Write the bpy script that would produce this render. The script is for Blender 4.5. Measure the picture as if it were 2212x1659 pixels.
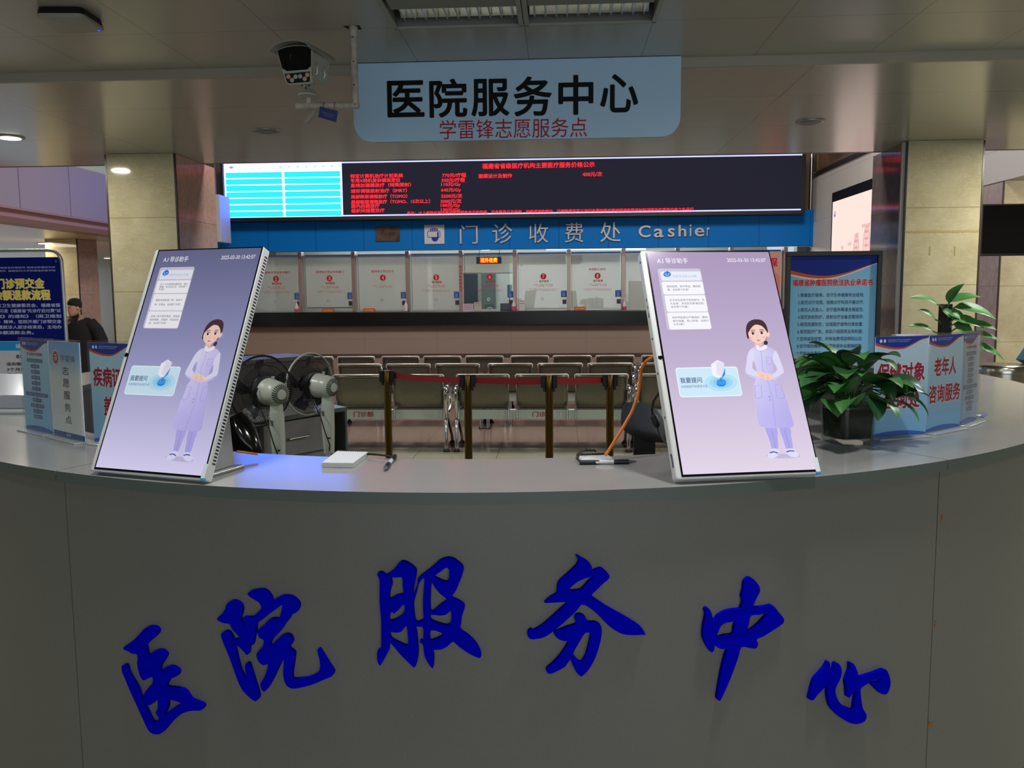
import bpy, bmesh, math, random
import numpy as np
from mathutils import Vector, Matrix

for _o in list(bpy.data.objects):
    bpy.data.objects.remove(_o)
SC = bpy.context.scene
COL = SC.collection
PI = math.pi

# ------------------------------------------------------------------ camera
IW, IH, FPX = 2212, 1659, 1822.0
CAM_Z = 1.55
_yaw, _pitch, _roll = math.radians(3.22), math.radians(6.05), 0.0082
_d = np.array([-math.sin(_yaw)*math.cos(_pitch), math.cos(_yaw)*math.cos(_pitch), -math.sin(_pitch)])
_r0 = np.array([math.cos(_yaw), math.sin(_yaw), 0.0])
_u0 = np.cross(_r0, _d)
CR = math.cos(_roll)*_r0 - math.sin(_roll)*_u0
CU = math.sin(_roll)*_r0 + math.cos(_roll)*_u0
CD = _d
CC = np.array([0.0, 0.0, CAM_Z])
cam_data = bpy.data.cameras.new('camera')
cam_data.sensor_fit = 'HORIZONTAL'
cam_data.sensor_width = 36.0
cam_data.lens = FPX / IW * 36.0
cam_data.clip_start = 0.05
cam_data.clip_end = 200
cam = bpy.data.objects.new('camera', cam_data)
COL.objects.link(cam)
_m = Matrix.Identity(4)
for _i in range(3):
    _m[_i][0], _m[_i][1], _m[_i][2], _m[_i][3] = CR[_i], CU[_i], -CD[_i], CC[_i]
cam.matrix_world = _m
SC.camera = cam

# ------------------------------------------------------------------ view, world, lights
SC.view_settings.view_transform = 'Standard'
SC.view_settings.look = 'None'
SC.view_settings.exposure = 0.0
SC.view_settings.gamma = 1.0
SC.view_settings.use_curve_mapping = False
SC.cycles.use_denoising = True
SC.cycles.max_bounces = 8
SC.cycles.transparent_max_bounces = 16
SC.cycles.caustics_reflective = False
SC.cycles.caustics_refractive = False
SC.cycles.sample_clamp_indirect = 4.0

world = bpy.data.worlds.new('world')
SC.world = world
world.use_nodes = True
world.node_tree.nodes['Background'].inputs['Color'].default_value = (0.75, 0.88, 1.0, 1)
world.node_tree.nodes['Background'].inputs['Strength'].default_value = 0.72

def area_light(name, loc, target, sx, sy, power, color):
    l = bpy.data.lights.new(name, 'AREA')
    l.shape = 'RECTANGLE'; l.size = sx; l.size_y = sy
    l.energy = power; l.color = color
    o = bpy.data.objects.new(name, l); COL.objects.link(o)
    o.location = loc
    o.rotation_euler = (Vector(target) - Vector(loc)).to_track_quat('-Z', 'Y').to_euler()
    return o

def spot_light(name, loc, target, power, color, angle=100, blend=0.6, radius=0.06):
    l = bpy.data.lights.new(name, 'SPOT')
    l.energy = power; l.color = color; l.spot_size = math.radians(angle); l.spot_blend = blend
    l.shadow_soft_size = radius
    o = bpy.data.objects.new(name, l); COL.objects.link(o)
    o.location = loc
    o.rotation_euler = (Vector(target) - Vector(loc)).to_track_quat('-Z', 'Y').to_euler()
    return o

def disk_light(name, loc, radius, power, color):
    l = bpy.data.lights.new(name, 'AREA'); l.shape = 'DISK'; l.size = radius*2; l.energy = power; l.color = color
    o = bpy.data.objects.new(name, l); COL.objects.link(o); o.location = loc
    return o

# daylight through the glazed entrance behind the camera
area_light('entrance_daylight', (1.5, -5.2, 1.7), (0.6, 3.0, 1.3), 7.0, 2.2, 105, (0.90, 0.96, 1.0))
# unseen area lights added to brighten the tall payment hall behind the desk
area_light('hall_fill_light', (-2.6, 8.6, 5.35), (-2.6, 10.6, 0), 1.2, 1.6, 240, (1.0, 0.94, 0.88))
area_light('hall_fill_light', (2.2, 8.6, 5.35), (2.2, 10.6, 0), 1.2, 1.6, 240, (1.0, 0.94, 0.88))
# area lights for the side corridors and the balcony front
area_light('corridor_area_light', (-7.7, 14.5, 2.36), (-7.7, 14.5, 0), 0.6, 7.0, 150, (1.0, 0.88, 0.68))
area_light('corridor_area_light', (-4.6, 9.6, 5.35), (-6.2, 10.2, 2.5), 1.2, 1.2, 8, (1.0, 0.86, 0.92))  # added high in the hall to brighten the balcony front
area_light('corridor_area_light', (6.2, 8.6, 2.68), (5.6, 9.4, 0), 0.6, 0.6, 60, (1.0, 0.92, 0.78))
# lamps inside the payment office
area_light('office_lamp_light', (-0.9, 16.4, 2.7), (-0.9, 14.4, 1.3), 8.0, 0.5, 170, (0.97, 0.98, 0.96))
area_light('office_lamp_light', (-0.9, 16.4, 2.85), (-0.9, 16.6, 0), 8.0, 0.4, 85, (0.97, 1.0, 0.97))
# lit recessed lamps left and right of the desk, then added fill spots
disk_light('recessed_and_fill_light', (-4.09, 6.24, 2.733), 0.07, 23, (1.0, 0.93, 0.76))
disk_light('recessed_and_fill_light', (3.95, 6.24, 2.733), 0.07, 54, (1.0, 0.93, 0.76))
spot_light('recessed_and_fill_light', (-4.3, 2.4, 2.785), (-4.2, 2.4, 0), 95, (1.0, 0.96, 0.86), 165, 0.8)
spot_light('recessed_and_fill_light', (4.3, 2.4, 2.785), (4.2, 2.4, 0), 115, (1.0, 0.96, 0.86), 165, 0.8)
spot_light('recessed_and_fill_light', (-3.0, 3.9, 2.785), (-2.6, 3.8, 0), 150, (0.98, 0.98, 0.96), 165, 0.8, 0.1)  # unseen spot added left of the ring to light the countertop
spot_light('recessed_and_fill_light', (-0.75, 1.72, 2.785), (-0.9, 1.95, 0), 95, (0.98, 0.98, 0.98), 165, 0.8, 0.1)  # added above the desk front, out of view, to brighten signs and top
spot_light('recessed_and_fill_light', (0.65, 1.74, 2.785), (0.85, 2.0, 0), 100, (0.98, 0.98, 0.98), 165, 0.8, 0.1)  # second added spot over the desk front, also unseen
spot_light('recessed_and_fill_light', (2.75, 3.9, 2.785), (2.3, 3.8, 0), 240, (0.98, 0.98, 0.96), 165, 0.8, 0.1)  # unseen fill added right of the ring for the countertop

# ------------------------------------------------------------------ pixel rays (used only to read real positions off the photo)
def ray(px, py): return CD + CR*((px - IW/2)/FPX) - CU*((py - IH/2)/FPX)
def onz(px, py, z):
    v = ray(px, py); return CC + v*((z - CAM_Z)/v[2])
def ony(px, py, y):
    v = ray(px, py); return CC + v*(y/v[1])
def onx(px, py, x):
    v = ray(px, py); return CC + v*(x/v[0])

# ------------------------------------------------------------------ materials
def lin(c):
    o = []
    for v in c[:3]:
        v = v/255.0
        o.append(v/12.92 if v <= 0.04045 else ((v + 0.055)/1.055)**2.4)
    return tuple(o)

MATS = {}
def mat(name, rgb=(128, 128, 128), rough=0.5, metal=0.0, spec=0.5, emit=None, estr=1.0, coat=0.0, trans=0.0, ior=1.5, noise=None, bump=None):
    if name in MATS: return MATS[name]
    m = bpy.data.materials.new(name); m.use_nodes = True
    nt = m.node_tree; b = nt.nodes['Principled BSDF']
    b.inputs['Base Color'].default_value = (*lin(rgb), 1)
    b.inputs['Roughness'].default_value = rough
    b.inputs['Metallic'].default_value = metal
    b.inputs['Specular IOR Level'].default_value = spec
    b.inputs['Coat Weight'].default_value = coat
    b.inputs['Coat Roughness'].default_value = 0.05
    b.inputs['Transmission Weight'].default_value = trans
    b.inputs['IOR'].default_value = ior
    if emit is not None:
        b.inputs['Emission Color'].default_value = (*emit, 1)
        b.inputs['Emission Strength'].default_value = estr
    if noise:   # (scale, other rgb, detail)
        tc = nt.nodes.new('ShaderNodeTexCoord'); n = nt.nodes.new('ShaderNodeTexNoise')
        n.inputs['Scale'].default_value = noise[0]; n.inputs['Detail'].default_value = noise[2]
        mx = nt.nodes.new('ShaderNodeMix'); mx.data_type = 'RGBA'
        rp = nt.nodes.new('ShaderNodeValToRGB')
        rp.color_ramp.elements[0].position = 0.35; rp.color_ramp.elements[1].position = 0.65
        nt.links.new(tc.outputs['Object'], n.inputs['Vector'])
        nt.links.new(n.outputs['Fac'], rp.inputs['Fac'])
        nt.links.new(rp.outputs['Color'], mx.inputs['Factor'])
        mx.inputs['A'].default_value = (*lin(rgb), 1); mx.inputs['B'].default_value = (*lin(noise[1]), 1)
        nt.links.new(mx.outputs['Result'], b.inputs['Base Color'])
        if bump:
            bp = nt.nodes.new('ShaderNodeBump'); bp.inputs['Strength'].default_value = bump; bp.inputs['Distance'].default_value = 0.01
            nt.links.new(n.outputs['Fac'], bp.inputs['Height']); nt.links.new(bp.outputs['Normal'], b.inputs['Normal'])
    MATS[name] = m
    return m

def glass_mat(name, tint=(235, 240, 238), rough=0.02, refl=1.0):
    if name in MATS: return MATS[name]
    m = bpy.data.materials.new(name); m.use_nodes = True
    nt = m.node_tree; nt.nodes.clear()
    out = nt.nodes.new('ShaderNodeOutputMaterial'); mix = nt.nodes.new('ShaderNodeMixShader')
    tr = nt.nodes.new('ShaderNodeBsdfTransparent'); gl = nt.nodes.new('ShaderNodeBsdfGlossy')
    lw = nt.nodes.new('ShaderNodeLayerWeight'); lw.inputs['Blend'].default_value = 0.5
    pw = nt.nodes.new('ShaderNodeMath'); pw.operation = 'POWER'; pw.inputs[1].default_value = 5.0
    mu = nt.nodes.new('ShaderNodeMath'); mu.operation = 'MULTIPLY_ADD'; mu.inputs[1].default_value = 0.9*refl; mu.inputs[2].default_value = 0.04*refl
    tr.inputs['Color'].default_value = (*lin(tint), 1)
    gl.inputs['Roughness'].default_value = rough
    nt.links.new(lw.outputs['Facing'], pw.inputs[0]); nt.links.new(pw.outputs[0], mu.inputs[0]); nt.links.new(mu.outputs[0], mix.inputs['Fac'])
    nt.links.new(tr.outputs[0], mix.inputs[1]); nt.links.new(gl.outputs[0], mix.inputs[2])
    nt.links.new(mix.outputs[0], out.inputs['Surface'])
    MATS[name] = m
    return m

def cloth_mat(name, rgb):
    if name in MATS: return MATS[name]
    m = bpy.data.materials.new(name); m.use_nodes = True
    nt = m.node_tree; b = nt.nodes['Principled BSDF']; out = nt.nodes['Material Output']
    b.inputs['Base Color'].default_value = (*lin(rgb), 1); b.inputs['Roughness'].default_value = 0.85
    tl = nt.nodes.new('ShaderNodeBsdfTranslucent'); tl.inputs['Color'].default_value = (*lin(rgb), 1)
    mx = nt.nodes.new('ShaderNodeMixShader'); mx.inputs['Fac'].default_value = 0.55
    nt.links.new(b.outputs[0], mx.inputs[1]); nt.links.new(tl.outputs[0], mx.inputs[2]); nt.links.new(mx.outputs[0], out.inputs['Surface'])
    MATS[name] = m
    return m

def attr_mat(name, emissive, strength=1.0, rough=0.5, spec=0.4):
    """a print or a lit display: its picture is a colour per polygon"""
    if name in MATS: return MATS[name]
    m = bpy.data.materials.new(name); m.use_nodes = True
    nt = m.node_tree; b = nt.nodes['Principled BSDF']
    a = nt.nodes.new('ShaderNodeAttribute'); a.attribute_name = 'picture'
    b.inputs['Roughness'].default_value = rough
    b.inputs['Specular IOR Level'].default_value = spec
    if emissive:
        b.inputs['Base Color'].default_value = (0.006, 0.006, 0.007, 1)
        nt.links.new(a.outputs['Color'], b.inputs['Emission Color'])
        b.inputs['Emission Strength'].default_value = strength
    else:
        nt.links.new(a.outputs['Color'], b.inputs['Base Color'])
    MATS[name] = m
    return m

def tile_mat(name, rgb, line_rgb, px, py, ax=(0, 1), off=(0, 0), width=0.005, rough=0.3, spec=0.5, metal=0.0, vein=None, blotch=None):
    """flat cladding with thin joints on a px by py grid of object axes ax"""
    if name in MATS: return MATS[name]
    m = bpy.data.materials.new(name); m.use_nodes = True
    nt = m.node_tree; b = nt.nodes['Principled BSDF']
    tc = nt.nodes.new('ShaderNodeTexCoord'); sp = nt.nodes.new('ShaderNodeSeparateXYZ')
    nt.links.new(tc.outputs['Object'], sp.inputs[0])
    def math_(op, a, v):
        n = nt.nodes.new('ShaderNodeMath'); n.operation = op
        nt.links.new(a, n.inputs[0])
        if isinstance(v, (int, float)): n.inputs[1].default_value = v
        else: nt.links.new(v, n.inputs[1])
        return n.outputs[0]
    fac = None
    for k in range(2):
        p = (px, py)[k]
        if not p: continue
        s = sp.outputs[ax[k]]
        s = math_('ADD', s, 1000*p - off[k] + width/2)
        s = math_('MODULO', s, p)
        s = math_('LESS_THAN', s, width)
        fac = s if fac is None else math_('MAXIMUM', fac, s)
    base = nt.nodes.new('ShaderNodeMix'); base.data_type = 'RGBA'
    base.inputs['A'].default_value = (*lin(rgb), 1); base.inputs['B'].default_value = (*lin(rgb), 1)
    base.inputs['Factor'].default_value = 0.0
    if blotch:   # (rgb, scale)
        n = nt.nodes.new('ShaderNodeTexNoise'); n.inputs['Scale'].default_value = blotch[1]; n.inputs['Detail'].default_value = 9; n.inputs['Roughness'].default_value = 0.65
        nt.links.new(tc.outputs['Object'], n.inputs['Vector'])
        r = nt.nodes.new('ShaderNodeValToRGB'); r.color_ramp.elements[0].position = 0.38; r.color_ramp.elements[1].position = 0.64
        nt.links.new(n.outputs['Fac'], r.inputs['Fac']); nt.links.new(r.outputs['Color'], base.inputs['Factor'])
        base.inputs['B'].default_value = (*lin(blotch[0]), 1)
    cur = base.outputs['Result']
    if vein:     # (rgb, scale)
        w = nt.nodes.new('ShaderNodeTexNoise'); w.inputs['Scale'].default_value = vein[1]; w.inputs['Detail'].default_value = 3; w.inputs['Distortion'].default_value = 1.6
        mp = nt.nodes.new('ShaderNodeMapping'); mp.inputs['Scale'].default_value = vein[2] if len(vein) > 2 else (1, 1, 2.2)
        nt.links.new(tc.outputs['Object'], mp.inputs['Vector']); nt.links.new(mp.outputs[0], w.inputs['Vector'])
        r = nt.nodes.new('ShaderNodeValToRGB')
        e = r.color_ramp.elements; e[0].position = 0.49; e[0].color = (0, 0, 0, 1); e[1].position = 0.535; e[1].color = (0, 0, 0, 1)
        k = r.color_ramp.elements.new(0.512); k.color = (0.26, 0.26, 0.26, 1)
        nt.links.new(w.outputs['Fac'], r.inputs['Fac'])
        mv = nt.nodes.new('ShaderNodeMix'); mv.data_type = 'RGBA'
        nt.links.new(r.outputs['Color'], mv.inputs['Factor']); nt.links.new(cur, mv.inputs['A']); mv.inputs['B'].default_value = (*lin(vein[0]), 1)
        cur = mv.outputs['Result']
    mx = nt.nodes.new('ShaderNodeMix'); mx.data_type = 'RGBA'
    nt.links.new(cur, mx.inputs['A']); mx.inputs['B'].default_value = (*lin(line_rgb), 1)
    if fac is not None: nt.links.new(fac, mx.inputs['Factor'])
    else: mx.inputs['Factor'].default_value = 0
    nt.links.new(mx.outputs['Result'], b.inputs['Base Color'])
    b.inputs['Roughness'].default_value = rough; b.inputs['Specular IOR Level'].default_value = spec; b.inputs['Metallic'].default_value = metal
    MATS[name] = m
    return m

# ------------------------------------------------------------------ scene objects
PMAT = {}      # world matrix of every parent
def tag(o, label=None, cat=None, group=None, kind=None):
    if label: o['label'] = label
    if cat: o['category'] = cat
    if group: o['group'] = group
    if kind: o['kind'] = kind
    return o

def thing(name, label, cat, loc=(0, 0, 0), rz=0.0, group=None):
    o = bpy.data.objects.new(name, None); COL.objects.link(o)
    o.empty_display_size = 0.1
    o.location = loc; o.rotation_euler = (0, 0, rz)
    PMAT[o.name] = Matrix.Translation(Vector(loc)) @ Matrix.Rotation(rz, 4, 'Z')
    return tag(o, label, cat, group)

def copy_tree(o, parent=None):
    c = o.copy(); COL.objects.link(c)
    if parent is not None: c.parent = parent
    for ch in [x for x in bpy.data.objects if x.parent == o]:
        copy_tree(ch, c)
    return c

def dup(root, loc, rz=None, label=None, group=None):
    r = copy_tree(root)
    r.location = loc
    if rz is not None: r.rotation_euler = (0, 0, rz)
    if label: r['label'] = label
    if group: r['group'] = group
    return r

def frame(o, ux, uy, uz=None):
    """4x4 from origin and axes"""
    ux = Vector(ux).normalized(); uy = Vector(uy)
    if uz is None:
        uy = (uy - ux*uy.dot(ux)).normalized(); uz = ux.cross(uy)
    else:
        uz = Vector(uz)
    M = Matrix.Identity(4)
    for i in range(3):
        M[i][0], M[i][1], M[i][2], M[i][3] = ux[i], uy[i], uz[i], o[i]
    return M

class MB:
    """collects shapes given in world space (or in the frame T) into one mesh"""
    def __init__(s, T=None):
        s.v = []; s.f = []; s.m = []; s.T = T; s.mi = 0
    def pts(s, P):
        n = len(s.v)
        for p in P:
            p = Vector(p)
            s.v.append(s.T @ p if s.T is not None else p)
        return n
    def face(s, idx): s.f.append(tuple(idx)); s.m.append(s.mi)
    def hexa(s, P):
        n = s.pts(P)
        for q in ((0, 3, 2, 1), (4, 5, 6, 7), (0, 1, 5, 4), (1, 2, 6, 5), (2, 3, 7, 6), (3, 0, 4, 7)): s.face([n + i for i in q])
        return s
    def box(s, x0, x1, y0, y1, z0, z1):
        return s.hexa([(x0, y0, z0), (x1, y0, z0), (x1, y1, z0), (x0, y1, z0), (x0, y0, z1), (x1, y0, z1), (x1, y1, z1), (x0, y1, z1)])
    def prism(s, poly, z0, z1):
        """poly in local xy, extruded along local z"""
        k = len(poly); n = s.pts([(p[0], p[1], z0) for p in poly] + [(p[0], p[1], z1) for p in poly])
        s.face(list(range(n + k - 1, n - 1, -1))); s.face(list(range(n + k, n + 2*k)))
        for i in range(k):
            j = (i + 1) % k; s.face((n + i, n + j, n + k + j, n + k + i))
        return s
    def poly(s, P):
        n = s.pts(P); s.face(range(n, n + len(P))); return s
    def grid(s, rows, close_u=False):
        k = len(rows[0]); n = s.pts([p for r in rows for p in r])
        for i in range(len(rows) - 1):
            for j in range(k if close_u else k - 1):
                a = n + i*k + j; b = n + i*k + (j + 1) % k
                s.face((a, b, b + k, a + k))
        return n
    def loft(s, rings, caps=True):
        k = len(rings[0]); n = s.grid(rings, True)
        if caps:
            s.face(list(range(n + k - 1, n - 1, -1))); s.face(list(range(n + (len(rings) - 1)*k, n + len(rings)*k)))
        return s
    def lathe(s, prof, c=(0, 0, 0), n=28, ax='z', caps=True):
        rings = []
        for r, h in prof:
            ring = []
            for i in range(n):
                a = 2*PI*i/n
                x, y = r*math.cos(a), r*math.sin(a)
                p = {'z': (x, y, h), 'y': (x, h, -y), 'x': (h, x, y)}[ax]
                ring.append((c[0] + p[0], c[1] + p[1], c[2] + p[2]))
            rings.append(ring)
        return s.loft(rings, caps)
    def tube(s, P, r, n=8, caps=True):
        P = [Vector(p) for p in P]; rings = []
        up = None
        for i, p in enumerate(P):
            t = (P[min(i + 1, len(P) - 1)] - P[max(i - 1, 0)]).normalized()
            if up is None:
                up = Vector((0, 0, 1)) if abs(t.z) < 0.9 else Vector((1, 0, 0))
            a = (up - t*up.dot(t)).normalized(); b = t.cross(a); up = a
            rr = r[i] if isinstance(r, (list, tuple)) else r
            rings.append([p + a*(rr*math.cos(2*PI*k/n)) + b*(rr*math.sin(2*PI*k/n)) for k in range(n)])
        return s.loft(rings, caps)
    def ring(s, c, R, r, ux, uy, n=48, k=6, ry=None):
        c = Vector(c); ux = Vector(ux); uy = Vector(uy); P = []
        rows = []
        w = ux.cross(uy).normalized()
        for i in range(n + 1):
            a = 2*PI*i/n; d = ux*math.cos(a) + uy*math.sin(a)
            rows.append([c + d*(R + r*math.cos(2*PI*j/k)) + w*((ry or r)*math.sin(2*PI*j/k)) for j in range(k)])
        s.grid(rows, True); return s
    def ball(s, c, rx, ry=None, rz=None, nu=20, nv=12):
        ry = ry or rx; rz = rz or rx
        rings = []
        for i in range(nv + 1):
            a = -PI/2 + PI*i/nv; ca = max(math.cos(a), 1e-4)
            rings.append([(c[0] + rx*ca*math.cos(2*PI*j/nu), c[1] + ry*ca*math.sin(2*PI*j/nu), c[2] + rz*math.sin(a)) for j in range(nu)])
        return s.loft(rings, True)
    def mesh(s, V, F):
        n = s.pts(V)
        for f in F: s.face([n + i for i in f])
        return s
    def build(s, name, mats, parent=None, smooth=None, bevel=0.0, seg=2, label=None):
        me = bpy.data.meshes.new(name)
        if parent is not None:
            inv = PMAT[parent.name].inverted(); V = [tuple(inv @ p) for p in s.v]
        else:
            V = [tuple(p) for p in s.v]
        me.from_pydata(V, [], s.f)
        if not isinstance(mats, (list, tuple)): mats = [mats]
        for m in mats: me.materials.append(m)
        me.polygons.foreach_set('material_index', s.m)
        if smooth is not None:
            me.polygons.foreach_set('use_smooth', [True]*len(me.polygons))
            me.set_sharp_from_angle(angle=math.radians(smooth))
        me.update()
        bm = bmesh.new(); bm.from_mesh(me); bmesh.ops.recalc_face_normals(bm, faces=bm.faces); bm.to_mesh(me); bm.free()
        o = bpy.data.objects.new(name, me); COL.objects.link(o)
        if parent is not None:
            o.parent = parent; PMAT[o.name] = PMAT[parent.name]
        else:
            PMAT[o.name] = Matrix.Identity(4)
        if bevel:
            b = o.modifiers.new('bevel', 'BEVEL'); b.width = bevel; b.segments = seg; b.limit_method = 'ANGLE'
        if label: o['label'] = label
        return o

def center_origin(o):
    """move the origin of a one-mesh thing to the middle of its base"""
    me = o.data; P = np.array([v.co[:] for v in me.vertices])
    c = (P.min(0) + P.max(0))/2; c[2] = P.min(0)[2]
    me.transform(Matrix.Translation(-Vector(c))); o.location = Vector(c); PMAT[o.name] = Matrix.Translation(Vector(c))
    return o

def struct(name, mb, m, label=None, cat=None, **k):
    o = mb.build(name, m, **k); o['kind'] = 'structure'
    if label: o['label'] = label
    if cat: o['category'] = cat
    return o

# ------------------------------------------------------------------ lettering and flat graphics
_TXT = {}
def text2d(s, bold=0.0, res=2):
    key = (s, bold, res)
    if key in _TXT: return _TXT[key]
    c = bpy.data.curves.new('lettering', 'FONT'); c.body = s; c.size = 1.0; c.fill_mode = 'FRONT'; c.resolution_u = res; c.offset = bold
    o = bpy.data.objects.new('lettering', c); COL.objects.link(o)
    me = bpy.data.meshes.new_from_object(o.evaluated_get(bpy.context.evaluated_depsgraph_get()))
    V = np.array([v.co[:2] for v in me.vertices]) if len(me.vertices) else np.zeros((0, 2))
    F = [tuple(p.vertices) for p in me.polygons]
    bpy.data.objects.remove(o); bpy.data.curves.remove(c); bpy.data.meshes.remove(me)
    _TXT[key] = (V, F)
    return V, F

def outline2d(polys, extrude, smooth=0):
    """closed outlines (holes by even-odd) -> solid mesh"""
    c = bpy.data.curves.new('outline', 'CURVE'); c.dimensions = '2D'; c.fill_mode = 'BOTH'; c.extrude = extrude
    for P in polys:
        P = np.array(P, float)
        for _ in range(smooth):   # Catmull-Rom midpoints
            n = len(P); Q = []
            for i in range(n):
                a, b, d, e = P[i-1], P[i], P[(i+1) % n], P[(i+2) % n]
                Q.append(b); Q.append((-a + 9*b + 9*d - e)/16)
            P = np.array(Q)
        sp = c.splines.new('POLY'); sp.points.add(len(P) - 1)
        for q, p in zip(sp.points, P): q.co = (p[0], p[1], 0, 1)
        sp.use_cyclic_u = True
    o = bpy.data.objects.new('outline', c); COL.objects.link(o)
    me = bpy.data.meshes.new_from_object(o.evaluated_get(bpy.context.evaluated_depsgraph_get()))
    V = [v.co.copy() for v in me.vertices]; F = [tuple(p.vertices) for p in me.polygons]
    bpy.data.objects.remove(o); bpy.data.curves.remove(c); bpy.data.meshes.remove(me)
    return V, F

def homography(src, dst):
    A = []
    for (x, y), (u, v) in zip(src, dst):
        A.append([x, y, 1, 0, 0, 0, -u*x, -u*y, -u]); A.append([0, 0, 0, x, y, 1, -v*x, -v*y, -v])
    return np.linalg.svd(np.array(A))[2][-1].reshape(3, 3)

class Canvas:
    """flat picture of size w x h metres on the frame T (x right, y up, z out); quad: photo pixels of TL, TR, BR, BL"""
    def __init__(s, T, w, h, quad=None, off=(0, 0), scale=1.0):
        s.T = T; s.w = w; s.h = h; s.V = []; s.F = []; s.C = []; s.layer = 0.0; s.step = 0.00006
        if quad:
            s.H = homography([((x - off[0])*scale, (y - off[1])*scale) for x, y in quad], [(0, h), (w, h), (w, 0), (0, 0)])
    def uv(s, x, y):
        q = s.H @ np.array([x, y, 1.0]); return q[0]/q[2], q[1]/q[2]
    def add(s, P, F, color):
        n = len(s.V)
        for x, y in P:
            s.V.append(tuple(s.T @ Vector((x, y, s.layer))))
            s.C.append(lin(color((x, y))) if callable(color) else lin(color))
        for f in F: s.F.append(tuple(n + i for i in f))
        s.layer += s.step
    def poly(s, P, color): s.add(P, [range(len(P))], color)
    def polypx(s, P, color, smooth=0):
        P = np.array(P, float)
        for _ in range(smooth):
            n = len(P); Q = []
            for i in range(n):
                a, b, d, e = P[i-1], P[i], P[(i+1) % n], P[(i+2) % n]
                Q.append(b); Q.append((-a + 9*b + 9*d - e)/16)
            P = np.array(Q)
        V2 = [s.uv(*p) for p in P]
        V, F = fill2d(V2); s.add(V, F, color)
    def rect(s, x0, y0, x1, y1, color): s.poly([(x0, y0), (x1, y0), (x1, y1), (x0, y1)], color)
    def shade(s, x0, y0, x1, y1, color, nx=1, ny=12):
        P = [(x0 + (x1 - x0)*i/nx, y0 + (y1 - y0)*j/ny) for j in range(ny + 1) for i in range(nx + 1)]
        F = [(j*(nx+1)+i, j*(nx+1)+i+1, (j+1)*(nx+1)+i+1, (j+1)*(nx+1)+i) for j in range(ny) for i in range(nx)]
        s.add(P, F, color)
    def rrect(s, x0, y0, x1, y1, r, color):
        P = []
        for cx, cy, a0 in ((x1 - r, y1 - r, 0), (x0 + r, y1 - r, 90), (x0 + r, y0 + r, 180), (x1 - r, y0 + r, 270)):
            for k in range(6):
                a = math.radians(a0 + 18*k); P.append((cx + r*math.cos(a), cy + r*math.sin(a)))
        s.poly(P, color)
    def rectpx(s, ax, ay, bx, by, color, r=0):
        x0, y1 = s.uv(ax, ay); x1, y0 = s.uv(bx, by)
        if r: s.rrect(x0, y0, x1, y1, r, color)
        else: s.rect(x0, y0, x1, y1, color)
    def ell(s, cx, cy, rx, ry, color, n=24): s.poly([(cx + rx*math.cos(2*PI*k/n), cy + ry*math.sin(2*PI*k/n)) for k in range(n)], color)
    def ellpx(s, cx, cy, rx, ry, color, n=24):
        s.poly([s.uv(cx + rx*math.cos(2*PI*k/n), cy - ry*math.sin(2*PI*k/n)) for k in range(n)], color)
    def linepx(s, P, w, color):
        Q = [np.array(s.uv(*p)) for p in P]
        L = []; Rr = []
        for i, q in enumerate(Q):
            t = Q[min(i+1, len(Q)-1)] - Q[max(i-1, 0)]; t = t/(np.hypot(*t) + 1e-12); nn = np.array([-t[1], t[0]])*w/2
            L.append(q + nn); Rr.append(q - nn)
        k = len(Q)
        s.add(L + Rr, [(i, i+1, k+i+1, k+i) for i in range(k-1)], color)
    def text(s, t, x0, x1, yc, h, color, bold=0.0, rot=0.0, res=2, halo=None):
        """text box from x0 to x1 (x1 None: natural width), centred on yc, h tall"""
        V, F = text2d(t, 0.0, res)
        if len(V) == 0: return
        a, b = V.min(0), V.max(0)
        sy = h/(b[1] - a[1]); sx = (x1 - x0)/(b[0] - a[0]) if x1 is not None else sy
        def stroke(d, n, col):
            L = s.layer
            for k in range(n):
                if n == 1: ox = oy = 0.0
                else: ox, oy = d*math.cos(2*PI*(k + 0.5)/n), d*math.sin(2*PI*(k + 0.5)/n)
                s.layer = L + k*s.step*0.2
                s.add([(x0 + (p[0] - a[0] + ox)*sx, yc + (p[1] - (a[1] + b[1])/2 + oy)*sy) for p in V], F, col)
        if halo: stroke(bold + halo[0], 12, halo[1])
        stroke(bold, 12 if bold >= 0.02 else (4 if bold > 0.0 else 1), color)
    def textpx(s, t, xa, xb, yc, hp, color, bold=0.0, res=2, ycb=None, halo=None):
        """the same from photo pixels: left end (xa,yc), right end (xb,ycb)"""
        ycb = yc if ycb is None else ycb
        A = np.array(s.uv(xa, yc)); B = np.array(s.uv(xb, ycb))
        Hh = abs(s.uv((xa + xb)/2, (yc + ycb)/2 - hp/2)[1] - s.uv((xa + xb)/2, (yc + ycb)/2 + hp/2)[1])
        s.text(t, A[0], B[0], (A[1] + B[1])/2, Hh, color, bold, res=res, halo=halo)
    def build(s, name, m, parent=None):
        me = bpy.data.meshes.new(name)
        if parent is not None:
            inv = PMAT[parent.name].inverted(); V = [tuple(inv @ Vector(p)) for p in s.V]
        else: V = s.V
        me.from_pydata(V, [], s.F)
        at = me.color_attributes.new('picture', 'FLOAT_COLOR', 'POINT')
        at.data.foreach_set('color', [x for c in s.C for x in (c[0], c[1], c[2], 1.0)])
        me.materials.append(m); me.update()
        o = bpy.data.objects.new(name, me); COL.objects.link(o)
        if parent is not None: o.parent = parent; PMAT[o.name] = PMAT[parent.name]
        return o

def fill2d(P):
    """triangulate a simple polygon"""
    from mathutils.geometry import tessellate_polygon
    T = tessellate_polygon([[Vector((p[0], p[1], 0)) for p in P]])
    return P, [tuple(t) for t in T]

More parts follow.
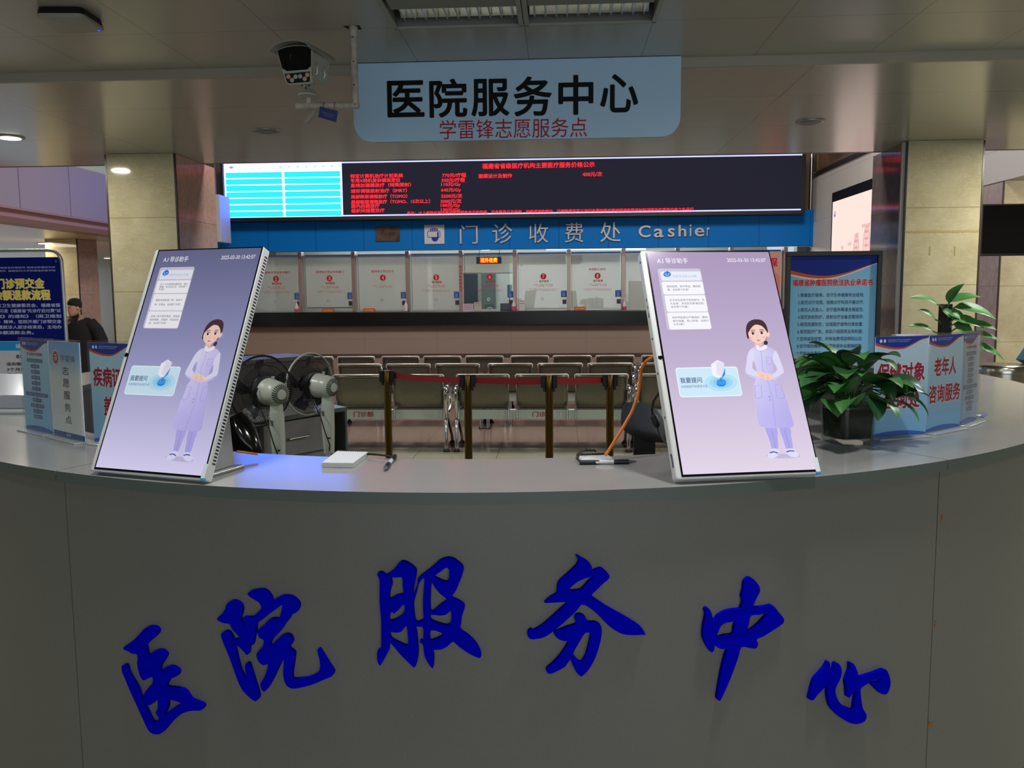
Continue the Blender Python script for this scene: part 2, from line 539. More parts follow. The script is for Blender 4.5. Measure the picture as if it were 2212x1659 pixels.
def letters(name, s, T, h, m, parent=None, width=None, depth=0.01, bold=0.0, res=4, label=None, anchor='c'):
    """raised lettering: solid characters standing out of the plane T, centred"""
    c = bpy.data.curves.new('lettering', 'FONT'); c.body = s; c.size = 1.0; c.fill_mode = 'BOTH'; c.resolution_u = res; c.offset = bold; c.extrude = 0.5
    o = bpy.data.objects.new('lettering', c); COL.objects.link(o)
    me = bpy.data.meshes.new_from_object(o.evaluated_get(bpy.context.evaluated_depsgraph_get()))
    V = np.array([v.co[:] for v in me.vertices]); F = [tuple(p.vertices) for p in me.polygons]
    bpy.data.objects.remove(o); bpy.data.curves.remove(c); bpy.data.meshes.remove(me)
    a, b = V.min(0), V.max(0); sy = h/(b[1] - a[1]); sx = width/(b[0] - a[0]) if width else sy
    mb = MB(T)
    mb.mesh([((p[0] - (a[0] + b[0])/2)*sx, (p[1] - (a[1] + b[1])/2)*sy, (p[2] + 0.5)*depth) for p in V], F)
    return mb.build(name, m, parent, label=label)

# shared materials
BLACK = mat('black_plastic', (14, 14, 16), 0.45)
BLACK_GLOSS = mat('black_gloss', (6, 6, 8), 0.12)
WHITE_PL = mat('white_plastic', (205, 206, 204), 0.38)
GREY_PL = mat('grey_plastic', (176, 182, 172), 0.35)
CHROME = mat('chrome', (205, 205, 205), 0.12, 1.0)
STEEL = mat('brushed_steel', (170, 168, 164), 0.28, 1.0)
DARK = mat('dark_void', (16, 16, 18), 0.9)
ACRYLIC = glass_mat('clear_acrylic', (250, 252, 251), 0.02)
GLASS = glass_mat('window_glass', (236, 239, 238), 0.01)
PRINT = attr_mat('printed_sheet', False, rough=0.5, spec=0.12)
SCREEN = attr_mat('lit_display', True, 1.0, rough=0.12)

# ================================================================== THE SETTING
GROUT = (40, 38, 36)
CEIL = tile_mat('ceiling_panel', (164, 162, 154), (92, 92, 86), 0.5965, 0.6, (0, 1), (-0.158, 4.07), 0.004, rough=0.28, spec=0.6)
SOFF = tile_mat('soffit_panel', (166, 164, 158), (92, 90, 86), 2.35, 0.95, (0, 1), (1.36, 5.42), 0.004, rough=0.19, spec=0.7)
FLOOR_A = tile_mat('floor_granite', (150, 150, 130), (52, 50, 45), 0.8, 0.8, (0, 1), (0.2, 0.05), 0.005, rough=0.16, blotch=((150, 150, 132), 30))
FLOOR_B = tile_mat('floor_red_granite', (114, 95, 86), (60, 50, 46), 0.8, 0.8, (0, 1), (0.2, 0.05), 0.005, rough=0.16, blotch=((138, 116, 104), 24))
FLOOR_C = mat('floor_dark_border', (44, 36, 34), 0.16)
MARBLE = tile_mat('beige_marble', (184, 178, 152), (120, 108, 70), 0, 0.62, (0, 2), (0, 0.36), 0.004, rough=0.07, spec=0.5, vein=((214, 208, 186), 5.5, (0.7, 0.7, 2.4)), blotch=((168, 160, 132), 3.0))
GRANITE = tile_mat('brown_granite', (192, 162, 148), (96, 80, 72), 0, 0.62, (0, 2), (0, 0.36), 0.003, rough=0.12, spec=0.6, blotch=((174, 146, 132), 20))
LILAC = tile_mat('pale_cladding', (148, 136, 142), (70, 64, 70), 0.0, 1.02, (0, 1), (0, 0.38), 0.012, rough=0.5)
CORN = mat('pink_cornice', (150, 118, 112), 0.5)
WALLP = tile_mat('pinkish_wall_panel', (146, 127, 116), (120, 106, 98), 1.25, 0.26, (0, 2), (-4.55, 0.04), 0.005, rough=0.45)
PALE = tile_mat('pale_wall_panel', (222, 218, 210), (160, 156, 150), 1.2, 0.62, (1, 2), (0, 0.2), 0.004, rough=0.45)
BLUE_F = tile_mat('blue_fascia_panel', (0, 112, 194), (0, 64, 118), 0.807, 0, (0, 2), (-4.85, 0), 0.008, rough=0.4, spec=0.15)
BROWN = mat('brown_wall', (112, 94, 84), 0.5)
CREAM = mat('cream_wall', (196, 186, 164), 0.5)
SOFF2 = mat('corridor_soffit', (190, 178, 150), 0.3, spec=0.5)

mb = MB()
mb.mi = 0; mb.box(-14, 9, -6, 8.45, -0.1, 0)
mb.mi = 2; mb.box(-14, 9, 8.45, 8.62, -0.1, 0)
mb.mi = 1; mb.box(-14, 9, 8.62, 25, -0.1, 0)
struct('floor', mb, [FLOOR_A, FLOOR_B, FLOOR_C], 'polished grey and reddish granite hall floor', 'floor')

HX0, HX1, HY0, HY1 = -0.757, 0.438, 3.462, 4.066      # opening of the ceiling light
mb = MB()
for x0, x1, y0, y1 in ((-8, HX0, -6, 4.72), (HX1, 8, -6, 4.72), (HX0, HX1, -6, HY0), (HX0, HX1, HY1, 4.72)):
    mb.box(x0, x1, y0, y1, 2.80, 2.82)
struct('ceiling', mb, CEIL, 'grey panel ceiling above the desk with a grid of thin joints', 'ceiling')
mb = MB(); mb.box(-8, 8, 4.72, 7.6, 2.75, 2.77)
struct('ceiling', mb, SOFF, 'lower glossy grey soffit between the two columns', 'ceiling')
mb = MB(); mb.box(-8, 8, 4.700, 4.72, 2.7495, 2.80)
struct('trim_1', mb, mat('lip_metal', (158, 152, 140), 0.35), 'pale metal lip where the ceiling steps down', 'trim')
mb = MB(); mb.box(-8, 8, 7.6, 7.66, 2.75, 5.5)
struct('wall_bulkhead', mb, BROWN, 'bulkhead above the soffit edge', 'wall')
mb = MB(); mb.box(-12, 6.5, 7.6, 25, 5.5, 5.6)
struct('ceiling', mb, mat('hall_ceiling', (150, 144, 136), 0.6), 'high ceiling of the payment hall', 'ceiling')

# entrance wall behind the camera, with a wide opening
mb = MB(); mb.box(-8, -3.2, -6.1, -6, 0, 2.8); mb.box(6.2, 8, -6.1, -6, 0, 2.8)
struct('wall_entrance', mb, CREAM, 'wall beside the glazed entrance', 'wall')
mb = MB(); mb.box(7.9, 8, -6, 9, 0, 2.8); struct('wall_right', mb, CREAM, 'far right lobby wall', 'wall')
mb = MB(); mb.box(-8.1, -8, -6, 4.7, 0, 2.8); struct('wall_left', mb, CREAM, 'far left lobby wall', 'wall')

# ------------------------------------------------------------------ columns
GRANITE2 = tile_mat('dark_granite', (112, 102, 100), (70, 62, 60), 0, 0.62, (0, 2), (0, 0.36), 0.003, rough=0.08, spec=0.6, blotch=((98, 90, 88), 14))
def column(name, x0, x1, y0, y1, z1, label, corner, side=None):
    t = thing(name, label, 'column', ((x0 + x1)/2, (y0 + y1)/2, 0)); t['kind'] = 'structure'
    mb = MB(); mb.mi = 1
    mb.box(x0 + 0.012, x1 - 0.012, y0 + 0.012, y1, 0, z1)
    mb.mi = 0; mb.box(x0 + 0.012, x1 - 0.012, y0, y0 + 0.0118, 0, z1)
    mb.build('shaft', [MARBLE, side or GRANITE], t)
    for sx, mm in corner:
        xa = x1 - 0.014 if sx > 0 else x0
        m2 = MB(); m2.box(xa, xa + 0.014, y0 - 0.003, y0 + 0.014, 0, z1 - 0.004)
        m2.build('corner_strip', mm, t)
    return t
column('column_left', -3.807, -3.2, 7.04, 7.88, 2.748, 'square column left of the hall, marble front and brown granite side', [(1, BLACK), (-1, mat('corner_bronze', (60, 50, 44), 0.3))])
c = column('column_right', 2.785, 3.398, 7.09, 7.85, 2.748, 'square column right of the hall, marble front stained along one joint', [(-1, BLACK), (1, mat('corner_bronze', (60, 50, 44), 0.3))], GRANITE2)
mb = MB(); mb.box(2.755, 2.784, 7.10, 7.118, 0, 2.74); mb.build('corner_guard', STEEL, c, label='bright steel corner guard')
# yellow stains on the right column
rnd = random.Random(4)
mb = MB()
zj = ony(2040, 500, 7.09)[2]
P = []; Q = []
for k in range(60):
    x = 2.81 + 0.57*k/59; P.append((x, 7.0885, zj + 0.006 + 0.006*rnd.random())); Q.append((x, 7.0885, zj - 0.006 - 0.008*rnd.random()))
mb.grid([P, Q])
for px in (2009, 2063):
    a = ony(px, 538, 7.09)
    mb.box(a[0] - 0.005, a[0] + 0.004, 7.088, 7.0885, a[2] - 0.05, a[2] + 0.02)
mb.build('stain', mat('yellow_stain', (158, 144, 96), 0.5), c, label='yellow stain along the joint')
XR = ony(2157, 600, 9.72)[0]
column('column_right', XR, XR + 0.6, 9.72, 10.4, 2.748, 'marble column at the right edge behind the black television', [(-1, mat('corner_bronze', (60, 50, 44), 0.3))], tile_mat('lilac_granite', (150, 136, 140), (96, 84, 84), 0, 0.62, (0, 2), (0, 0.36), 0.003, rough=0.2, blotch=((136, 122, 122), 10)))
XB = -6.2
zc0 = onx(0, 477, XB)[2]; zc1 = onx(0, 459.5, XB)[2]; zc2 = onx(0, 442, XB)[2]; zt = onx(156, 358, XB)[2]
ycl = onz(135, 516, zc0)[1]
ca, cb = ony(100, 600, ycl)[0], ony(171, 600, ycl)[0]
column('column_left', ca, cb, ycl, ycl + 0.55, zc0 - 0.002, 'far marble column in the left corridor behind the person', [(1, BLACK)])

# ------------------------------------------------------------------ left corridor
mb = MB(); mb.box(XB - 0.25, XB, 8, 13.9, zc2, zt)
struct('wall_balcony', mb, LILAC, 'pale panelled balcony front along the left corridor', 'wall')
prof = [(0, zc2), (0.03, zc2 - 0.01), (0.03, zc2 - 0.03), (0.0, zc2 - 0.05), (-0.02, zc1 + 0.02), (0.015, zc1), (0.015, zc1 - 0.03), (-0.02, zc0), (-0.25, zc0), (-0.25, zc2)]
T = Matrix(((1, 0, 0, 0), (0, 0, 1, 0), (0, 1, 0, 0), (0, 0, 0, 1)))
m2 = MB(T); m2.prism([(XB + x, z) for x, z in prof], 8, 13.9)
struct('trim_2', m2, CORN, 'pinkish stepped cornice under the balcony front', 'trim')
mb = MB(); mb.box(-14, XB - 0.255, 8, 25, zc0, zc0 + 0.04)
struct('ceiling', mb, SOFF2, 'pale glossy corridor ceiling beyond the left column', 'ceiling')
xt = onz(50, 527.5, zc0)[0]
mb = MB(); mb.box(xt - 0.3, xt, 8, ycl + 0.3, 0, zc0)
struct('wall_corridor', mb, mat('tan_wall', (196, 172, 140), 0.4), 'tan wall of the left corridor', 'wall')
mb = MB(); mb.box(-14, -5.9, 24, 24.2, 0, 5.5)
struct('wall_corridor', mb, mat('offwhite_wall', (200, 196, 184), 0.5), 'off-white end wall of the left corridor', 'wall')
# hall wall left of the counter
mb = MB(); mb.box(-6.2, -5.9, 13.9, 24.2, 0, 5.5); struct('wall_hall', mb, BROWN, 'brown wall left of the payment counter', 'wall')

# ------------------------------------------------------------------ right of the hall
XWALL = ony(1757, 500, 14.0)[0]
mb = MB(); mb.box(XWALL, XWALL + 0.2, 10.9, 14.3, 0, 5.5); struct('wall_hall', mb, PALE, 'pale panelled wall on the right of the hall', 'wall')
mb = MB(); mb.box(XWALL + 0.2, 6.4, 10.9, 11.1, 0, 5.5); struct('wall_hall', mb, PALE, 'return of the pale hall wall', 'wall')
mb = MB(); mb.box(XR, XR + 0.13, 7.66, 10.9, 2.75, 5.5); struct('wall_balcony', mb, tile_mat('grey_cladding', (176, 174, 174), (120, 116, 118), 0, 0.6, (0, 2), (0, 0.1), 0.004, rough=0.5), 'pale grey balcony front on the right', 'wall')
mb = MB(); mb.box(XR + 0.14, 8, 7.66, 10.9, 2.75, 2.79); struct('ceiling', mb, SOFF2, 'corridor ceiling above the television', 'ceiling')

XW = ony(1716, 600, 14.2)[0] + 0.032
mb = MB(); mb.box(XW, XWALL, 14.2, 14.4, 1.28, 2.294); struct('wall_counter', mb, mat('grey_filler', (150, 142, 134), 0.5), 'greyish wall strip right of the payment windows', 'wall')
# ------------------------------------------------------------------ payment counter wall
mb = MB(); mb.box(-5.9, XWALL, 14.15, 14.3, 0, 1.06); struct('wall_counter', mb, WALLP, 'pinkish panelled wall under the payment counter', 'wall')
mb = MB(); mb.box(-5.9, XWALL, 14.12, 14.15, 0.52, 0.565); struct('baseboard_counter', mb, mat('dark_moulding', (70, 58, 54), 0.4), 'dark rail on the wall behind the seats', 'trim')
mb = MB(); mb.box(-5.9, XWALL, 14.2, 14.3, 2.86, 5.5); struct('wall_counter', mb, BROWN, 'brown wall above the payment counter', 'wall')
mb = MB(); mb.box(-5.9, 4.2, 17.5, 17.6, 0, 2.9); struct('wall_office', mb, mat('office_wall', (188, 196, 188), 0.5), 'pale back wall of the payment office', 'wall')
mb = MB(); mb.box(-5.9, 4.2, 14.3, 17.5, 2.9, 2.95); struct('ceiling', mb, mat('office_ceiling', (200, 200, 196), 0.6), 'payment office ceiling', 'ceiling')

# ================================================================== THE RING-SHAPED DESK
EX, EY, EA, EB = -0.2836, 4.3545, 2.42, 2.597
TZ = 1.13
def el(t, d=0.0, z=0.0):
    return Vector((EX + (EA - d)*math.sin(t), EY - (EB - d)*math.cos(t), z))
def rad(a): return math.radians(a)
LAM_TOP = mat('desk_laminate_top', (148, 148, 145), 0.17, spec=0.75, noise=(400, (139, 139, 136), 2))
LAM_EDGE = mat('desk_edge_band', (92, 101, 96), 0.4)
LAM_FRONT = mat('desk_front_laminate', (121, 119, 113), 0.45, noise=(500, (114, 112, 107), 2))
LAM_IN = mat('desk_inside', (84, 82, 80), 0.6)

def arc_slab(mb, t0, t1, d0, d1, z0, z1, n=40, mi_top=0, mi_side=1):
    A = [t0 + (t1 - t0)*i/n for i in range(n + 1)]
    mb.mi = mi_top
    mb.grid([[el(t, d0, z1) for t in A], [el(t, d1, z1) for t in A]])
    mb.mi = mi_side
    mb.grid([[el(t, d0, z0) for t in A], [el(t, d1, z0) for t in A]])
    mb.grid([[el(t, d0, z0) for t in A], [el(t, d0, z1) for t in A]])
    mb.grid([[el(t, d1, z0) for t in A], [el(t, d1, z1) for t in A]])
    for t in (t0, t1): mb.poly([el(t, d0, z0), el(t, d1, z0), el(t, d1, z1), el(t, d0, z1)])
    mb.mi = 0
    return mb

def desk_segment(a0, a1, label, cap0=False, cap1=False, work=True):
    t0, t1 = rad(a0) + 0.0007, rad(a1) - 0.0007
    tm = (t0 + t1)/2
    t = thing('reception_desk', label, 'desk', tuple(el(tm, 0.2, 0)), 0, 'sections of the ring-shaped service desk')
    arc_slab(MB(), t0, t1, 0.0, 0.37, TZ - 0.026, TZ).build('countertop', [LAM_TOP, LAM_EDGE], t, smooth=30)
    arc_slab(MB(), t0, t1, 0.022, 0.045, 0.08, TZ - 0.027, mi_top=0, mi_side=0).build('front_panel', LAM_FRONT, t, smooth=30)
    arc_slab(MB(), t0, t1, 0.05, 0.07, 0.0, 0.08, mi_top=0, mi_side=0).build('plinth', mat('desk_plinth', (60, 60, 60), 0.4), t, smooth=30)
    arc_slab(MB(), t0, t1, 0.33, 0.35, 0.80, TZ - 0.027, mi_top=0, mi_side=0).build('inner_panel', LAM_IN, t, smooth=30)
    if work:
        arc_slab(MB(), t0, t1, 0.30, 0.80, 0.772, 0.80).build('worktop', [LAM_TOP, LAM_EDGE], t, smooth=30)
    for cap, tt in ((cap0, t0), (cap1, t1)):
        if cap:
            s = 1 if tt == t0 else -1
            arc_slab(MB(), tt + s*0.0, tt + s*0.009, 0.03, 0.795, 0, 0.77, 2, 0, 0).build('end_panel', [LAM_EDGE], t)
            arc_slab(MB(), tt + s*0.0, tt + s*0.009, 0.03, 0.335, 0.80, TZ - 0.027, 2, 0, 0).build('end_panel', [LAM_EDGE], t)
    return t
AF0, AF1 = -23.05, 31.2
desk_front = desk_segment(AF0, AF1, 'front section of the curved grey service desk bearing six blue characters', work=False)
desk_left = desk_segment(-78, AF0, 'left curved section of the grey desk under the acrylic volunteer signs', work=False)
desk_right = desk_segment(AF1, 84, 'right curved section of the grey desk under the acrylic consultation signs', work=False)
desk_rl = desk_segment(-134.5, -78, 'rear left desk section with low worktop and drawers behind the fans', cap0=True)
desk_rr = desk_segment(84, 136, 'rear right desk section in front of the framed blue notice', cap1=True)

# drawer pedestal under the rear left worktop
mb = MB()
ta, tb = rad(-131), rad(-112)
pd = arc_slab(MB(), ta, tb, 0.14, 0.74, 0.02, 0.765, 6, 0, 0).build('pedestal', mat('pedestal_grey', (122, 122, 124), 0.45), desk_rl)
for z0, z1 in ((0.53, 0.755), (0.28, 0.515), (0.04, 0.265)):
    dr = arc_slab(MB(), ta + 0.004, tb - 0.004, 0.742, 0.76, z0, z1, 6, 0, 0).build('drawer', mat('drawer_grey', (136, 136, 138), 0.4), desk_rl)
    tm = (ta + tb)/2; zc = (z0 + z1)/2
    h = MB(); h.tube([el(tm - 0.05, 0.76, zc), el(tm - 0.048, 0.785, zc), el(tm + 0.048, 0.785, zc), el(tm + 0.05, 0.76, zc)], 0.006, 8)
    h.build('handle', STEEL, dr, smooth=40)

# ------------------------------------------------------------------ the six raised calligraphic characters
BLUE_L = mat('royal_blue_acrylic', (2, 6, 200), 0.45, spec=0.0)
def panel_hit(px, py, d=0.022):
    v = ray(px, py); a, b = EA - d, EB - d
    ox, oy = (0 - EX)/a, (0 - EY)/b; vx, vy = v[0]/a, v[1]/b
    A = vx*vx + vy*vy; B = 2*(ox*vx + oy*vy); Cc = ox*ox + oy*oy - 1
    k = (-B - math.sqrt(B*B - 4*A*Cc))/(2*A)
    p = CC + v*k
    return math.atan2((p[0] - EX)/a, -(p[1] - EY)/b), p[2]
RB = 2.45
def raised(strokes, off, scale, label):
    polys = []
    for P in strokes:
        Q = []
        for x, y in P:
            t, z = panel_hit(off[0] + x/scale, off[1] + y/scale)
            Q.append((t*RB, z))
        polys.append(Q)
    V, F = outline2d(polys, 0.5, 2)
    mb = MB()
    mb.mesh([el(v[0]/RB, 0.0215 - (v[2] + 0.5)*0.011, v[1]) for v in V], F)
    return mb.build('raised_character', BLUE_L, desk_front, label=label)

A_, B_, C_ = ((200, 1180), 3.95), ((780, 1160), 3.456), ((1400, 1200), 3.95)
YI = [[(292,852),(370,795),(430,735),(480,682),(530,670),(570,682),(585,710),(575,740),(520,790),(478,830),(482,860),(497,918),(530,895),(580,872),(620,875),(648,900),(652,925),(630,965),(600,1015),(605,1050),(640,1025),(685,1008),(725,1020),(755,1045),(757,1075),(730,1100),(690,1115),(668,1140),(655,1180),(720,1190),(790,1205),(830,1240),(860,1285),(900,1305),(950,1325),(972,1345),(960,1375),(930,1385),(870,1385),(800,1405),(740,1445),(690,1490),(640,1550),(610,1580),(575,1587),(540,1580),(505,1550),(470,1480),(420,1370),(360,1240),(310,1120),(285,1060),(278,1015),(290,998),(315,1005),(330,1060),(370,1130),(410,1200),(440,1290),(480,1370),(540,1485),(595,1453),(575,1420),(568,1395),(582,1370),(585,1330),(580,1290),(545,1320),(515,1338),(480,1325),(465,1280),(470,1240),(510,1185),(540,1150),(542,1120),(535,1100),(490,1118),(465,1128),(440,1100),(420,1040),(410,980),(415,940),(405,905),(375,903),(330,880)],
      [(670,1290),(720,1300),(785,1325),(720,1360),(640,1420),(650,1390),(665,1350)]]
YUAN = [[(1085,608),(1130,560),(1155,520),(1165,485),(1190,460),(1220,450),(1260,462),(1285,485),(1297,520),(1293,560),(1283,595),(1290,635),(1325,668),(1318,630),(1305,600),(1325,588),(1380,592),(1430,550),(1460,515),(1445,470),(1400,440),(1360,415),(1345,390),(1380,365),(1450,355),(1490,362),(1525,395),(1545,430),(1550,455),(1590,430),(1640,408),(1700,412),(1750,440),(1778,480),(1775,520),(1755,550),(1715,570),(1690,610),(1650,660),(1640,680),(1600,730),(1545,790),(1530,835),(1580,795),(1620,755),(1665,735),(1700,745),(1720,775),(1720,810),(1695,850),(1735,885),(1740,920),(1730,1000),(1720,1070),(1725,1110),(1760,1115),(1850,1105),(1920,1075),(1945,1050),(1958,1010),(1950,940),(1935,880),(1940,860),(1955,865),(1990,920),(2040,1000),(2070,1045),(2070,1070),(2050,1095),(1990,1120),(1880,1165),(1780,1190),(1720,1195),(1680,1175),(1655,1130),(1645,1060),(1650,990),(1648,940),(1620,985),(1570,1090),(1530,1165),(1500,1210),(1480,1220),(1460,1195),(1453,1155),(1480,1110),(1505,1050),(1515,990),(1480,998),(1440,970),(1420,920),(1430,885),(1470,840),(1480,785),(1445,765),(1428,715),(1440,690),(1480,660),(1530,610),(1575,600),(1608,603),(1625,560),(1637,490),(1600,510),(1520,570),(1450,625),(1418,645),(1412,700),(1400,760),(1385,828),(1365,800),(1357,860),(1350,900),(1335,910),(1310,880),(1260,830),(1222,785),(1270,775),(1265,745),(1220,700),(1200,660),(1185,645),(1140,640)],
        [(1120,745),(1130,722),(1160,710),(1190,725),(1215,770),(1225,810),(1250,920),(1275,1020),(1300,1080),(1330,1140),(1330,1080),(1322,1000),(1345,978),(1360,1000),(1385,1080),(1410,1160),(1435,1245),(1435,1280),(1412,1303),(1370,1280),(1310,1220),(1270,1150),(1240,1070),(1190,930),(1140,810)]]
FU = [[(130,265),(155,250),(190,270),(205,268),(250,235),(290,185),(318,170),(360,185),(410,225),(418,260),(405,330),(392,420),(425,345),(430,300),(470,265),(540,210),(590,165),(640,145),(690,150),(740,185),(765,215),(762,260),(740,320),(710,390),(680,435),(715,455),(770,490),(772,530),(755,580),(748,640),(745,680),(800,720),(860,780),(895,850),(893,885),(860,880),(800,850),(730,800),(690,768),(650,800),(600,825),(545,830),(548,880),(545,950),(535,963),(510,930),(480,870),(470,795),(445,772),(450,757),(468,757),(470,668),(440,655),(414,660),(420,700),(428,780),(432,850),(420,930),(402,957),(370,930),(300,860),(225,775),(215,830),(185,890),(160,935),(148,942),(132,910),(130,850),(140,825),(155,835),(160,750),(158,600),(148,480),(148,350),(145,300)],
      [(432,350),(455,312),(478,300),(470,420),(468,520),(470,600),(430,620),(410,610),(400,540),(398,480),(415,420)],
      [(232,290),(270,292),(312,290),(318,350),(320,410),(270,425),(222,450),(222,400),(238,340)],
      [(225,560),(245,545),(250,560),(290,530),(325,490),(330,540),(290,588),(222,612)],
      [(228,695),(265,700),(310,690),(345,650),(355,720),(355,795),(300,780),(230,740)],
      [(555,280),(600,245),(640,218),(660,235),(660,290),(645,322),(600,310),(570,295)],
      [(530,330),(560,370),(600,415),(645,455),(600,490),(560,525),(525,540),(522,440)],
      [(530,568),(590,573),(640,565),(670,540),(678,580),(670,630),(640,645),(580,630),(525,605)],
      [(522,690),(560,685),(600,700),(618,715),(590,735),(550,752),(520,755)]]
WU = [[(1600,125),(1640,145),(1690,175),(1715,210),(1718,240),(1780,220),(1820,245),(1845,275),(1840,300),(1800,335),(1750,385),(1715,425),(1770,470),(1850,520),(1950,575),(2040,630),(2085,665),(2112,710),(2100,715),(2010,718),(1930,705),(1850,655),(1790,595),(1720,530),(1645,492),(1600,540),(1520,615),(1440,682),(1370,730),(1310,746),(1265,747),(1242,725),(1245,690),(1268,672),(1285,682),(1350,645),(1420,585),(1490,520),(1535,476),(1460,475),(1380,480),(1370,472),(1420,430),(1455,410),(1460,370),(1475,320),(1540,260),(1600,200),(1615,165)],
      [(1545,385),(1600,330),(1660,300),(1728,282),(1690,320),(1640,375),(1600,385)],
      [(1435,700),(1480,680),(1540,655),(1600,635),(1590,600),(1600,570),(1630,563),(1665,580),(1690,620),(1740,622),(1780,645),(1790,690),(1780,760),(1755,850),(1720,930),(1680,990),(1650,1018),(1630,1022),(1600,990),(1570,930),(1555,900),(1520,950),(1460,985),(1410,1005),(1385,995),(1380,970),(1420,935),(1480,870),(1530,795),(1538,765),(1500,760),(1460,740)],
      [(1665,705),(1700,700),(1705,730),(1690,800),(1670,870),(1650,905),(1637,918),(1610,905),(1580,860),(1600,810),(1635,750)]]
ZHONG = [[(800,220),(825,185),(855,175),(890,200),(925,245),(933,290),(915,330),(885,390),(880,425),(950,425),(1005,415),(1035,410),(1060,430),(1100,480),(1132,520),(1135,550),(1115,575),(1040,625),(960,675),(905,700),(917,735),(905,770),(880,778),(830,770),(775,768),(750,850),(700,990),(650,1110),(605,1205),(590,1220),(570,1200),(585,1100),(610,960),(640,840),(655,782),(610,782),(570,765),(553,745),(545,790),(522,810),(490,770),(460,710),(450,650),(460,570),(475,490),(465,450),(485,430),(510,450),(530,500),(540,550),(580,500),(650,460),(720,445),(772,435),(790,370),(778,340),(795,270)],
         [(565,685),(580,640),(600,590),(640,560),(690,552),(730,545),(715,600),(705,655),(640,665)],
         [(857,502),(920,492),(995,480),(960,530),(900,590),(820,640),(840,570)]]
XIN = [[(1350,1205),(1365,1140),(1390,1050),(1440,990),(1490,930),(1510,890),(1525,905),(1525,960),(1530,990),(1515,1050),(1480,1110),(1420,1170),(1385,1215),(1365,1215)],
       [(1570,905),(1595,905),(1615,930),(1625,980),(1610,1040),(1580,1100),(1572,1150),(1590,1210),(1630,1260),(1690,1290),(1725,1298),(1735,1240),(1748,1140),(1720,1155),(1700,1185),(1685,1195),(1672,1180),(1668,1110),(1660,1060),(1675,1010),(1695,950),(1695,905),(1720,905),(1745,940),(1762,990),(1775,1020),(1830,1010),(1920,980),(1985,958),(2010,970),(2030,1020),(2038,1070),(2030,1120),(2010,1160),(1985,1170),(1955,1160),(1910,1115),(1870,1075),(1900,1070),(1945,1065),(1955,1030),(1910,1045),(1840,1080),(1790,1115),(1785,1150),(1790,1210),(1805,1290),(1830,1330),(1835,1360),(1820,1395),(1780,1415),(1735,1420),(1680,1405),(1610,1360),(1540,1290),(1515,1230),(1505,1150),(1520,1050),(1555,960)]]
for strokes, zz, lab in ((YI, A_, 'blue character 医'), (YUAN, A_, 'blue character 院'), (FU, B_, 'blue character 服'), (WU, B_, 'blue character 务'), (ZHONG, C_, 'blue character 中'), (XIN, C_, 'blue character 心')):
    raised(strokes, zz[0], zz[1], lab)
# chipped laminate
def chip(P, d=0.0212):
    mb = MB(); mb.poly([el(*(lambda q: (q[0], d, q[1]))(panel_hit(x, y))) for x, y in P])
    mb.build('chip', mat('bare_board', (150, 100, 50), 0.7), desk_front, label='orange chip in the laminate')
chip([(1552,1354),(1560,1350),(1571,1344),(1569,1350),(1562,1356),(1553,1357)])
chip([(2034,1112),(2037,1108),(2036,1124),(2033,1125)])
chip([(2019,1342),(2023,1339),(2023,1353),(2019,1354)])
chip([(2002,1566),(2008,1560),(2014,1559),(2014,1570),(2008,1569),(2004,1571)])

# ------------------------------------------------------------------ the two tilted touch terminals
def desk_frame(a, yaw_deg, tilt_deg):
    """frame with x along the bottom edge, y up the tilted face, z out of the face"""
    ya = rad(yaw_deg); ti = rad(tilt_deg)
    ux = Vector((math.cos(ya), math.sin(ya), 0)); back = Vector((-math.sin(ya), math.cos(ya), 0))
    uy = back*math.sin(ti) + Vector((0, 0, math.cos(ti)))
    return frame(a, ux, uy)

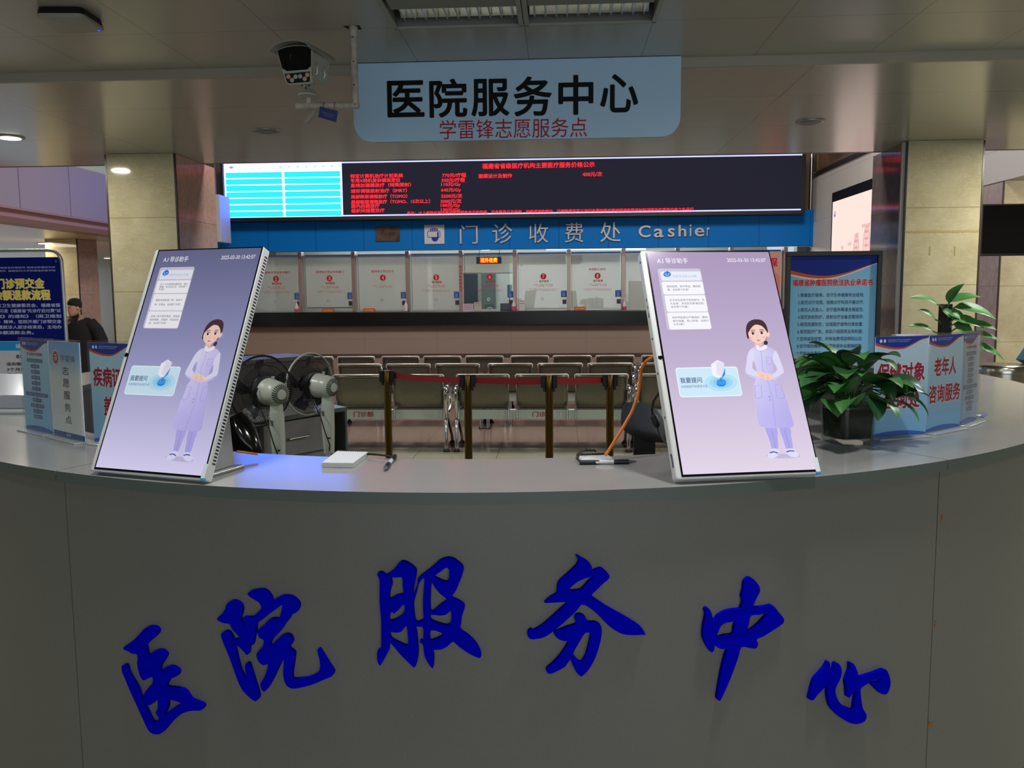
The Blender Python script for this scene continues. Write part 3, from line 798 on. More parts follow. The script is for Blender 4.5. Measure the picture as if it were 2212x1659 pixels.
QUAD7 = [(203, 125), (975, 118), (1305, 1550), (455, 1588)]
def draw_screen(cv, tone, bubbles):
    g0, g1, g2 = tone['bg']
    def bgc(p):
        u, v = p[0]/cv.w, p[1]/cv.h
        def mixc(a, b, k): return [a[i] + (b[i] - a[i])*k for i in range(3)]
        return mixc(mixc(g2, g1, min(1, v/0.5)), g0, max(0, (v - 0.5)/0.5)) if v > 0 else g2
    cv.shade(0, 0, cv.w, cv.h, bgc, 1, 20)
    D = tone['dim']
    def c(*rgb): return tuple(v*D for v in rgb)
    cv.textpx('A.I 导诊助手', 267, 463, 181, 36, c(250, 248, 255), 0.004)
    cv.textpx('2025-03-30 13:42:07', 712, 958, 174, 24, c(246, 244, 252), 0.004)
    # bubble panel
    cv.rectpx(270, 235, 622, 634, c(204, 198, 216), 0.006)
    cv.rectpx(289, 254, 554, 311, c(232, 236, 248), 0.004)
    cv.ellpx(333, 272, 24, 18, c(20, 110, 235)); cv.ellpx(333, 262, 14, 9, c(20, 110, 235)); cv.ellpx(333, 252, 3, 5, c(20, 110, 235))
    cv.ellpx(324, 271, 4, 4, c(235, 245, 255)); cv.ellpx(343, 270, 4, 4, c(235, 245, 255)); cv.linepx([(323, 280), (333, 284), (343, 279)], 0.0012, c(235, 245, 255))
    cv.textpx('你还可以这么问我:', 366, 522, 284, 17, c(150, 186, 222), 0.0)
    cards = [((298, 323), (574, 402)), ((317, 413), (596, 516)), ((335, 527), (620, 632))]
    for ((ax, ay), (bx, by)), lines in zip(cards, bubbles):
        cv.rectpx(ax, ay, bx, by, c(247, 246, 252), 0.004)
        n = len(lines); h = (by - ay)/(n + 1.6)
        for i, (s, fx) in enumerate(lines):
            yy = ay + (by - ay)*(i + 1.3)/(n + 1.6)
            x0 = ax + 27 + (yy - ay)*0.2; x1 = x0 + (bx - ax - 56)*fx
            cv.textpx(s, x0, x1, yy, 15, c(74, 78, 104), 0.0)
    # ask button
    cv.rectpx(392, 890, 822, 1072, c(236, 248, 255), 0.007)
    cv.rectpx(398, 896, 816, 1066, c(206, 234, 250), 0.006)
    cv.ellpx(684, 985, 104, 58, c(186, 226, 247)); cv.ellpx(684, 985, 74, 40, c(160, 216, 245)); cv.ellpx(684, 985, 50, 28, c(140, 206, 243))
    cv.ellpx(685, 990, 30, 22, c(22, 128, 222)); cv.ellpx(685, 982, 30, 20, c(60, 156, 236))
    cv.linepx([(683, 980), (680, 955)], 0.0028, c(40, 128, 205))
    cv.polypx([(690, 890), (707, 895), (708, 935), (688, 960), (680, 950)], c(50, 140, 210))
    cv.polypx([(618, 868), (656, 838), (700, 856), (703, 900), (688, 950), (660, 956), (628, 936)], c(244, 244, 252))
    cv.polypx([(650, 846), (700, 858), (703, 900), (688, 948), (655, 930)], c(228, 226, 246))
    cv.textpx('我要提问', 425, 562, 972, 36, c(34, 66, 112), 0.012)
    cv.textpx('点击按钮开始语音对话', 430, 598, 1012, 19, c(70, 104, 142), 0.0)
    # the digital nurse
    skin = c(247, 208, 194); hair = c(66, 44, 52); gown = c(224, 220, 250)
    def gw(p):
        v = p[1]/cv.h
        k = max(0, min(1, (v - 0.22)/0.4))
        uc = 0.575 + 0.10*(0.62 - v) ; e = 0.45*min(1.0, (abs(p[0]/cv.w - uc)/0.17)**2.2)
        return tuple(D*((a + (b - a)*k)*(1 - e) + f*e) for a, b, f in zip((194, 188, 243), (240, 237, 253), (168, 160, 226)))
    cv.ellpx(1080, 1466, 110, 16, c(196, 188, 218))
    for P in ([(965,1278),(1038,1282),(1045,1350),(1050,1410),(1035,1426),(1010,1421),(998,1380),(985,1340)], [(1055,1280),(1120,1278),(1130,1340),(1142,1405),(1130,1419),(1100,1421),(1080,1360)]):
        cv.polypx(P, c(176, 170, 236), 1)
    cv.linepx([(1003, 1290), (1020, 1350), (1032, 1415)], 0.0012, c(150, 142, 214)); cv.linepx([(1086, 1290), (1102, 1350), (1120, 1412)], 0.0012, c(150, 142, 214))
    for P in ([(1000,1425),(1022,1418),(1040,1420),(1055,1440),(1045,1465),(1020,1480),(985,1475),(982,1462),(998,1445)], [(1098,1425),(1115,1417),(1135,1418),(1165,1440),(1177,1460),(1170,1473),(1130,1470),(1100,1445)]):
        cv.polypx(P, c(226, 222, 250), 1)
    cv.linepx([(996, 1446), (1020, 1438), (1048, 1448)], 0.003, c(84, 92, 184)); cv.linepx([(1100, 1440), (1122, 1432), (1150, 1434)], 0.003, c(84, 92, 184))
    # hair behind, neck
    cv.ellpx(962, 724, 13, 15, hair)
    cv.polypx([(836,650),(838,612),(855,584),(890,569),(930,574),(955,594),(968,625),(974,660),(968,690),(960,705),(945,640),(900,606),(866,640),(856,690),(850,700),(842,684)], hair, 1)
    cv.polypx([(893,722),(936,722),(938,752),(920,770),(894,752)], c(236, 190, 176))
    # gown
    cv.polypx([(862,772),(900,752),(930,766),(968,750),(1020,774),(1018,830),(1012,890),(1018,930),(1034,970),(1070,1030),(1095,1090),(1120,1170),(1140,1240),(1145,1268),(1125,1280),(1040,1284),(1000,1283),(938,1276),(918,1240),(905,1150),(895,1060),(892,1000),(904,950),(905,890),(882,830)], gw, 1)
    cv.polypx([(862,772),(846,815),(840,870),(836,912),(850,935),(880,950),(908,956),(916,928),(896,908),(878,890),(882,850),(892,808)], c(222, 218, 247), 1)
    cv.polypx([(1020,774),(1040,800),(1060,855),(1078,908),(1072,930),(1042,955),(1016,966),(1000,946),(1012,926),(1036,906),(1026,872),(1006,826)], c(222, 218, 247), 1)
    cv.linepx([(850, 932), (880, 945), (908, 952)], 0.0012, c(170, 164, 222)); cv.linepx([(1072, 928), (1040, 950), (1014, 962)], 0.0012, c(170, 164, 222))
    cv.polypx([(898,742),(908,737),(928,757),(958,737),(972,745),(968,768),(934,782),(906,772)], c(240, 236, 252))
    cv.linepx([(898, 770), (930, 782), (970, 766)], 0.0010, c(176, 168, 224))
    cv.ellpx(931, 780, 4, 4, c(170, 162, 216))
    cv.linepx([(932, 784), (945, 900), (985, 1000), (1010, 1100), (1030, 1282)], 0.0010, c(162, 154, 224))
    for P in ([(966,820),(1002,822),(1002,862),(988,870),(972,866),(966,820)], [(896,1008),(936,1004),(940,1084),(912,1092),(900,1084),(896,1008)], [(1022,1000),(1062,1000),(1086,1084),(1050,1092),(1036,1080),(1022,1000)]):
        cv.linepx(P, 0.0011, c(164, 156, 222))
    cv.ellpx(988, 1080, 5, 5, c(156, 148, 216)); cv.ellpx(992, 1100, 5, 5, c(156, 148, 216))
    # hands
    cv.polypx([(906,926),(930,916),(955,922),(985,930),(1010,938),(1014,956),(1000,966),(975,972),(950,962),(925,956),(908,948)], skin, 1)
    for P in ([(930, 934), (956, 944)], [(926, 944), (950, 954)], [(958, 930), (980, 944), (968, 962)], [(975, 968), (992, 952)]): cv.linepx(P, 0.0010, c(214, 158, 146))
    # face
    cv.ellpx(975, 670, 10, 17, skin)
    cv.polypx([(850,640),(850,672),(858,692),(874,712),(900,728),(925,730),(948,716),(964,694),(970,662),(962,632),(930,612),(890,606),(862,620)], skin, 1)
    cv.polypx([(848,660),(842,620),(862,584),(895,571),(935,577),(960,604),(972,640),(972,662),(958,640),(935,616),(902,604),(878,616),(860,640)], hair, 1)
    cv.ellpx(868, 694, 11, 7, c(248, 190, 178)); cv.ellpx(948, 690, 13, 8, c(248, 190, 178))
    for ex, ey in ((879, 664), (934, 660)):
        cv.ellpx(ex, ey, 13, 11, c(252, 248, 250)); cv.ellpx(ex, ey, 9, 10, c(84, 48, 40)); cv.ellpx(ex, ey, 5, 6, c(24, 14, 16)); cv.ellpx(ex + 3, ey - 4, 2.4, 2.4, c(255, 255, 255))
        cv.linepx([(ex - 14, ey - 4), (ex - 6, ey - 12), (ex + 6, ey - 12), (ex + 14, ey - 5)], 0.0013, c(40, 24, 28))
    cv.linepx([(864, 648), (876, 642), (892, 644)], 0.0016, c(90, 62, 62)); cv.linepx([(918, 642), (932, 638), (948, 643)], 0.0016, c(90, 62, 62))
    cv.linepx([(905, 672), (900, 692), (908, 696)], 0.0010, c(226, 168, 154))
    cv.polypx([(901,709),(909,707),(916,708),(928,705),(920,714),(910,716)], c(214, 104, 104))

def terminal(anchor, yaw, tilt, label, tone, bubbles, vent_right):
    """anchor: middle of the lower screen edge"""
    T = desk_frame(anchor, yaw, tilt)
    w, h = 0.317, 0.573
    base = T @ Vector((0, -0.012, -0.03)); 
    t = thing('touch_terminal', label, 'terminal', (base[0], base[1], TZ), rad(yaw), 'touch terminals on the desk')
    L, Rr, B, Tp = -w/2 - 0.0165, w/2 + 0.0045, -0.010, h + 0.005
    # shell: rounded front, bevelled sides running back
    mb = MB(T)
    def ringz(z, e):
        P = []
        x0, x1, y0, y1, r = L - e, Rr + e, B - e, Tp + e, 0.006
        for cx, cy, a0 in ((x1 - r, y1 - r, 0), (x0 + r, y1 - r, 90), (x0 + r, y0 + r, 180), (x1 - r, y0 + r, 270)):
            for k in range(4):
                a = rad(a0 + 30*k); P.append((cx + r*math.cos(a), cy + r*math.sin(a), z))
        return P
    mb.loft([ringz(-0.040, -0.020), ringz(-0.038, -0.010), ringz(-0.026, 0.0), ringz(-0.0035, 0.0), ringz(-0.0015, -0.002)])
    mb.build('housing', WHITE_PL, t, smooth=35)
    g = MB(T); g.box(-w/2 - 0.004, w/2 + 0.003, -0.005, h + 0.0035, -0.0012, -0.0004)
    g.build('bezel', BLACK_GLOSS, t)
    cv = Canvas(T, w, h, QUAD7); cv.T = T @ Matrix.Translation((-w/2, 0, 0.0))
    draw_screen(cv, tone, bubbles)
    cv.build('display', SCREEN, t)
    # camera eye on the wide edge
    e = MB(T @ Matrix.Translation((L + 0.0075, h*0.5, -0.0015)))
    e.lathe([(0.0052, 0), (0.0052, 0.0012), (0.0035, 0.0016)], n=20); e.build('camera_lens', BLACK_GLOSS, t, smooth=30)
    # vents and screws along the side
    v = MB(T)
    if vent_right:
        n = 66
        for k in range(n):
            y = 0.03 + (h - 0.05)*k/(n - 1)
            v.box(Rr - 0.0012, Rr + 0.0003, y, y + 0.0042, -0.024, -0.013)
        v.build('side_vents', BLACK, t)
    else:
        for y in (0.05, 0.14, 0.25, 0.34, 0.40, 0.55):
            v = MB(T); v.lathe([(0.0028, -0.0), (0.0028, 0.0015)], (L - 0.0014, y, -0.012), 10, 'x')
            v.build('screw', mat('screw_grey', (110, 112, 112), 0.4, 0.6), t)
        for y in (0.40, 0.42, 0.44):
            v = MB(T); v.box(L - 0.0007, L + 0.0005, y, y + 0.008, -0.012, -0.008); v.build('port', mat('port_dark', (70, 72, 84), 0.5), t)
        v = MB(T); v.box(L - 0.0007, L + 0.0005, 0.02, 0.05, -0.013, -0.005); v.build('side_label', mat('port_dark'), t)
    s = MB(T); s.box(w/2 - 0.006, Rr + 0.0003, -0.006, 0.028, -0.0003, 0.0004); s.build('sticker', mat('sticker_white', (214, 222, 226), 0.5), t, label='white sticker on the lower corner')
    s = MB(T); s.box(w/2 - 0.006, Rr + 0.0006, -0.0105, -0.0055, -0.004, 0.0006); s.build('sticker', mat('sticker_blue', (40, 140, 190), 0.4), t, label='blue tab on the lower corner')
    # metal wedge foot behind
    bx = T @ Vector((0, 0, -0.04))
    ya = rad(yaw); ux = Vector((math.cos(ya), math.sin(ya), 0)); bk = Vector((-math.sin(ya), math.cos(ya), 0))
    O = Vector((anchor[0], anchor[1], TZ))
    def P(x, y, z): return O + ux*x + bk*y + Vector((0, 0, z))
    f = MB()
    f.hexa([P(-0.11, 0.04, 0), P(0.125, 0.04, 0), P(0.125, 0.185, 0), P(-0.11, 0.185, 0), P(-0.11, 0.04, 0.008), P(0.125, 0.04, 0.008), P(0.125, 0.185, 0.008), P(-0.11, 0.185, 0.008)])
    k = math.tan(rad(tilt))
    for x in (-0.09, 0.10):
        f.hexa([P(x - 0.008, 0.06, 0.008), P(x + 0.008, 0.06, 0.008), P(x + 0.008, 0.17, 0.008), P(x - 0.008, 0.17, 0.008),
                P(x - 0.008, 0.045 + 0.20*k, 0.20), P(x + 0.008, 0.045 + 0.20*k, 0.20), P(x + 0.008, 0.06 + 0.20*k, 0.20), P(x - 0.008, 0.06 + 0.20*k, 0.20)])
    f.hexa([P(-0.09, 0.155, 0.02), P(0.10, 0.155, 0.02), P(0.10, 0.165, 0.02), P(-0.09, 0.165, 0.02), P(-0.09, 0.10 + 0.1*k, 0.14), P(0.10, 0.10 + 0.1*k, 0.14), P(0.10, 0.11 + 0.1*k, 0.14), P(-0.09, 0.11 + 0.1*k, 0.14)])
    f.build('stand', mat('silver_stand', (168, 170, 172), 0.3, 0.7), t, bevel=0.002)
    return t

term_l = terminal((-0.951, 1.871, TZ + 0.020), -17.3, 25.0, 'tilted white touch terminal left of the notepads showing a dim lilac screen',
    dict(bg=((92, 94, 128), (138, 138, 178), (204, 198, 230)), dim=0.9),
    [[('近几个月吞咽有梗阻感、胸口', 1.0), ('隐痛、吃完还反流、该挂哪个', 1.0), ('科室?', 0.2)], [('腹部持续胀痛一周、食欲下', 0.95), ('降、还便血、该挂哪个科室?', 0.92)], [('皮肤上有不规则黑斑、表面粗', 1.0), ('糙有鳞屑、还瘙痒、怀疑皮肤', 1.0), ('癌、该挂哪个科室?', 0.6)]], True)
term_r = terminal((0.428, 1.878, TZ + 0.022), 11.4, 29.3, 'tilted white touch terminal beside the potted lily showing a bright pinkish screen',
    dict(bg=((170, 150, 186), (192, 176, 208), (226, 214, 232)), dim=1.0),
    [[('排尿困难、尿中带血、腰部酸', 0.98), ('痛、该挂哪个科室?', 0.62)], [('近半年乳房有不规则肿块、乳', 1.0), ('头溢液、月经前后胀痛加剧、', 0.98), ('该去哪个科室?', 0.5)], [('体检甲胎蛋白严重超标、腹部', 0.98), ('偶尔隐痛、担心肝癌、该挂什', 1.0), ('么科室?', 0.3)]], False)

# ------------------------------------------------------------------ acrylic sign stands
def sign_header(cv, small=True):
    """blue and orange wave along the top, blue wave along the bottom"""
    w, h = cv.w, cv.h
    n = 24
    f = lambda x: h*(1 - 0.085 - 0.035*math.sin(2*PI*(x/w)*0.86 - 0.35) * 1.0 - 0.0)
    def yb(x):
        u = x/w
        return h*(0.925 - 0.048*math.sin(PI*min(1, u*1.18)) + 0.055*max(0, u - 0.55)/0.45)
    top = [(w*i/n, h) for i in range(n + 1)]
    def strip(d0, d1, col):
        A = [(w*i/n, min(h, yb(w*i/n) + d0*(1 - 0.75*i/n))) for i in range(n + 1)]; B = [(w*i/n, min(h, yb(w*i/n) + d1*(1 - 0.75*i/n))) for i in range(n + 1)]
        cv.add(A + B, [(i, i+1, n + i + 2, n + i + 1) for i in range(n)], col)
    A = [(w*i/n, yb(w*i/n)) for i in range(n + 1)]
    cv.add(A + top, [(i, i+1, n + i + 2, n + i + 1) for i in range(n)], (30, 56, 160))
    strip(-0.014*h, 0.0, (236, 240, 246)); strip(-0.010*h, 0.016*h, (214, 92, 62))
    if small:
        cv.ell(w*0.10, h*0.957, w*0.026, w*0.026, (226, 232, 244)); cv.ell(w*0.17, h*0.957, w*0.022, w*0.026, (226, 232, 244))
        cv.text('福建省肿瘤医院 福建医科大学附属肿瘤医院', w*0.23, w*0.66, h*0.966, h*0.011, (190, 202, 232)); cv.text('福建省癌症防治中心 福建省肿瘤研究所', w*0.23, w*0.62, h*0.949, h*0.010, (190, 202, 232))
    B = [(w*i/n, h*(0.012 + 0.042*math.sin(PI*(0.12 + 0.8*i/n)))) for i in range(n + 1)]
    cv.add([(w*i/n, 0) for i in range(n + 1)] + B, [(i, i+1, n + i + 2, n + i + 1) for i in range(n)], (52, 104, 196))

def acrylic_sign(a, b, hgt, label, draw, group='acrylic sign stands on the desk'):
    """a, b: left and right foot of the sheet on the desk"""
    a = Vector((a[0], a[1], TZ)); b = Vector((b[0], b[1], TZ)); w = (b - a).length
    ux = (b - a).normalized(); bk = Vector((-ux.y, ux.x, 0))
    m = (a + b)/2
    t = thing('acrylic_sign', label, 'sign', tuple(m), math.atan2(ux.y, ux.x), group)
    T = frame(m, ux, (0, 0, 1))      # z points to the viewer
    g = MB(T); g.box(-w/2 - 0.0015, w/2 + 0.0015, 0.005, hgt + 0.006, 0.0045, 0.0065); g.build('front_sheet', ACRYLIC, t)
    g = MB(T); g.box(-w/2 - 0.0015, w/2 + 0.0015, 0.005, hgt + 0.006, -0.0046, -0.0020); g.build('back_sheet', ACRYLIC, t)
    s = MB(T); s.box(-w/2, w/2, 0.006, hgt, -0.0016, -0.0002); s.build('card', mat('card_white', (222, 226, 230), 0.5), t)
    f = MB(T); f.box(-w/2 + 0.003, w/2 - 0.003, 0, 0.005, -0.03, 0.03); f.build('foot', mat('acrylic_foot', (170, 178, 178), 0.12, spec=0.7), t, bevel=0.001)
    cv = Canvas(T @ Matrix.Translation((-w/2, 0.006, 0)), w, hgt - 0.006); cv.step = 0.00004; draw(cv); cv.build('print', PRINT, t)
    return t
def bluewash(cv, a=(206, 226, 246), b=(118, 184, 240)):
    cv.shade(0, 0, cv.w, cv.h, lambda p: [b[i] + (a[i] - b[i])*max(0, min(1, 0.15 + 1.1*p[1]/cv.h)) for i in range(3)], 1, 14)
RED_T = (168, 28, 62); HALO = (0.055, (232, 224, 236))
def d_health(cv):
    bluewash(cv); sign_header(cv); w, h = cv.w, cv.h
    cv.text('保健对象', 0.06*w, 0.94*w, 0.64*h, 0.185*h, RED_T, 0.03, halo=HALO); cv.text('咨询处', 0.18*w, 0.86*w, 0.37*h, 0.185*h, RED_T, 0.03, halo=HALO)
def d_elder(cv):
    bluewash(cv); sign_header(cv); w, h = cv.w, cv.h
    cv.text('老年人', 0.17*w, 0.80*w, 0.67*h, 0.185*h, RED_T, 0.03, halo=HALO); cv.text('咨询服务', 0.05*w, 0.95*w, 0.39*h, 0.185*h, RED_T, 0.03, halo=HALO)
def d_cert(cv):
    bluewash(cv, (196, 230, 252), (136, 200, 248)); sign_header(cv); w, h = cv.w, cv.h
    cv.text('疾病证明', 0.07*w, 0.93*w, 0.66*h, 0.19*h, RED_T, 0.03, halo=HALO); cv.text('盖章', 0.28*w, 0.74*w, 0.37*h, 0.19*h, RED_T, 0.03, halo=HALO)
FLOW = ['手机微信公众号', '登录绑定', '挂号', '预约挂号', '签到', '候诊就医 检查检验 缴费', '缴费', '检查检验 取药', '报告查询', '离院']
def d_flow(tone):
    def d(cv):
        bluewash(cv, *tone); sign_header(cv); w, h = cv.w, cv.h
        cv.text('手机就诊流程图', 0.22*w, 0.78*w, 0.845*h, 0.032*h, (196, 62, 52), 0.02)
        ww = [0.56, 0.30, 0.30, 0.30, 0.30, 0.30, 0.78, 0.30, 0.46, 0.30, 0.30]
        items = ['微信搜索公众号', '注册', '绑卡', '挂号', '签到', '就诊', '缴费 检查 检验 取药', '复诊', '报告 查询', '住院', '出院']
        for k, (s, f) in enumerate(zip(items, ww)):
            y = (0.775 - 0.062*k)*h
            cv.rect(w*(0.5 - f/2), y - 0.019*h, w*(0.5 + f/2), y + 0.019*h, (84, 104, 156)); cv.text(s, w*(0.5 - f*0.42), w*(0.5 + f*0.42), y, 0.022*h, (196, 208, 230))
            if k < 10: cv.rect(w*0.49, y - 0.043*h, w*0.51, y - 0.019*h, (120, 136, 176))
    return d
def d_vol(cv):
    w, h = cv.w, cv.h
    cv.shade(0, 0, w, h, lambda p: [a + (b - a)*max(0, min(1, (p[1]/h - 0.62)/0.3)) for a, b in zip((240, 243, 246), (136, 182, 238))], 1, 20)
    cv.rect(0, 0, w, 0.055*h, (44, 84, 160)); cv.ell(w*0.46, 0.028*h, w*0.02, w*0.02, (200, 214, 236)); cv.ell(w*0.53, 0.028*h, w*0.02, w*0.02, (200, 214, 236))
    cv.ell(0.22*w, 0.83*h, 0.115*w, 0.115*w, (206, 206, 214)); cv.ell(0.22*w, 0.83*h, 0.085*w, 0.085*w, (178, 34, 44))
    cv.poly([(0.18*w, 0.86*h), (0.26*w, 0.865*h), (0.26*w, 0.85*h), (0.20*w, 0.845*h)], (232, 220, 220)); cv.poly([(0.17*w, 0.83*h), (0.27*w, 0.838*h), (0.25*w, 0.80*h), (0.20*w, 0.795*h)], (232, 220, 220)); cv.poly([(0.2*w, 0.825*h), (0.24*w, 0.828*h), (0.235*w, 0.81*h), (0.205*w, 0.808*h)], (178, 34, 44))
    cv.text('学雷锋', 0.38*w, 0.84*w, 0.83*h, 0.07*h, (44, 82, 156))
    for k, s in enumerate('志愿服务点'):
        cv.text(s, 0.42*w, 0.62*w, (0.70 - 0.127*k)*h, 0.085*h, (48, 50, 84), 0.01)
acrylic_sign((0.890, 2.428), (1.066, 2.497), 0.293, 'acrylic sign beside the potted lily reading 保健对象咨询处 in red', d_health)
acrylic_sign((1.076, 2.517), (1.232, 2.644), 0.291, 'middle right acrylic sign reading 老年人咨询服务 in red', d_elder)
acrylic_sign((1.240, 2.664), (1.349, 2.784), 0.289, 'pale acrylic flowchart sign at the right end of its row', d_flow(((190, 200, 224), (150, 178, 222))))
acrylic_sign((-1.712, 2.592), (-1.551, 2.478), 0.292, 'blue acrylic flowchart sign at the left end of the desk', d_flow(((186, 226, 252), (136, 196, 248))))
acrylic_sign((-1.546, 2.473), (-1.371, 2.339), 0.293, 'pale acrylic volunteer sign with a red round badge and vertical text', d_vol)
acrylic_sign((-1.350, 2.352), (-1.180, 2.272), 0.293, 'acrylic sign reading 疾病证明 in red, half hidden by the left terminal', d_cert)

# ------------------------------------------------------------------ notepads, pens, card
def flatbox(name, P, z0, z1, m, label, cat, group=None):
    mb = MB(); mb.hexa([(x, y, z0) for x, y in P] + [(x, y, z1) for x, y in P])
    t = mb.build(name, m); center_origin(t)
    return tag(t, label, cat, group)
PAPER = mat('paper', (205, 206, 208), 0.6)
t = thing('notepad', 'thick white notepad on the desk in the blue glow beside a pen', 'notepad', tuple(onz(745, 1000, TZ)), 0, 'notepads on the desk')
q = [onz(x, y, TZ)[:2] for x, y in ((695, 1010), (762, 1011), (795, 986), (728, 984))]
for k in range(7):
    j = [(random.Random(k).random() - .5)*0.003 for _ in range(2)]
    mb = MB(); mb.hexa([(x + j[0], y + j[1], TZ + 0.0005 + 0.0018*k) for x, y in q] + [(x + j[0], y + j[1], TZ + 0.0018 + 0.0018*k) for x, y in q])
    if k in (0, 6): mb.build('paper_block' if k == 0 else 'top_sheet', PAPER, t)
mb = MB(); mb.hexa([(x, y, TZ + 0.002) for x, y in q] + [(x, y, TZ + 0.0112) for x, y in q]); mb.build('pages', mat('paper_edge', (180, 182, 182), 0.7), t)
mb = MB()
a, b = Vector((q[3][0], q[3][1], TZ + 0.007)), Vector((q[2][0], q[2][1], TZ + 0.007))
for k in range(14): 
    c = a + (b - a)*((k + 0.5)/14); mb.ring(c, 0.008, 0.0009, (0, 1, 0), (0, 0, 1), 14, 5)
mb.build('wire_binding', BLACK, t, smooth=60)

t = thing('notepad', 'thin white notepad with black spine under the black pen', 'notepad', tuple(onz(1290, 998, TZ)), 0, 'notepads on the desk')
q = [onz(x, y, TZ)[:2] for x, y in ((1262, 1003), (1336, 1003), (1312, 985), (1246, 987))]
mb = MB(); mb.hexa([(x, y, TZ + 0.0005) for x, y in q] + [(x, y, TZ + 0.004) for x, y in q]); mb.build('pages', PAPER, t)
mb = MB(); mb.tube([Vector((q[3][0], q[3][1], TZ + 0.004)), Vector((q[2][0], q[2][1], TZ + 0.004))], 0.0045, 8); mb.build('spine', BLACK, t, smooth=60)

def pen(p0, p1, label, cap_first):
    """p0 blunt end, p1 writing tip (on the desk)"""
    z = TZ + 0.006
    a = Vector((*p0[:2], z)); b = Vector((*p1[:2], z)); d = b - a
    t = thing('pen', label, 'pen', tuple((a + b)/2 - Vector((0, 0, 0.006))), 0, 'pens on the desk')
    def seg(f0, f1, r0, r1, name, m):
        mb = MB(); mb.tube([a + d*f0, a + d*(f0 + 0.002), a + d*(f1 - 0.002), a + d*f1], [r0*0.92, r0, r1, r1*0.92], 14); mb.build(name, m, t, smooth=40)
    seg(0.0, 0.28, 0.0058, 0.0058, 'cap', BLACK); seg(0.28, 0.34, 0.0052, 0.0052, 'collar', CHROME)
    seg(0.34, 0.60, 0.0050, 0.0050, 'barrel', mat('clear_barrel', (196, 200, 206), 0.15)); seg(0.60, 0.86, 0.0058, 0.0058, 'grip', BLACK); seg(0.86, 1.0, 0.0052, 0.0014, 'tip', mat('pen_tip', (120, 120, 122), 0.3, 0.6))
    mb = MB(); mb.box(-0.5, 0.5, -0.5, 0.5, -0.5, 0.5)
    return t, a, b
p, a1, b1 = pen(onz(1252, 1004, TZ), onz(1375, 1002, TZ), 'black gel pen lying across the thin notepad on the right', True)
mb = MB(); A = Vector(onz(1252, 1003, TZ))
pts = [A + Vector((0, 0, 0.006))]
for k in range(26):
    u = k/25; q3 = onz(1246 + 42*u - 10*math.sin(u*3), 1000 - 21*u + 0*u, TZ)
    pts.append(Vector(q3) + Vector((0.003*math.cos(k*2.2), 0, 0.008 + 0.003*math.sin(k*2.2) + 0.010*math.sin(u*PI))))
mb.tube(pts, 0.0022, 6); mb.build('coiled_cord', BLACK, p, smooth=60)
p, a1, b1 = pen(onz(853, 990, TZ), onz(830, 1020, TZ), 'dark ballpoint pen pointing to the front edge beside the thick notepad', True)
mb = MB(); mb.tube([onz(853, 990, TZ + 0.008), onz(842, 985, TZ + 0.010), onz(815, 982, TZ + 0.010), onz(800, 981, TZ + 0.008), onz(750, 980, TZ + 0.006), onz(716, 981, TZ + 0.004)], 0.0028, 7)
mb.build('tether_cord', BLACK, p, smooth=60)
cardq = [onz(x, y, TZ)[:2] for x, y in ((2106, 899), (2126, 902), (2133, 895), (2106, 893))]
t = thing('small_card', 'small blue and white card on the desk behind the pale flowchart sign', 'card', tuple(onz(2118, 898, TZ)))
mb = MB(); mb.hexa([(x, y, TZ + 0.0003) for x, y in cardq] + [(x, y, TZ + 0.0016) for x, y in cardq]); mb.build('sheet', mat('card_blue', (50, 66, 150), 0.4), t)
c4 = np.array([onz(x, y, TZ + .0017) for x, y in ((2106, 898), (2117, 899.5), (2121, 895.5), (2106, 895))])
mb = MB(); mb.poly([tuple(c) for c in c4]); mb.build('white_field', PAPER, t)
# seam strip across the top is the joint of the two sections (left as a gap)

# ------------------------------------------------------------------ peace lily in a glass vase
LEAF = mat('leaf_green', (46, 98, 46), 0.42, spec=0.35, noise=(9, (72, 124, 60), 3))
LEAF2 = mat('leaf_dark', (30, 70, 38), 0.42, spec=0.35, noise=(9, (40, 78, 44), 3))
def leaf(mb, base, az, elev, length, width, droop, roll=0.0, n=8, stem=0.0):
    """a folded pointed leaf growing from base"""
    d = Vector((math.cos(az)*math.cos(elev), math.sin(az)*math.cos(elev), math.sin(elev)))
    side = Vector((-math.sin(az), math.cos(az), 0)); up = d.cross(side)*-1
    side = side*math.cos(roll) + up*math.sin(roll)
    p = Vector(base); el_ = elev; rows = []; st = length/n
    for i in range(n + 1):
        u = i/n
        wd = width*0.5*math.sin(PI*min(1, u**0.75*0.97 + 0.03))**0.9*(1 if u < 0.995 else 0.0)
        dd = Vector((math.cos(az)*math.cos(el_), math.sin(az)*math.cos(el_), math.sin(el_)))
        nrm = side.cross(dd).normalized()*-1
        lift = wd*0.28
        rows.append([p - side*wd + nrm*lift, p - side*wd*0.5 + nrm*lift*0.4, p, p + side*wd*0.5 + nrm*lift*0.4, p + side*wd + nrm*lift])
        p = p + dd*st; el_ -= droop/n
    k = mb.grid(rows)
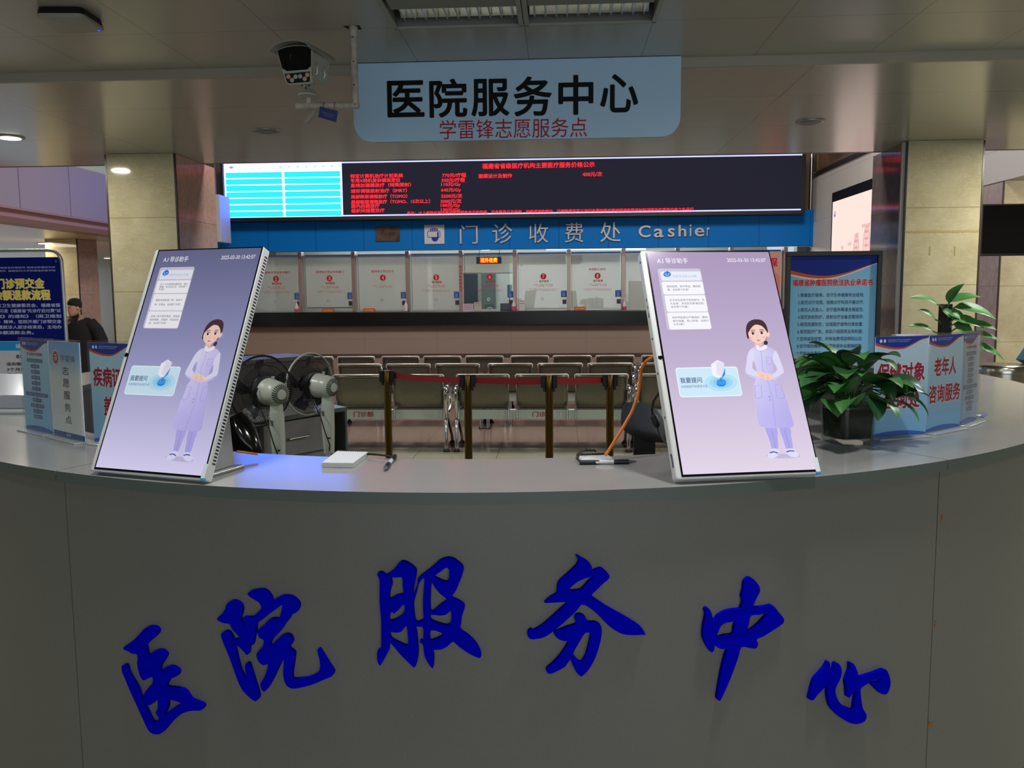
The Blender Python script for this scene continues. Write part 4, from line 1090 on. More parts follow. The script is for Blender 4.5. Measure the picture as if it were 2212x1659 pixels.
def lily(mb, mstem, origin, n, seed, lens, hts, spread):
    r = random.Random(seed)
    for k in range(n):
        az = 2*PI*k*0.381966 + r.uniform(-.3, .3); f = (k + 0.5)/n
        h = hts[0] + (hts[1] - hts[0])*f; out = spread*(1.05 - 0.75*f)*r.uniform(0.75, 1.1)
        o = Vector(origin) + Vector((0.02*math.cos(az), 0.02*math.sin(az), 0))
        tip = Vector(origin) + Vector((out*math.cos(az), out*math.sin(az), h*r.uniform(0.85, 1.1)))
        mid = (o + tip)/2 + Vector((0, 0, 0.03))
        if (tip.x - 0.89)*-0.37 + (tip.y - 2.428)*0.93 > -0.055 and tip.x > 0.80: continue
        mstem.tube([o, (o + mid)/2 + Vector((0, 0, 0.012)), mid, tip], [0.003, 0.0026, 0.0022, 0.0018], 5)
        leaf(mb, tip, az + r.uniform(-.5, .5), 0.35 + 0.5*f + r.uniform(-.3, .25), r.uniform(*lens), r.uniform(0.058, 0.086), r.uniform(1.1, 1.9), r.uniform(-.5, .5))
vx, vy = 0.806, 2.385
t = thing('potted_lily', 'leafy potted lily in a square glass vase on the right of the desk', 'potted plant', (vx, vy, TZ))
def rsq(hw, r, z, rot=0.35):
    P = []
    for cx, cy, a0 in ((hw - r, hw - r, 0), (-hw + r, hw - r, 90), (-hw + r, -hw + r, 180), (hw - r, -hw + r, 270)):
        for k in range(5):
            a = rad(a0 + 22.5*k); x, y = cx + r*math.cos(a), cy + r*math.sin(a)
            P.append((vx + x*math.cos(rot) - y*math.sin(rot), vy + x*math.sin(rot) + y*math.cos(rot), z))
    return P
g = MB(); g.loft([rsq(0.050, 0.016, TZ + 0.0005), rsq(0.054, 0.018, TZ + 0.010), rsq(0.058, 0.02, TZ + 0.112), rsq(0.055, 0.018, TZ + 0.112), rsq(0.051, 0.016, TZ + 0.016)], True); g.build('glass_vase', glass_mat('vase_glass', (226, 234, 230), 0.02), t, smooth=40)
g = MB(); g.loft([rsq(0.048, 0.015, TZ + 0.018), rsq(0.0515, 0.016, TZ + 0.080), rsq(0.0515, 0.016, TZ + 0.095)], True); g.build('soil', mat('dark_soil', (28, 24, 22), 0.7, noise=(40, (42, 36, 30), 4)), t, smooth=40)
g = MB(); gs = MB()
lily(g, gs, (vx, vy, TZ + 0.10), 54, 11, (0.095, 0.135), (0.015, 0.125), 0.11)
g2 = MB(); lily(g2, gs, (vx + .01, vy, TZ + 0.10), 22, 5, (0.10, 0.13), (0.03, 0.13), 0.10)
r = random.Random(8)
for az, out, h in ((0.1, 0.10, 0.05), (-0.3, 0.11, 0.03), (-0.15, 0.09, 0.07), (-0.6, 0.09, 0.02)):
    o = Vector((vx, vy, TZ + 0.1)); tip = o + Vector((out*math.cos(az), out*math.sin(az), h))
    gs.tube([o, (o + tip)/2 + Vector((0, 0, 0.04)), tip], 0.002, 5); leaf(g, tip, az, 0.25, 0.12, 0.046, 1.7, 0.2)
g.build('leaves', LEAF, t, smooth=60); g2.build('leaves', LEAF2, t, smooth=60); gs.build('stems', mat('stem_green', (52, 92, 44), 0.5), t, smooth=60)

# pothos in a white pot with a black pole, further round the desk
bx_, by_ = 1.86, 4.45
t = thing('potted_pothos', 'trailing plant on a black pole in a white pot behind the right signs', 'potted plant', (bx_, by_, TZ))
g = MB(); g.lathe([(0.095, TZ), (0.13, TZ + 0.17), (0.142, TZ + 0.185), (0.142, TZ + 0.195), (0.125, TZ + 0.195), (0.12, TZ + 0.17)], (bx_, by_, 0), 36); g.build('pot', mat('white_pot', (206, 204, 206), 0.35), t, smooth=40)
g = MB(); g.lathe([(0.118, TZ + 0.165), (0.118, TZ + 0.175)], (bx_, by_, 0), 30); g.build('soil', mat('dark_soil'), t)
pq = ony(2041, 700, by_); pt = ony(2041, 657, by_)
g = MB(); g.box(pq[0] - 0.026, pq[0] + 0.026, by_ - 0.02, by_ + 0.02, TZ + 0.17, pt[2]); g.build('moss_pole', mat('black_pole', (16, 17, 18), 0.8), t)
g = MB(); gs = MB()
for (px, py), (qx, qy), wd in (((2024, 657), (1964, 648), .05), ((2050, 655), (2084, 616), .075), ((2052, 652), (2116, 645), .06), ((2062, 664), (2147, 693), .075), ((2020, 690), (1980, 674), .055), ((2060, 690), (2122, 712), .07), ((2016, 716), (1962, 709), .045), ((2092, 700), (2150, 715), .05), ((2095, 722), (2156, 738), .045), ((2060, 700), (2100, 735), .09), ((2050, 680), (2085, 700), .08), ((2100, 744), (2164, 780), .055), ((2085, 735), (2125, 760), .07), ((2045, 672), (2072, 690), .06), ((2036, 668), (2056, 690), .04)):
    o = Vector(ony(px, py, by_ - 0.02)); e = Vector(ony(qx, qy, by_ - 0.05)); d = e - o
    gs.tube([Vector((pq[0], by_ + 0.0, min(o.z, pt[2]) - 0.06)), Vector((pq[0] + (o.x - pq[0])*.6, by_ - .02, o.z - 0.01)), o], 0.004, 5)
    az = math.atan2(d.y, d.x); ln = d.length
    leaf(g, o, az, math.atan2(d.z, math.hypot(d.x, d.y)) + 0.35, ln*1.08, wd, 0.7, -0.7 if d.x > 0 else 0.7)
g.build('leaves', LEAF, t, smooth=60); gs.build('stems', mat('stem_green'), t, smooth=60)

# ================================================================== INSIDE THE RING
# ------------------------------------------------------------------ pedestal fans
FAN_G = mat('fan_grey', (184, 190, 178), 0.32)
WIRE = mat('fan_wire', (20, 20, 22), 0.4)
def fan(px, py, y, az_deg, elev_deg, label, rim_mat, pole_px):
    M = Vector(ony(px, py, y))
    az = rad(az_deg); ee = rad(elev_deg)
    ax = Vector((math.cos(az)*math.cos(ee), math.sin(az)*math.cos(ee), math.sin(ee)))   # direction the fan blows
    sd = Vector((-math.sin(az), math.cos(az), 0)); up = ax.cross(sd)
    if up.z < 0: up = -up
    foot = Vector(ony(pole_px[0], pole_px[1], y)); foot.z = 0
    t = thing('pedestal_fan', label, 'fan', (foot.x, foot.y, 0), 0, 'pedestal fans inside the desk')
    T = frame(M, sd, up, None)
    if (T @ Vector((0, 0, 1)) - M).dot(ax) < 0:
        T = frame(M, -sd, up, None)
    # local z = ax (forward)
    def prof_body(name, prof, m, sx=1.0, n=28):
        mb = MB(T); rings = []
        for r, z, dy in prof: rings.append([(r*math.cos(2*PI*k/n)*sx, r*math.sin(2*PI*k/n) + dy, z) for k in range(n)])
        mb.loft(rings); return mb.build(name, m, t, smooth=40)
    prof_body('motor_housing', [(0.012, -0.088, 0.0), (0.036, -0.084, 0), (0.054, -0.072, 0), (0.064, -0.05, 0), (0.068, -0.02, 0), (0.069, 0.02, 0), (0.074, 0.03, 0), (0.074, 0.045, 0), (0.03, 0.055, 0)], FAN_G)
    mb = MB(T)                                   # vent slots fanned over the rear dome
    for k in range(26):
        a = 2*PI*k/26; c, s = math.cos(a), math.sin(a); q = Vector((-s, c, 0))*0.0022
        a0 = Vector((c*0.028, s*0.028, -0.0872)); a1 = Vector((c*0.053, s*0.053, -0.0742))
        o = Vector((0, 0, -0.0016)); nrm = Vector((c, s, -1.2)).normalized()*0.0012
        P = [a0 - q + nrm*0, a0 + q, a1 + q*1.3, a1 - q*1.3]
        mb.hexa([p for p in P] + [p + nrm*1.4 for p in P])
    mb.build('vent_slots', BLACK, t)
    mb = MB(T); mb.hexa([(-0.071, -0.03, -0.01), (-0.040, -0.03, -0.055), (-0.040, 0.025, -0.055), (-0.071, 0.025, -0.01), (-0.0735, -0.03, -0.012), (-0.0425, -0.03, -0.059), (-0.0425, 0.025, -0.059), (-0.0735, 0.025, -0.012)])
    mb.build('rating_label', mat('label_white', (190, 196, 186), 0.5), t)
    mb = MB(T); mb.lathe([(0.006, 0.065), (0.006, 0.08), (0.009, 0.081), (0.009, 0.087)], (0, 0, 0.0), 12, 'y'); mb.build('knob', FAN_G, t, smooth=40)
    # cage
    Rr = 0.188; zc = 0.118
    mb = MB(T); mb.ring((0, 0, zc), Rr, 0.006, (1, 0, 0), (0, 1, 0), 56, 6); mb.build('cage_rim', rim_mat, t, smooth=60)
    mb = MB(T)
    for side, z0 in ((-1, 0.07), (1, 0.165)):
        for k in range(84):
            a = 2*PI*k/84; c, s = math.cos(a), math.sin(a); P = []
            for r in (0.05, 0.10, 0.15, 0.175, 0.185):
                z = zc + (z0 - zc)*math.sqrt(max(0, 1 - (r/0.186)**4)); P.append((r*c, r*s, z))
            mb.tube(P, 0.0011, 3, False)
        for r in (0.10, 0.14): mb.ring((0, 0, zc + (z0 - zc)*math.sqrt(1 - (r/0.186)**4)), r, 0.0014, (1, 0, 0), (0, 1, 0), 40, 4)
    mb.build('cage_wires', WIRE, t)
    mb = MB(T); mb.lathe([(0.05, 0.160), (0.05, 0.168), (0.001, 0.171)], n=24); mb.build('cage_badge', BLACK, t)
    mb = MB(T)
    for k in range(5):
        a0 = 2*PI*k/5; rows = []
        for i in range(6):
            r = 0.025 + 0.14*i/5; w = 0.5*(0.5 + 0.75*i/5) * (1 if i < 5 else 0.7)
            rows.append([(r*math.cos(a0 + w*(j/4 - 0.5) + 0.25*i/5), r*math.sin(a0 + w*(j/4 - 0.5) + 0.25*i/5), zc + 0.018*(j/4 - 0.5)*2) for j in range(5)])
        mb.grid(rows)
    mb.lathe([(0.012, 0.05), (0.012, 0.09), (0.028, 0.095), (0.028, 0.135), (0.01, 0.142)], n=20)
    mb.build('blades', mat('fan_blade', (30, 32, 38), 0.25), t, smooth=40)
    mb = MB(T); mb.lathe([(0.050, 0.054), (0.088, 0.074), (0.088, 0.080), (0.03, 0.084)], n=28); mb.build('cage_hub', WIRE, t, smooth=40)
    # neck and column
    tp = M - up*0.065 - ax*0.03
    mb = MB(); mb.hexa([tp + Vector(q) for q in ((-.03, -.025, -.05), (.03, -.025, -.05), (.03, .03, -.05), (-.03, .03, -.05), (-.028, -.02, .012), (.028, -.02, .012), (.028, .03, .012), (-.028, .03, .012))])
    mb.build('neck', FAN_G, t, bevel=0.004)
    cx, cy = tp.x, tp.y
    rings = []
    for z, w, dd, f in ((tp.z - 0.035, 0.036, 0.030, 0.0), (tp.z - 0.06, 0.039, 0.032, 0.05), (tp.z - 0.2, 0.037, 0.030, 0.25), (tp.z - 0.34, 0.030, 0.026, 0.6), (tp.z - 0.345, 0.022, 0.022, 0.6), (tp.z - 0.40, 0.022, 0.022, 0.7), (0.03, 0.02, 0.02, 1.0)):
        x = cx + (foot.x - cx)*f; yy = cy + (foot.y - cy)*f
        rings.append([(x + w*math.copysign(abs(math.cos(a))**0.7, math.cos(a)), yy + dd*math.copysign(abs(math.sin(a))**0.7, math.sin(a)), z) for a in [2*PI*k/20 for k in range(20)]])
    mb = MB(); mb.loft(rings[::-1]); mb.build('column', FAN_G, t, smooth=40)
    fx, fy = cx + (foot.x - cx)*0.1, cy + (foot.y - cy)*0.1
    mb = MB()
    for dz in (0.085, 0.095, 0.105): mb.box(fx - 0.026, fx - 0.012, fy - 0.0335, fy - 0.030, tp.z - dz, tp.z - dz + 0.004)
    mb.build('vent_slits', BLACK, t)
    mb = MB(); mb.box(fx + 0.006, fx + 0.022, fy - 0.034, fy - 0.03, tp.z - 0.245, tp.z - 0.238); mb.build('switch', BLACK, t)
    mb = MB(); mb.lathe([(0.0, 0.03), (0.10, 0.028), (0.19, 0.012), (0.195, 0.0)], (foot.x, foot.y, 0), 36, caps=False); mb.build('round_base', FAN_G, t, smooth=50)
    # cable
    mb = MB(); A = M - ax*0.0 - sd*0.05 + Vector((0, -0.04, 0.02))
    mb.tube([M - up*0.02 + Vector((-0.066, -0.045, 0.05)), M + Vector((-0.076, -0.05, 0.0)), M + Vector((-0.06, -0.05, -0.07)), tp + Vector((-0.03, -0.055, -0.10)), tp + Vector((-0.005, -0.05, -0.20)), tp + Vector((0.02, -0.045, -0.28)), tp + Vector((0.014, -0.04, -0.315))], 0.0035, 7)
    mb.build('cable', BLACK, t, smooth=60)
    return t
fan(590, 848, 4.45, 140, 3, 'left pedestal fan seen from behind, black wire cage partly behind the left terminal', WIRE, (606, 980))
fan(699, 834, 4.95, 150, 3, 'right pedestal fan with pale cage rim in front of the low worktop', FAN_G, (712, 985))

# black glossy bag between terminal and fan
mb = MB(); c = Vector(onz(535, 955, 0.80)); c = Vector(ony(530, 950, 4.0))
rings = []
r = random.Random(3)
for i in range(10):
    u = i/9; rr = 0.07*math.sin(PI*(0.12 + 0.80*u))**0.6
    ring = []
    for k in range(18):
        a = 2*PI*k/18; q = rr*(1 + 0.13*math.sin(3*a + 4*u) + 0.06*math.sin(7*a - 6*u))
        ring.append((c.x - 0.05 + 0.12*u + q*math.cos(a)*0.8, c.y + q*math.sin(a), c.z + 0.12 - 0.30*u + q*math.cos(a)*0.45))
    rings.append(ring)
mb.loft(rings)
t = mb.build('black_bag', BLACK_GLOSS, smooth=60); center_origin(t); tag(t, 'crumpled glossy black bag between the left terminal and the fan', 'bag')
# low stool that carries the bag (only its seat edge can show behind the desk)
b = t.location
st = thing('stool', 'dark stool under the glossy black bag behind the left terminal', 'stool', (b[0], b[1], 0))
mb = MB(); mb.lathe([(0.16, b[2] - 0.035), (0.165, b[2] - 0.01), (0.15, b[2])], (b[0], b[1], 0), 28); mb.build('seat', BLACK, st, smooth=40)
for k in range(4):
    a = PI/4 + k*PI/2; mb = MB(); mb.tube([(b[0] + 0.11*math.cos(a), b[1] + 0.11*math.sin(a), b[2] - 0.03), (b[0] + 0.17*math.cos(a), b[1] + 0.17*math.sin(a), 0)], 0.012, 8); mb.build('leg', STEEL, st, smooth=60)

# dark shell chair right, orange cable, black power lead
cy = 3.9
t = thing('shell_chair', 'dark grey plastic chair behind the right terminal, its back to the desk', 'chair', (ony(1395, 900, cy + .2)[0], cy + 0.2, 0))
P = [(1346, 871), (1375, 871.5), (1400, 875), (1420, 884), (1436, 903), (1443, 930), (1446, 958), (1430, 961), (1400, 957), (1372, 948), (1352, 938), (1341, 926), (1342, 900)]
V2 = np.array([ony(x, y, cy)[[0, 2]] for x, y in P]); ctr = V2.mean(0)
rows = []
for f in (1.0, 0.92, 0.7, 0.4):
    rows.append([(ctr[0] + (q[0] - ctr[0])*f, cy + 0.05*(1 - f*f)*-0.8 + 0.05*f + 0.25*(q[1] - ctr[1]), ctr[1] + (q[1] - ctr[1])*f) for q in V2])
mb = MB(); n0 = mb.grid(rows, True); mb.face(range(n0 + 3*len(V2), n0 + 4*len(V2)))
o = mb.build('backrest', mat('chair_dark_grey', (46, 50, 56), 0.65, spec=0.3), t, smooth=70)
s = o.modifiers.new('solid', 'SOLIDIFY'); s.thickness = 0.012; s = o.modifiers.new('sub', 'SUBSURF'); s.levels = 2; s.render_levels = 2
zb = min(V2[:, 1]); x0, x1 = V2[:, 0].min(), V2[:, 0].max()
zs = 0.50
mb = MB(); mb.loft([[(x0 + 0.02, cy + 0.05, zs), (x1 - 0.02, cy + 0.05, zs), (x1, cy + 0.45, zs + 0.01), (x0, cy + 0.45, zs + 0.01)], [(x0 + 0.02, cy + 0.05, zs + 0.025), (x1 - 0.02, cy + 0.05, zs + 0.025), (x1, cy + 0.45, zs + 0.03), (x0, cy + 0.45, zs + 0.03)]])
mb.build('seat', mat('chair_dark_grey'), t, bevel=0.008)
mb = MB(); mb.box((x0 + x1)/2 - 0.05, (x0 + x1)/2 + 0.05, cy + 0.02, cy + 0.045, zs, zb + 0.05); mb.build('back_support', BLACK, t)
for sx in (x0 + 0.03, x1 - 0.03):
    for yy in (cy + 0.08, cy + 0.42):
        mb = MB(); mb.tube([(sx, yy, zs), (sx + (0.03 if sx > (x0 + x1)/2 else -0.03), yy, 0)], 0.011, 8); mb.build('leg', BLACK, t, smooth=60)

ORANGE = mat('orange_cable', (214, 118, 30), 0.4)
mb = MB()
pts = [(onz(1310, 979, TZ), 0)] 
cab = [(1308, 983, 2.10), (1320, 965, 2.12), (1345, 925, 2.14), (1365, 890, 2.16), (1378, 855, 2.17), (1383, 820, 2.17), (1386, 795, 2.15), (1396, 780, 2.12), (1412, 770, 2.09), (1440, 762, 2.07)]
mb.tube([ony(x, y, d) for x, y, d in cab], 0.0042, 8)
o = mb.build('orange_cable', ORANGE, smooth=60); center_origin(o); tag(o, 'orange cable rising from the desk edge to the back of the right terminal', 'cable')
mb = MB(); mb.tube([ony(x, y, d) for x, y, d in ((1500, 990, 2.02), (1490, 978, 2.05), (500, 0, 0))[:0]] or [ony(511, 975, 2.10), ony(530, 977, 2.12), ony(556, 981, 2.12)], 0.003, 8)
o = mb.build('orange_cable', ORANGE, smooth=60); center_origin(o); tag(o, 'short stretch of orange cable at the desk edge beside the left terminal foot', 'cable')
t = thing('power_lead', 'black power lead with an inline adapter hanging behind the right terminal', 'cable', tuple(ony(1412, 900, 2.16)))
mb = MB(); mb.tube([ony(x, y, d) for x, y, d in ((1440, 835, 2.1), (1424, 848, 2.13), (1412, 866, 2.15), (1408, 885, 2.16), (1410, 897, 2.16))], 0.0032, 7); mb.tube([ony(x, y, d) for x, y, d in ((1420, 922, 2.16), (1424, 936, 2.16), (1436, 955, 2.14), (1460, 968, 2.10))], 0.0026, 7); mb.build('lead', BLACK, t, smooth=60)
mb = MB(); mb.tube([ony(1410, 896, 2.16), ony(1412, 900, 2.16), ony(1419, 918, 2.16), ony(1421, 923, 2.16)], [0.005, 0.009, 0.009, 0.005], 10); mb.build('adapter', BLACK, t, smooth=50)

# ================================================================== WAITING SEATS
SEAT = mat('perforated_steel', (132, 129, 116), 0.34, 0.7, noise=(260, (104, 101, 92), 1))
APRON = mat('bench_apron', (198, 214, 208), 0.3, 0.1)
def bench(label, n=3):
    """three linked steel seats, origin on the floor under the left seat's left edge, backs towards -y"""
    t = thing('waiting_bench', label, 'bench', (0, 0, 0), 0, 'steel waiting benches in three rows')
    W_, P_ = 0.505, 0.58
    for k in range(n):
        x0 = k*P_
        prof = [(-0.012, .735), (-0.02, .758), (-0.004, .768), (0.014, .755), (0.02, .72), (0.035, .62), (0.055, .52), (0.085, .45), (0.125, .425), (0.20, .415), (0.36, .425), (0.50, .44), (0.535, .43)]
        mb = MB(); rows = []
        for y, z in prof: rows.append([(x0 + W_*j/6, y + 0.012*(abs(j - 3)/3)**2*(-1 if z > .5 else 0), z) for j in range(7)])
        mb.grid(rows)
        o = mb.build('seat', SEAT, t, smooth=60)
        sm = o.modifiers.new('solid', 'SOLIDIFY'); sm.thickness = 0.006
        mb = MB(); mb.tube([(x0 - 0.004, -0.012, .73), (x0 - 0.004, -0.014, .765), (x0 + 0.008, -0.014, .772), (x0 + W_ - 0.008, -0.014, .772), (x0 + W_ + 0.004, -0.014, .765), (x0 + W_ + 0.004, -0.012, .73)], 0.007, 8)
        mb.build('top_bar', mat('bright_trim', (228, 224, 216), 0.3, 0.4), t, smooth=60)
        for xx in (x0 + 0.004, x0 + W_ - 0.004):
            mb = MB(); mb.tube([(xx, -0.02, .74), (xx, 0.03, .60), (xx, 0.06, .46), (xx, 0.05, .40), (xx, 0.03, .325)], [0.006, 0.006, 0.008, 0.012, 0.012], 8); mb.build('side_bracket', STEEL, t, smooth=60)
    L = (n - 1)*P_ + W_
    mb = MB(); mb.box(-0.03, L + 0.03, 0.10, 0.16, 0.315, 0.41); mb.build('beam', APRON, t, bevel=0.004)
    for s, xl in ((-1, -0.018), (1, L + 0.018)):
        mb = MB(); mb.tube([(xl, 0.02, .03), (xl, 0.03, .28), (xl, 0.10, .36)], 0.019, 10); mb.tube([(xl, 0.10, .36), (xl, 0.46, .10), (xl, 0.50, .03)], 0.017, 10)
        g = mb.build('leg', CHROME, t, smooth=60)
        mb = MB(); mb.lathe([(0.034, 0), (0.034, .012), (0.018, .03)], (xl, 0.02, 0), 16); mb.lathe([(0.034, 0), (0.034, .012), (0.018, .03)], (xl, 0.50, 0), 16); f = mb.build('foot_pad', mat('foot_dark', (40, 40, 40), 0.4, 0.5), t, smooth=40); f.parent = g
        mb = MB(); mb.tube([(xl, 0.08, .33), (xl, 0.03, .46), (xl, 0.0, .58), (xl, 0.02, .625), (xl, 0.10, .635), (xl, 0.36, .63), (xl, 0.42, .60), (xl, 0.40, .45), (xl, 0.30, .37)], [.019, .019, .021, .025, .022, .022, .02, .018, .018], 10); mb.build('armrest', CHROME, t, smooth=60)
    return t
PB = [-1.008, 0.85]
D1, D2, D3 = 8.22, 9.66, 11.1
def wx(px, D): return ony(px, 800, D)[0]
b0 = bench('nearest row waiting bench right behind the two middle barrier posts')
first = True
spots = [
 (wx(987.5, D1), D1, 1.0, 'nearest row steel bench, middle one, behind the barrier posts'),
 (wx(987.5, D1) - 0.14 - 1.665, D1, 1.0, 'nearest row steel bench on the left, lettered 门诊部 on its beam'),
 (wx(987.5, D1) + 0.115 + 1.665, D1, 1.0, 'nearest row steel bench on the right, mostly behind the right terminal'),
 (wx(1056, D2), D2, 0.985, 'second row steel bench in the middle'),
 (wx(1056, D2) - 1.78*0.985, D2, 0.985, 'second row steel bench on the left'),
 (wx(1056, D2) + 1.78*0.985, D2, 0.985, 'second row steel bench on the right'),
 (wx(1104.5, D3), D3, 0.965, 'back row steel bench right of the middle, along the counter wall'),
 (wx(1104.5, D3) - 1.78*0.965, D3, 0.965, 'back row steel bench left of the middle, along the counter wall'),
 (wx(1104.5, D3) - 2*1.78*0.965, D3, 0.965, 'back row steel bench at the left, behind the fans'),
 (wx(1104.5, D3) + 1.78*0.965, D3, 0.965, 'back row steel bench at the right, behind the right terminal')]
benches = []
for i, (x, y, s, lab) in enumerate(spots):
    b = b0 if i == 0 else copy_tree(b0)
    b.location = (x, y, 0); b.scale = (s, s, s); b['label'] = lab; benches.append(b)
bpy.context.view_layer.update()
# lettering and stickers on the nearest benches' beams
RED_PAINT = mat('red_paint', (176, 44, 40), 0.5)
def on_bench(b, x, z, w, h, build):
    PMAT[b.name] = Matrix.Translation(b.location) @ Matrix.Diagonal((b.scale[0],)*3).to_4x4()
    build(PMAT[b.name] @ frame((x, 0.098, z), (1, 0, 0), (0, 0, 1)), b)
on_bench(benches[1], 0.84, 0.365, .2, .06, lambda T, b: letters('lettering', '门诊部', T, 0.055, RED_PAINT, b, 0.20, 0.002, 0.01, 3, label='red lettering 门诊部'))
on_bench(benches[0], 0.835, 0.365, .2, .06, lambda T, b: letters('lettering', '门诊部', T, 0.055, RED_PAINT, b, 0.20, 0.002, 0.01, 3, label='red lettering 门诊部'))
def stick(T, b):
    mb = MB(T); mb.box(-0.045, 0.045, -0.024, 0.024, 0, 0.0015); mb.build('sticker', mat('sticker_pale', (196, 200, 198), 0.5), b, label='white inventory sticker')
on_bench(benches[1], 1.50, 0.37, 0, 0, stick); on_bench(benches[0], 1.52, 0.37, 0, 0, stick)

# ------------------------------------------------------------------ barrier posts and belts
BRASS = mat('aged_brass', (104, 80, 36), 0.3, 0.85)
BELT = mat('red_belt', (150, 20, 36), 0.55)
posts = []
plab = ['leftmost brass barrier post beside the low worktop', 'second brass barrier post from the left', 'third brass barrier post from the left', 'rightmost brass barrier post beside the dark chair']
for (px, py, y), lab in zip(((836, 800, 7.0), (1010, 809, 6.55), (1186, 811, 6.5), (1318, 809, 6.9)), plab):
    p = ony(px, py, y); zt_ = p[2]
    t = thing('barrier_post', lab, 'barrier post', (p[0], y, 0), 0, 'barrier posts in front of the seats')
    mb = MB(); mb.lathe([(0.031, 0.02), (0.031, zt_ - 0.11), (0.034, zt_ - 0.11), (0.034, zt_ - 0.105), (0.030, zt_ - 0.105), (0.030, zt_ - 0.005), (0.026, zt_)], (p[0], y, 0), 24); mb.build('post', BRASS, t, smooth=40)
    mb = MB(); mb.lathe([(0.165, 0), (0.165, 0.015), (0.05, 0.03)], (p[0], y, 0), 32); mb.build('base', BRASS, t, smooth=40)
    for s in (-1, 1):
        mb = MB(); mb.box(p[0] + s*0.045 - 0.018, p[0] + s*0.045 + 0.018, y - 0.024, y + 0.024, zt_ - 0.095, zt_ - 0.002); mb.box(p[0] + s*0.036 - 0.01, p[0] + s*0.036 + 0.01, y - 0.02, y + 0.02, zt_ - 0.125, zt_ - 0.09)
        mb.build('belt_clip', BLACK, t, bevel=0.003)
    posts.append((Vector((p[0], y, zt_ - 0.045)), t))
for k, lab in enumerate(('red belt between the leftmost and second barrier posts', 'red belt between the two middle barrier posts', 'red belt running to the rightmost barrier post')):
    a, b = posts[k][0] + Vector((0.0635, 0, 0)), posts[k+1][0] - Vector((0.0635, 0, 0))
    rows = []
    for i in range(13):
        u = i/12; c = a + (b - a)*u; c.z -= 0.004*4*u*(1 - u)
        rows.append([c + Vector((0, -0.001, -0.024)), c + Vector((0, -0.001, 0.024)), c + Vector((0, 0.001, 0.024)), c + Vector((0, 0.001, -0.024))])
    mb = MB(); mb.loft(rows); o = mb.build('barrier_belt', BELT); center_origin(o); tag(o, lab, 'belt', 'red barrier belts')

# ================================================================== NOTICE BOARDS AND SIDE OBJECTS
# framed blue notice, right
NY = 6.75
q = [ony(x, y, NY) for x, y in ((1700, 544), (1908, 541), (1893, 800), (1715, 800))]
x0, x1 = q[0][0], q[1][0]; zt_ = (q[0][2] + q[1][2])/2; zb = zt_ - (x1 - x0)*1.55
t = thing('notice_board', 'tall framed blue notice with a red heading right of the bright terminal', 'notice board', ((x0 + x1)/2, NY, 0))
mb = MB(); fw = 0.035
mb.box(x0, x1, NY, NY + 0.05, zt_ - fw, zt_); mb.box(x0, x1, NY, NY + 0.05, zb, zb + fw); mb.box(x0, x0 + fw, NY, NY + 0.05, zb + fw, zt_ - fw); mb.box(x1 - fw, x1, NY, NY + 0.05, zb + fw, zt_ - fw)
mb.build('frame', BLACK, t, bevel=0.003)
mb = MB(); mb.box(x0 + fw, x1 - fw, NY + 0.02, NY + 0.045, zb + fw, zt_ - fw); mb.build('back_panel', DARK, t)
for xx in (x0 + 0.08, x1 - 0.08):
    mb = MB(); mb.tube([(xx, NY + 0.03, zb + 0.01), (xx, NY + 0.03, 0.01)], 0.018, 10); mb.box(xx - 0.03, xx + 0.03, NY - 0.2, NY + 0.24, 0, 0.02); mb.build('leg', STEEL, t, smooth=40)
w, h = x1 - x0 - 2*fw, zt_ - zb - 2*fw
cv = Canvas(frame((x0 + fw, NY + 0.0185, zb + fw), (1, 0, 0), (0, 0, 1)), w, h)
cv.shade(0, 0, w, h, lambda p: [a + (b - a)*abs(p[0]/w - 0.45)*0.8 for a, b in zip((146, 198, 234), (82, 158, 212))], 8, 1)
n = 24
yb = lambda u: h*(1 - 0.105 - 0.048*math.sin(PI*(u*1.25 - 0.02)) + 0.02*u)
A = [(w*i/n, min(h, yb(i/n))) for i in range(n + 1)]
Lw = [(w*i/n, min(h, yb(i/n) - h*0.006 - 0.034*h*(1 - i/n)**0.8)) for i in range(n + 1)]; Ow = [(w*i/n, min(h, yb(i/n) - 0.028*h*(1 - i/n)**0.8)) for i in range(n + 1)]
cv.add(A + Lw, [(i, i+1, n+i+2, n+i+1) for i in range(n)], (206, 220, 232)); cv.add(A + Ow, [(i, i+1, n+i+2, n+i+1) for i in range(n)], (204, 88, 40)); cv.add(A + [(w*i/n, h) for i in range(n+1)], [(i, i+1, n+i+2, n+i+1) for i in range(n)], (28, 48, 140))
cv.text('福建省肿瘤医院依法执业承诺书', 0.03*w, 0.955*w, h - 0.072*(zt_ - zb)*2.02 - 0.039*h, 0.047*h, (196, 40, 44), 0.03, halo=(0.035, (196, 196, 210)))
for k, s in enumerate(('1.尊重医疗规律，坚守生命健康安全底线;', '2.规范诊疗范围，按照诊疗科目开展诊疗;', '3.规范人员准入，诊疗服务聘请合规医生;', '4.规范放射防护，放射诊疗设备定期测评;', '5.规范院感防控，加强医疗废物分类处置;', '6.规范医疗广告，如实介绍医院业务科室;', '7.坚持诚信经营，所有收费项目明码公示;', '8.信守契约精神，按照医保协议报销结算;', '9.承担主体责任，接受部门监督社会监督;')):
    cv.text(s, 0.10*w, 0.86*w, h*(0.715 - 0.0535*k), 0.030*h, (44, 64, 92), 0.01)
cv.build('poster', PRINT, t)

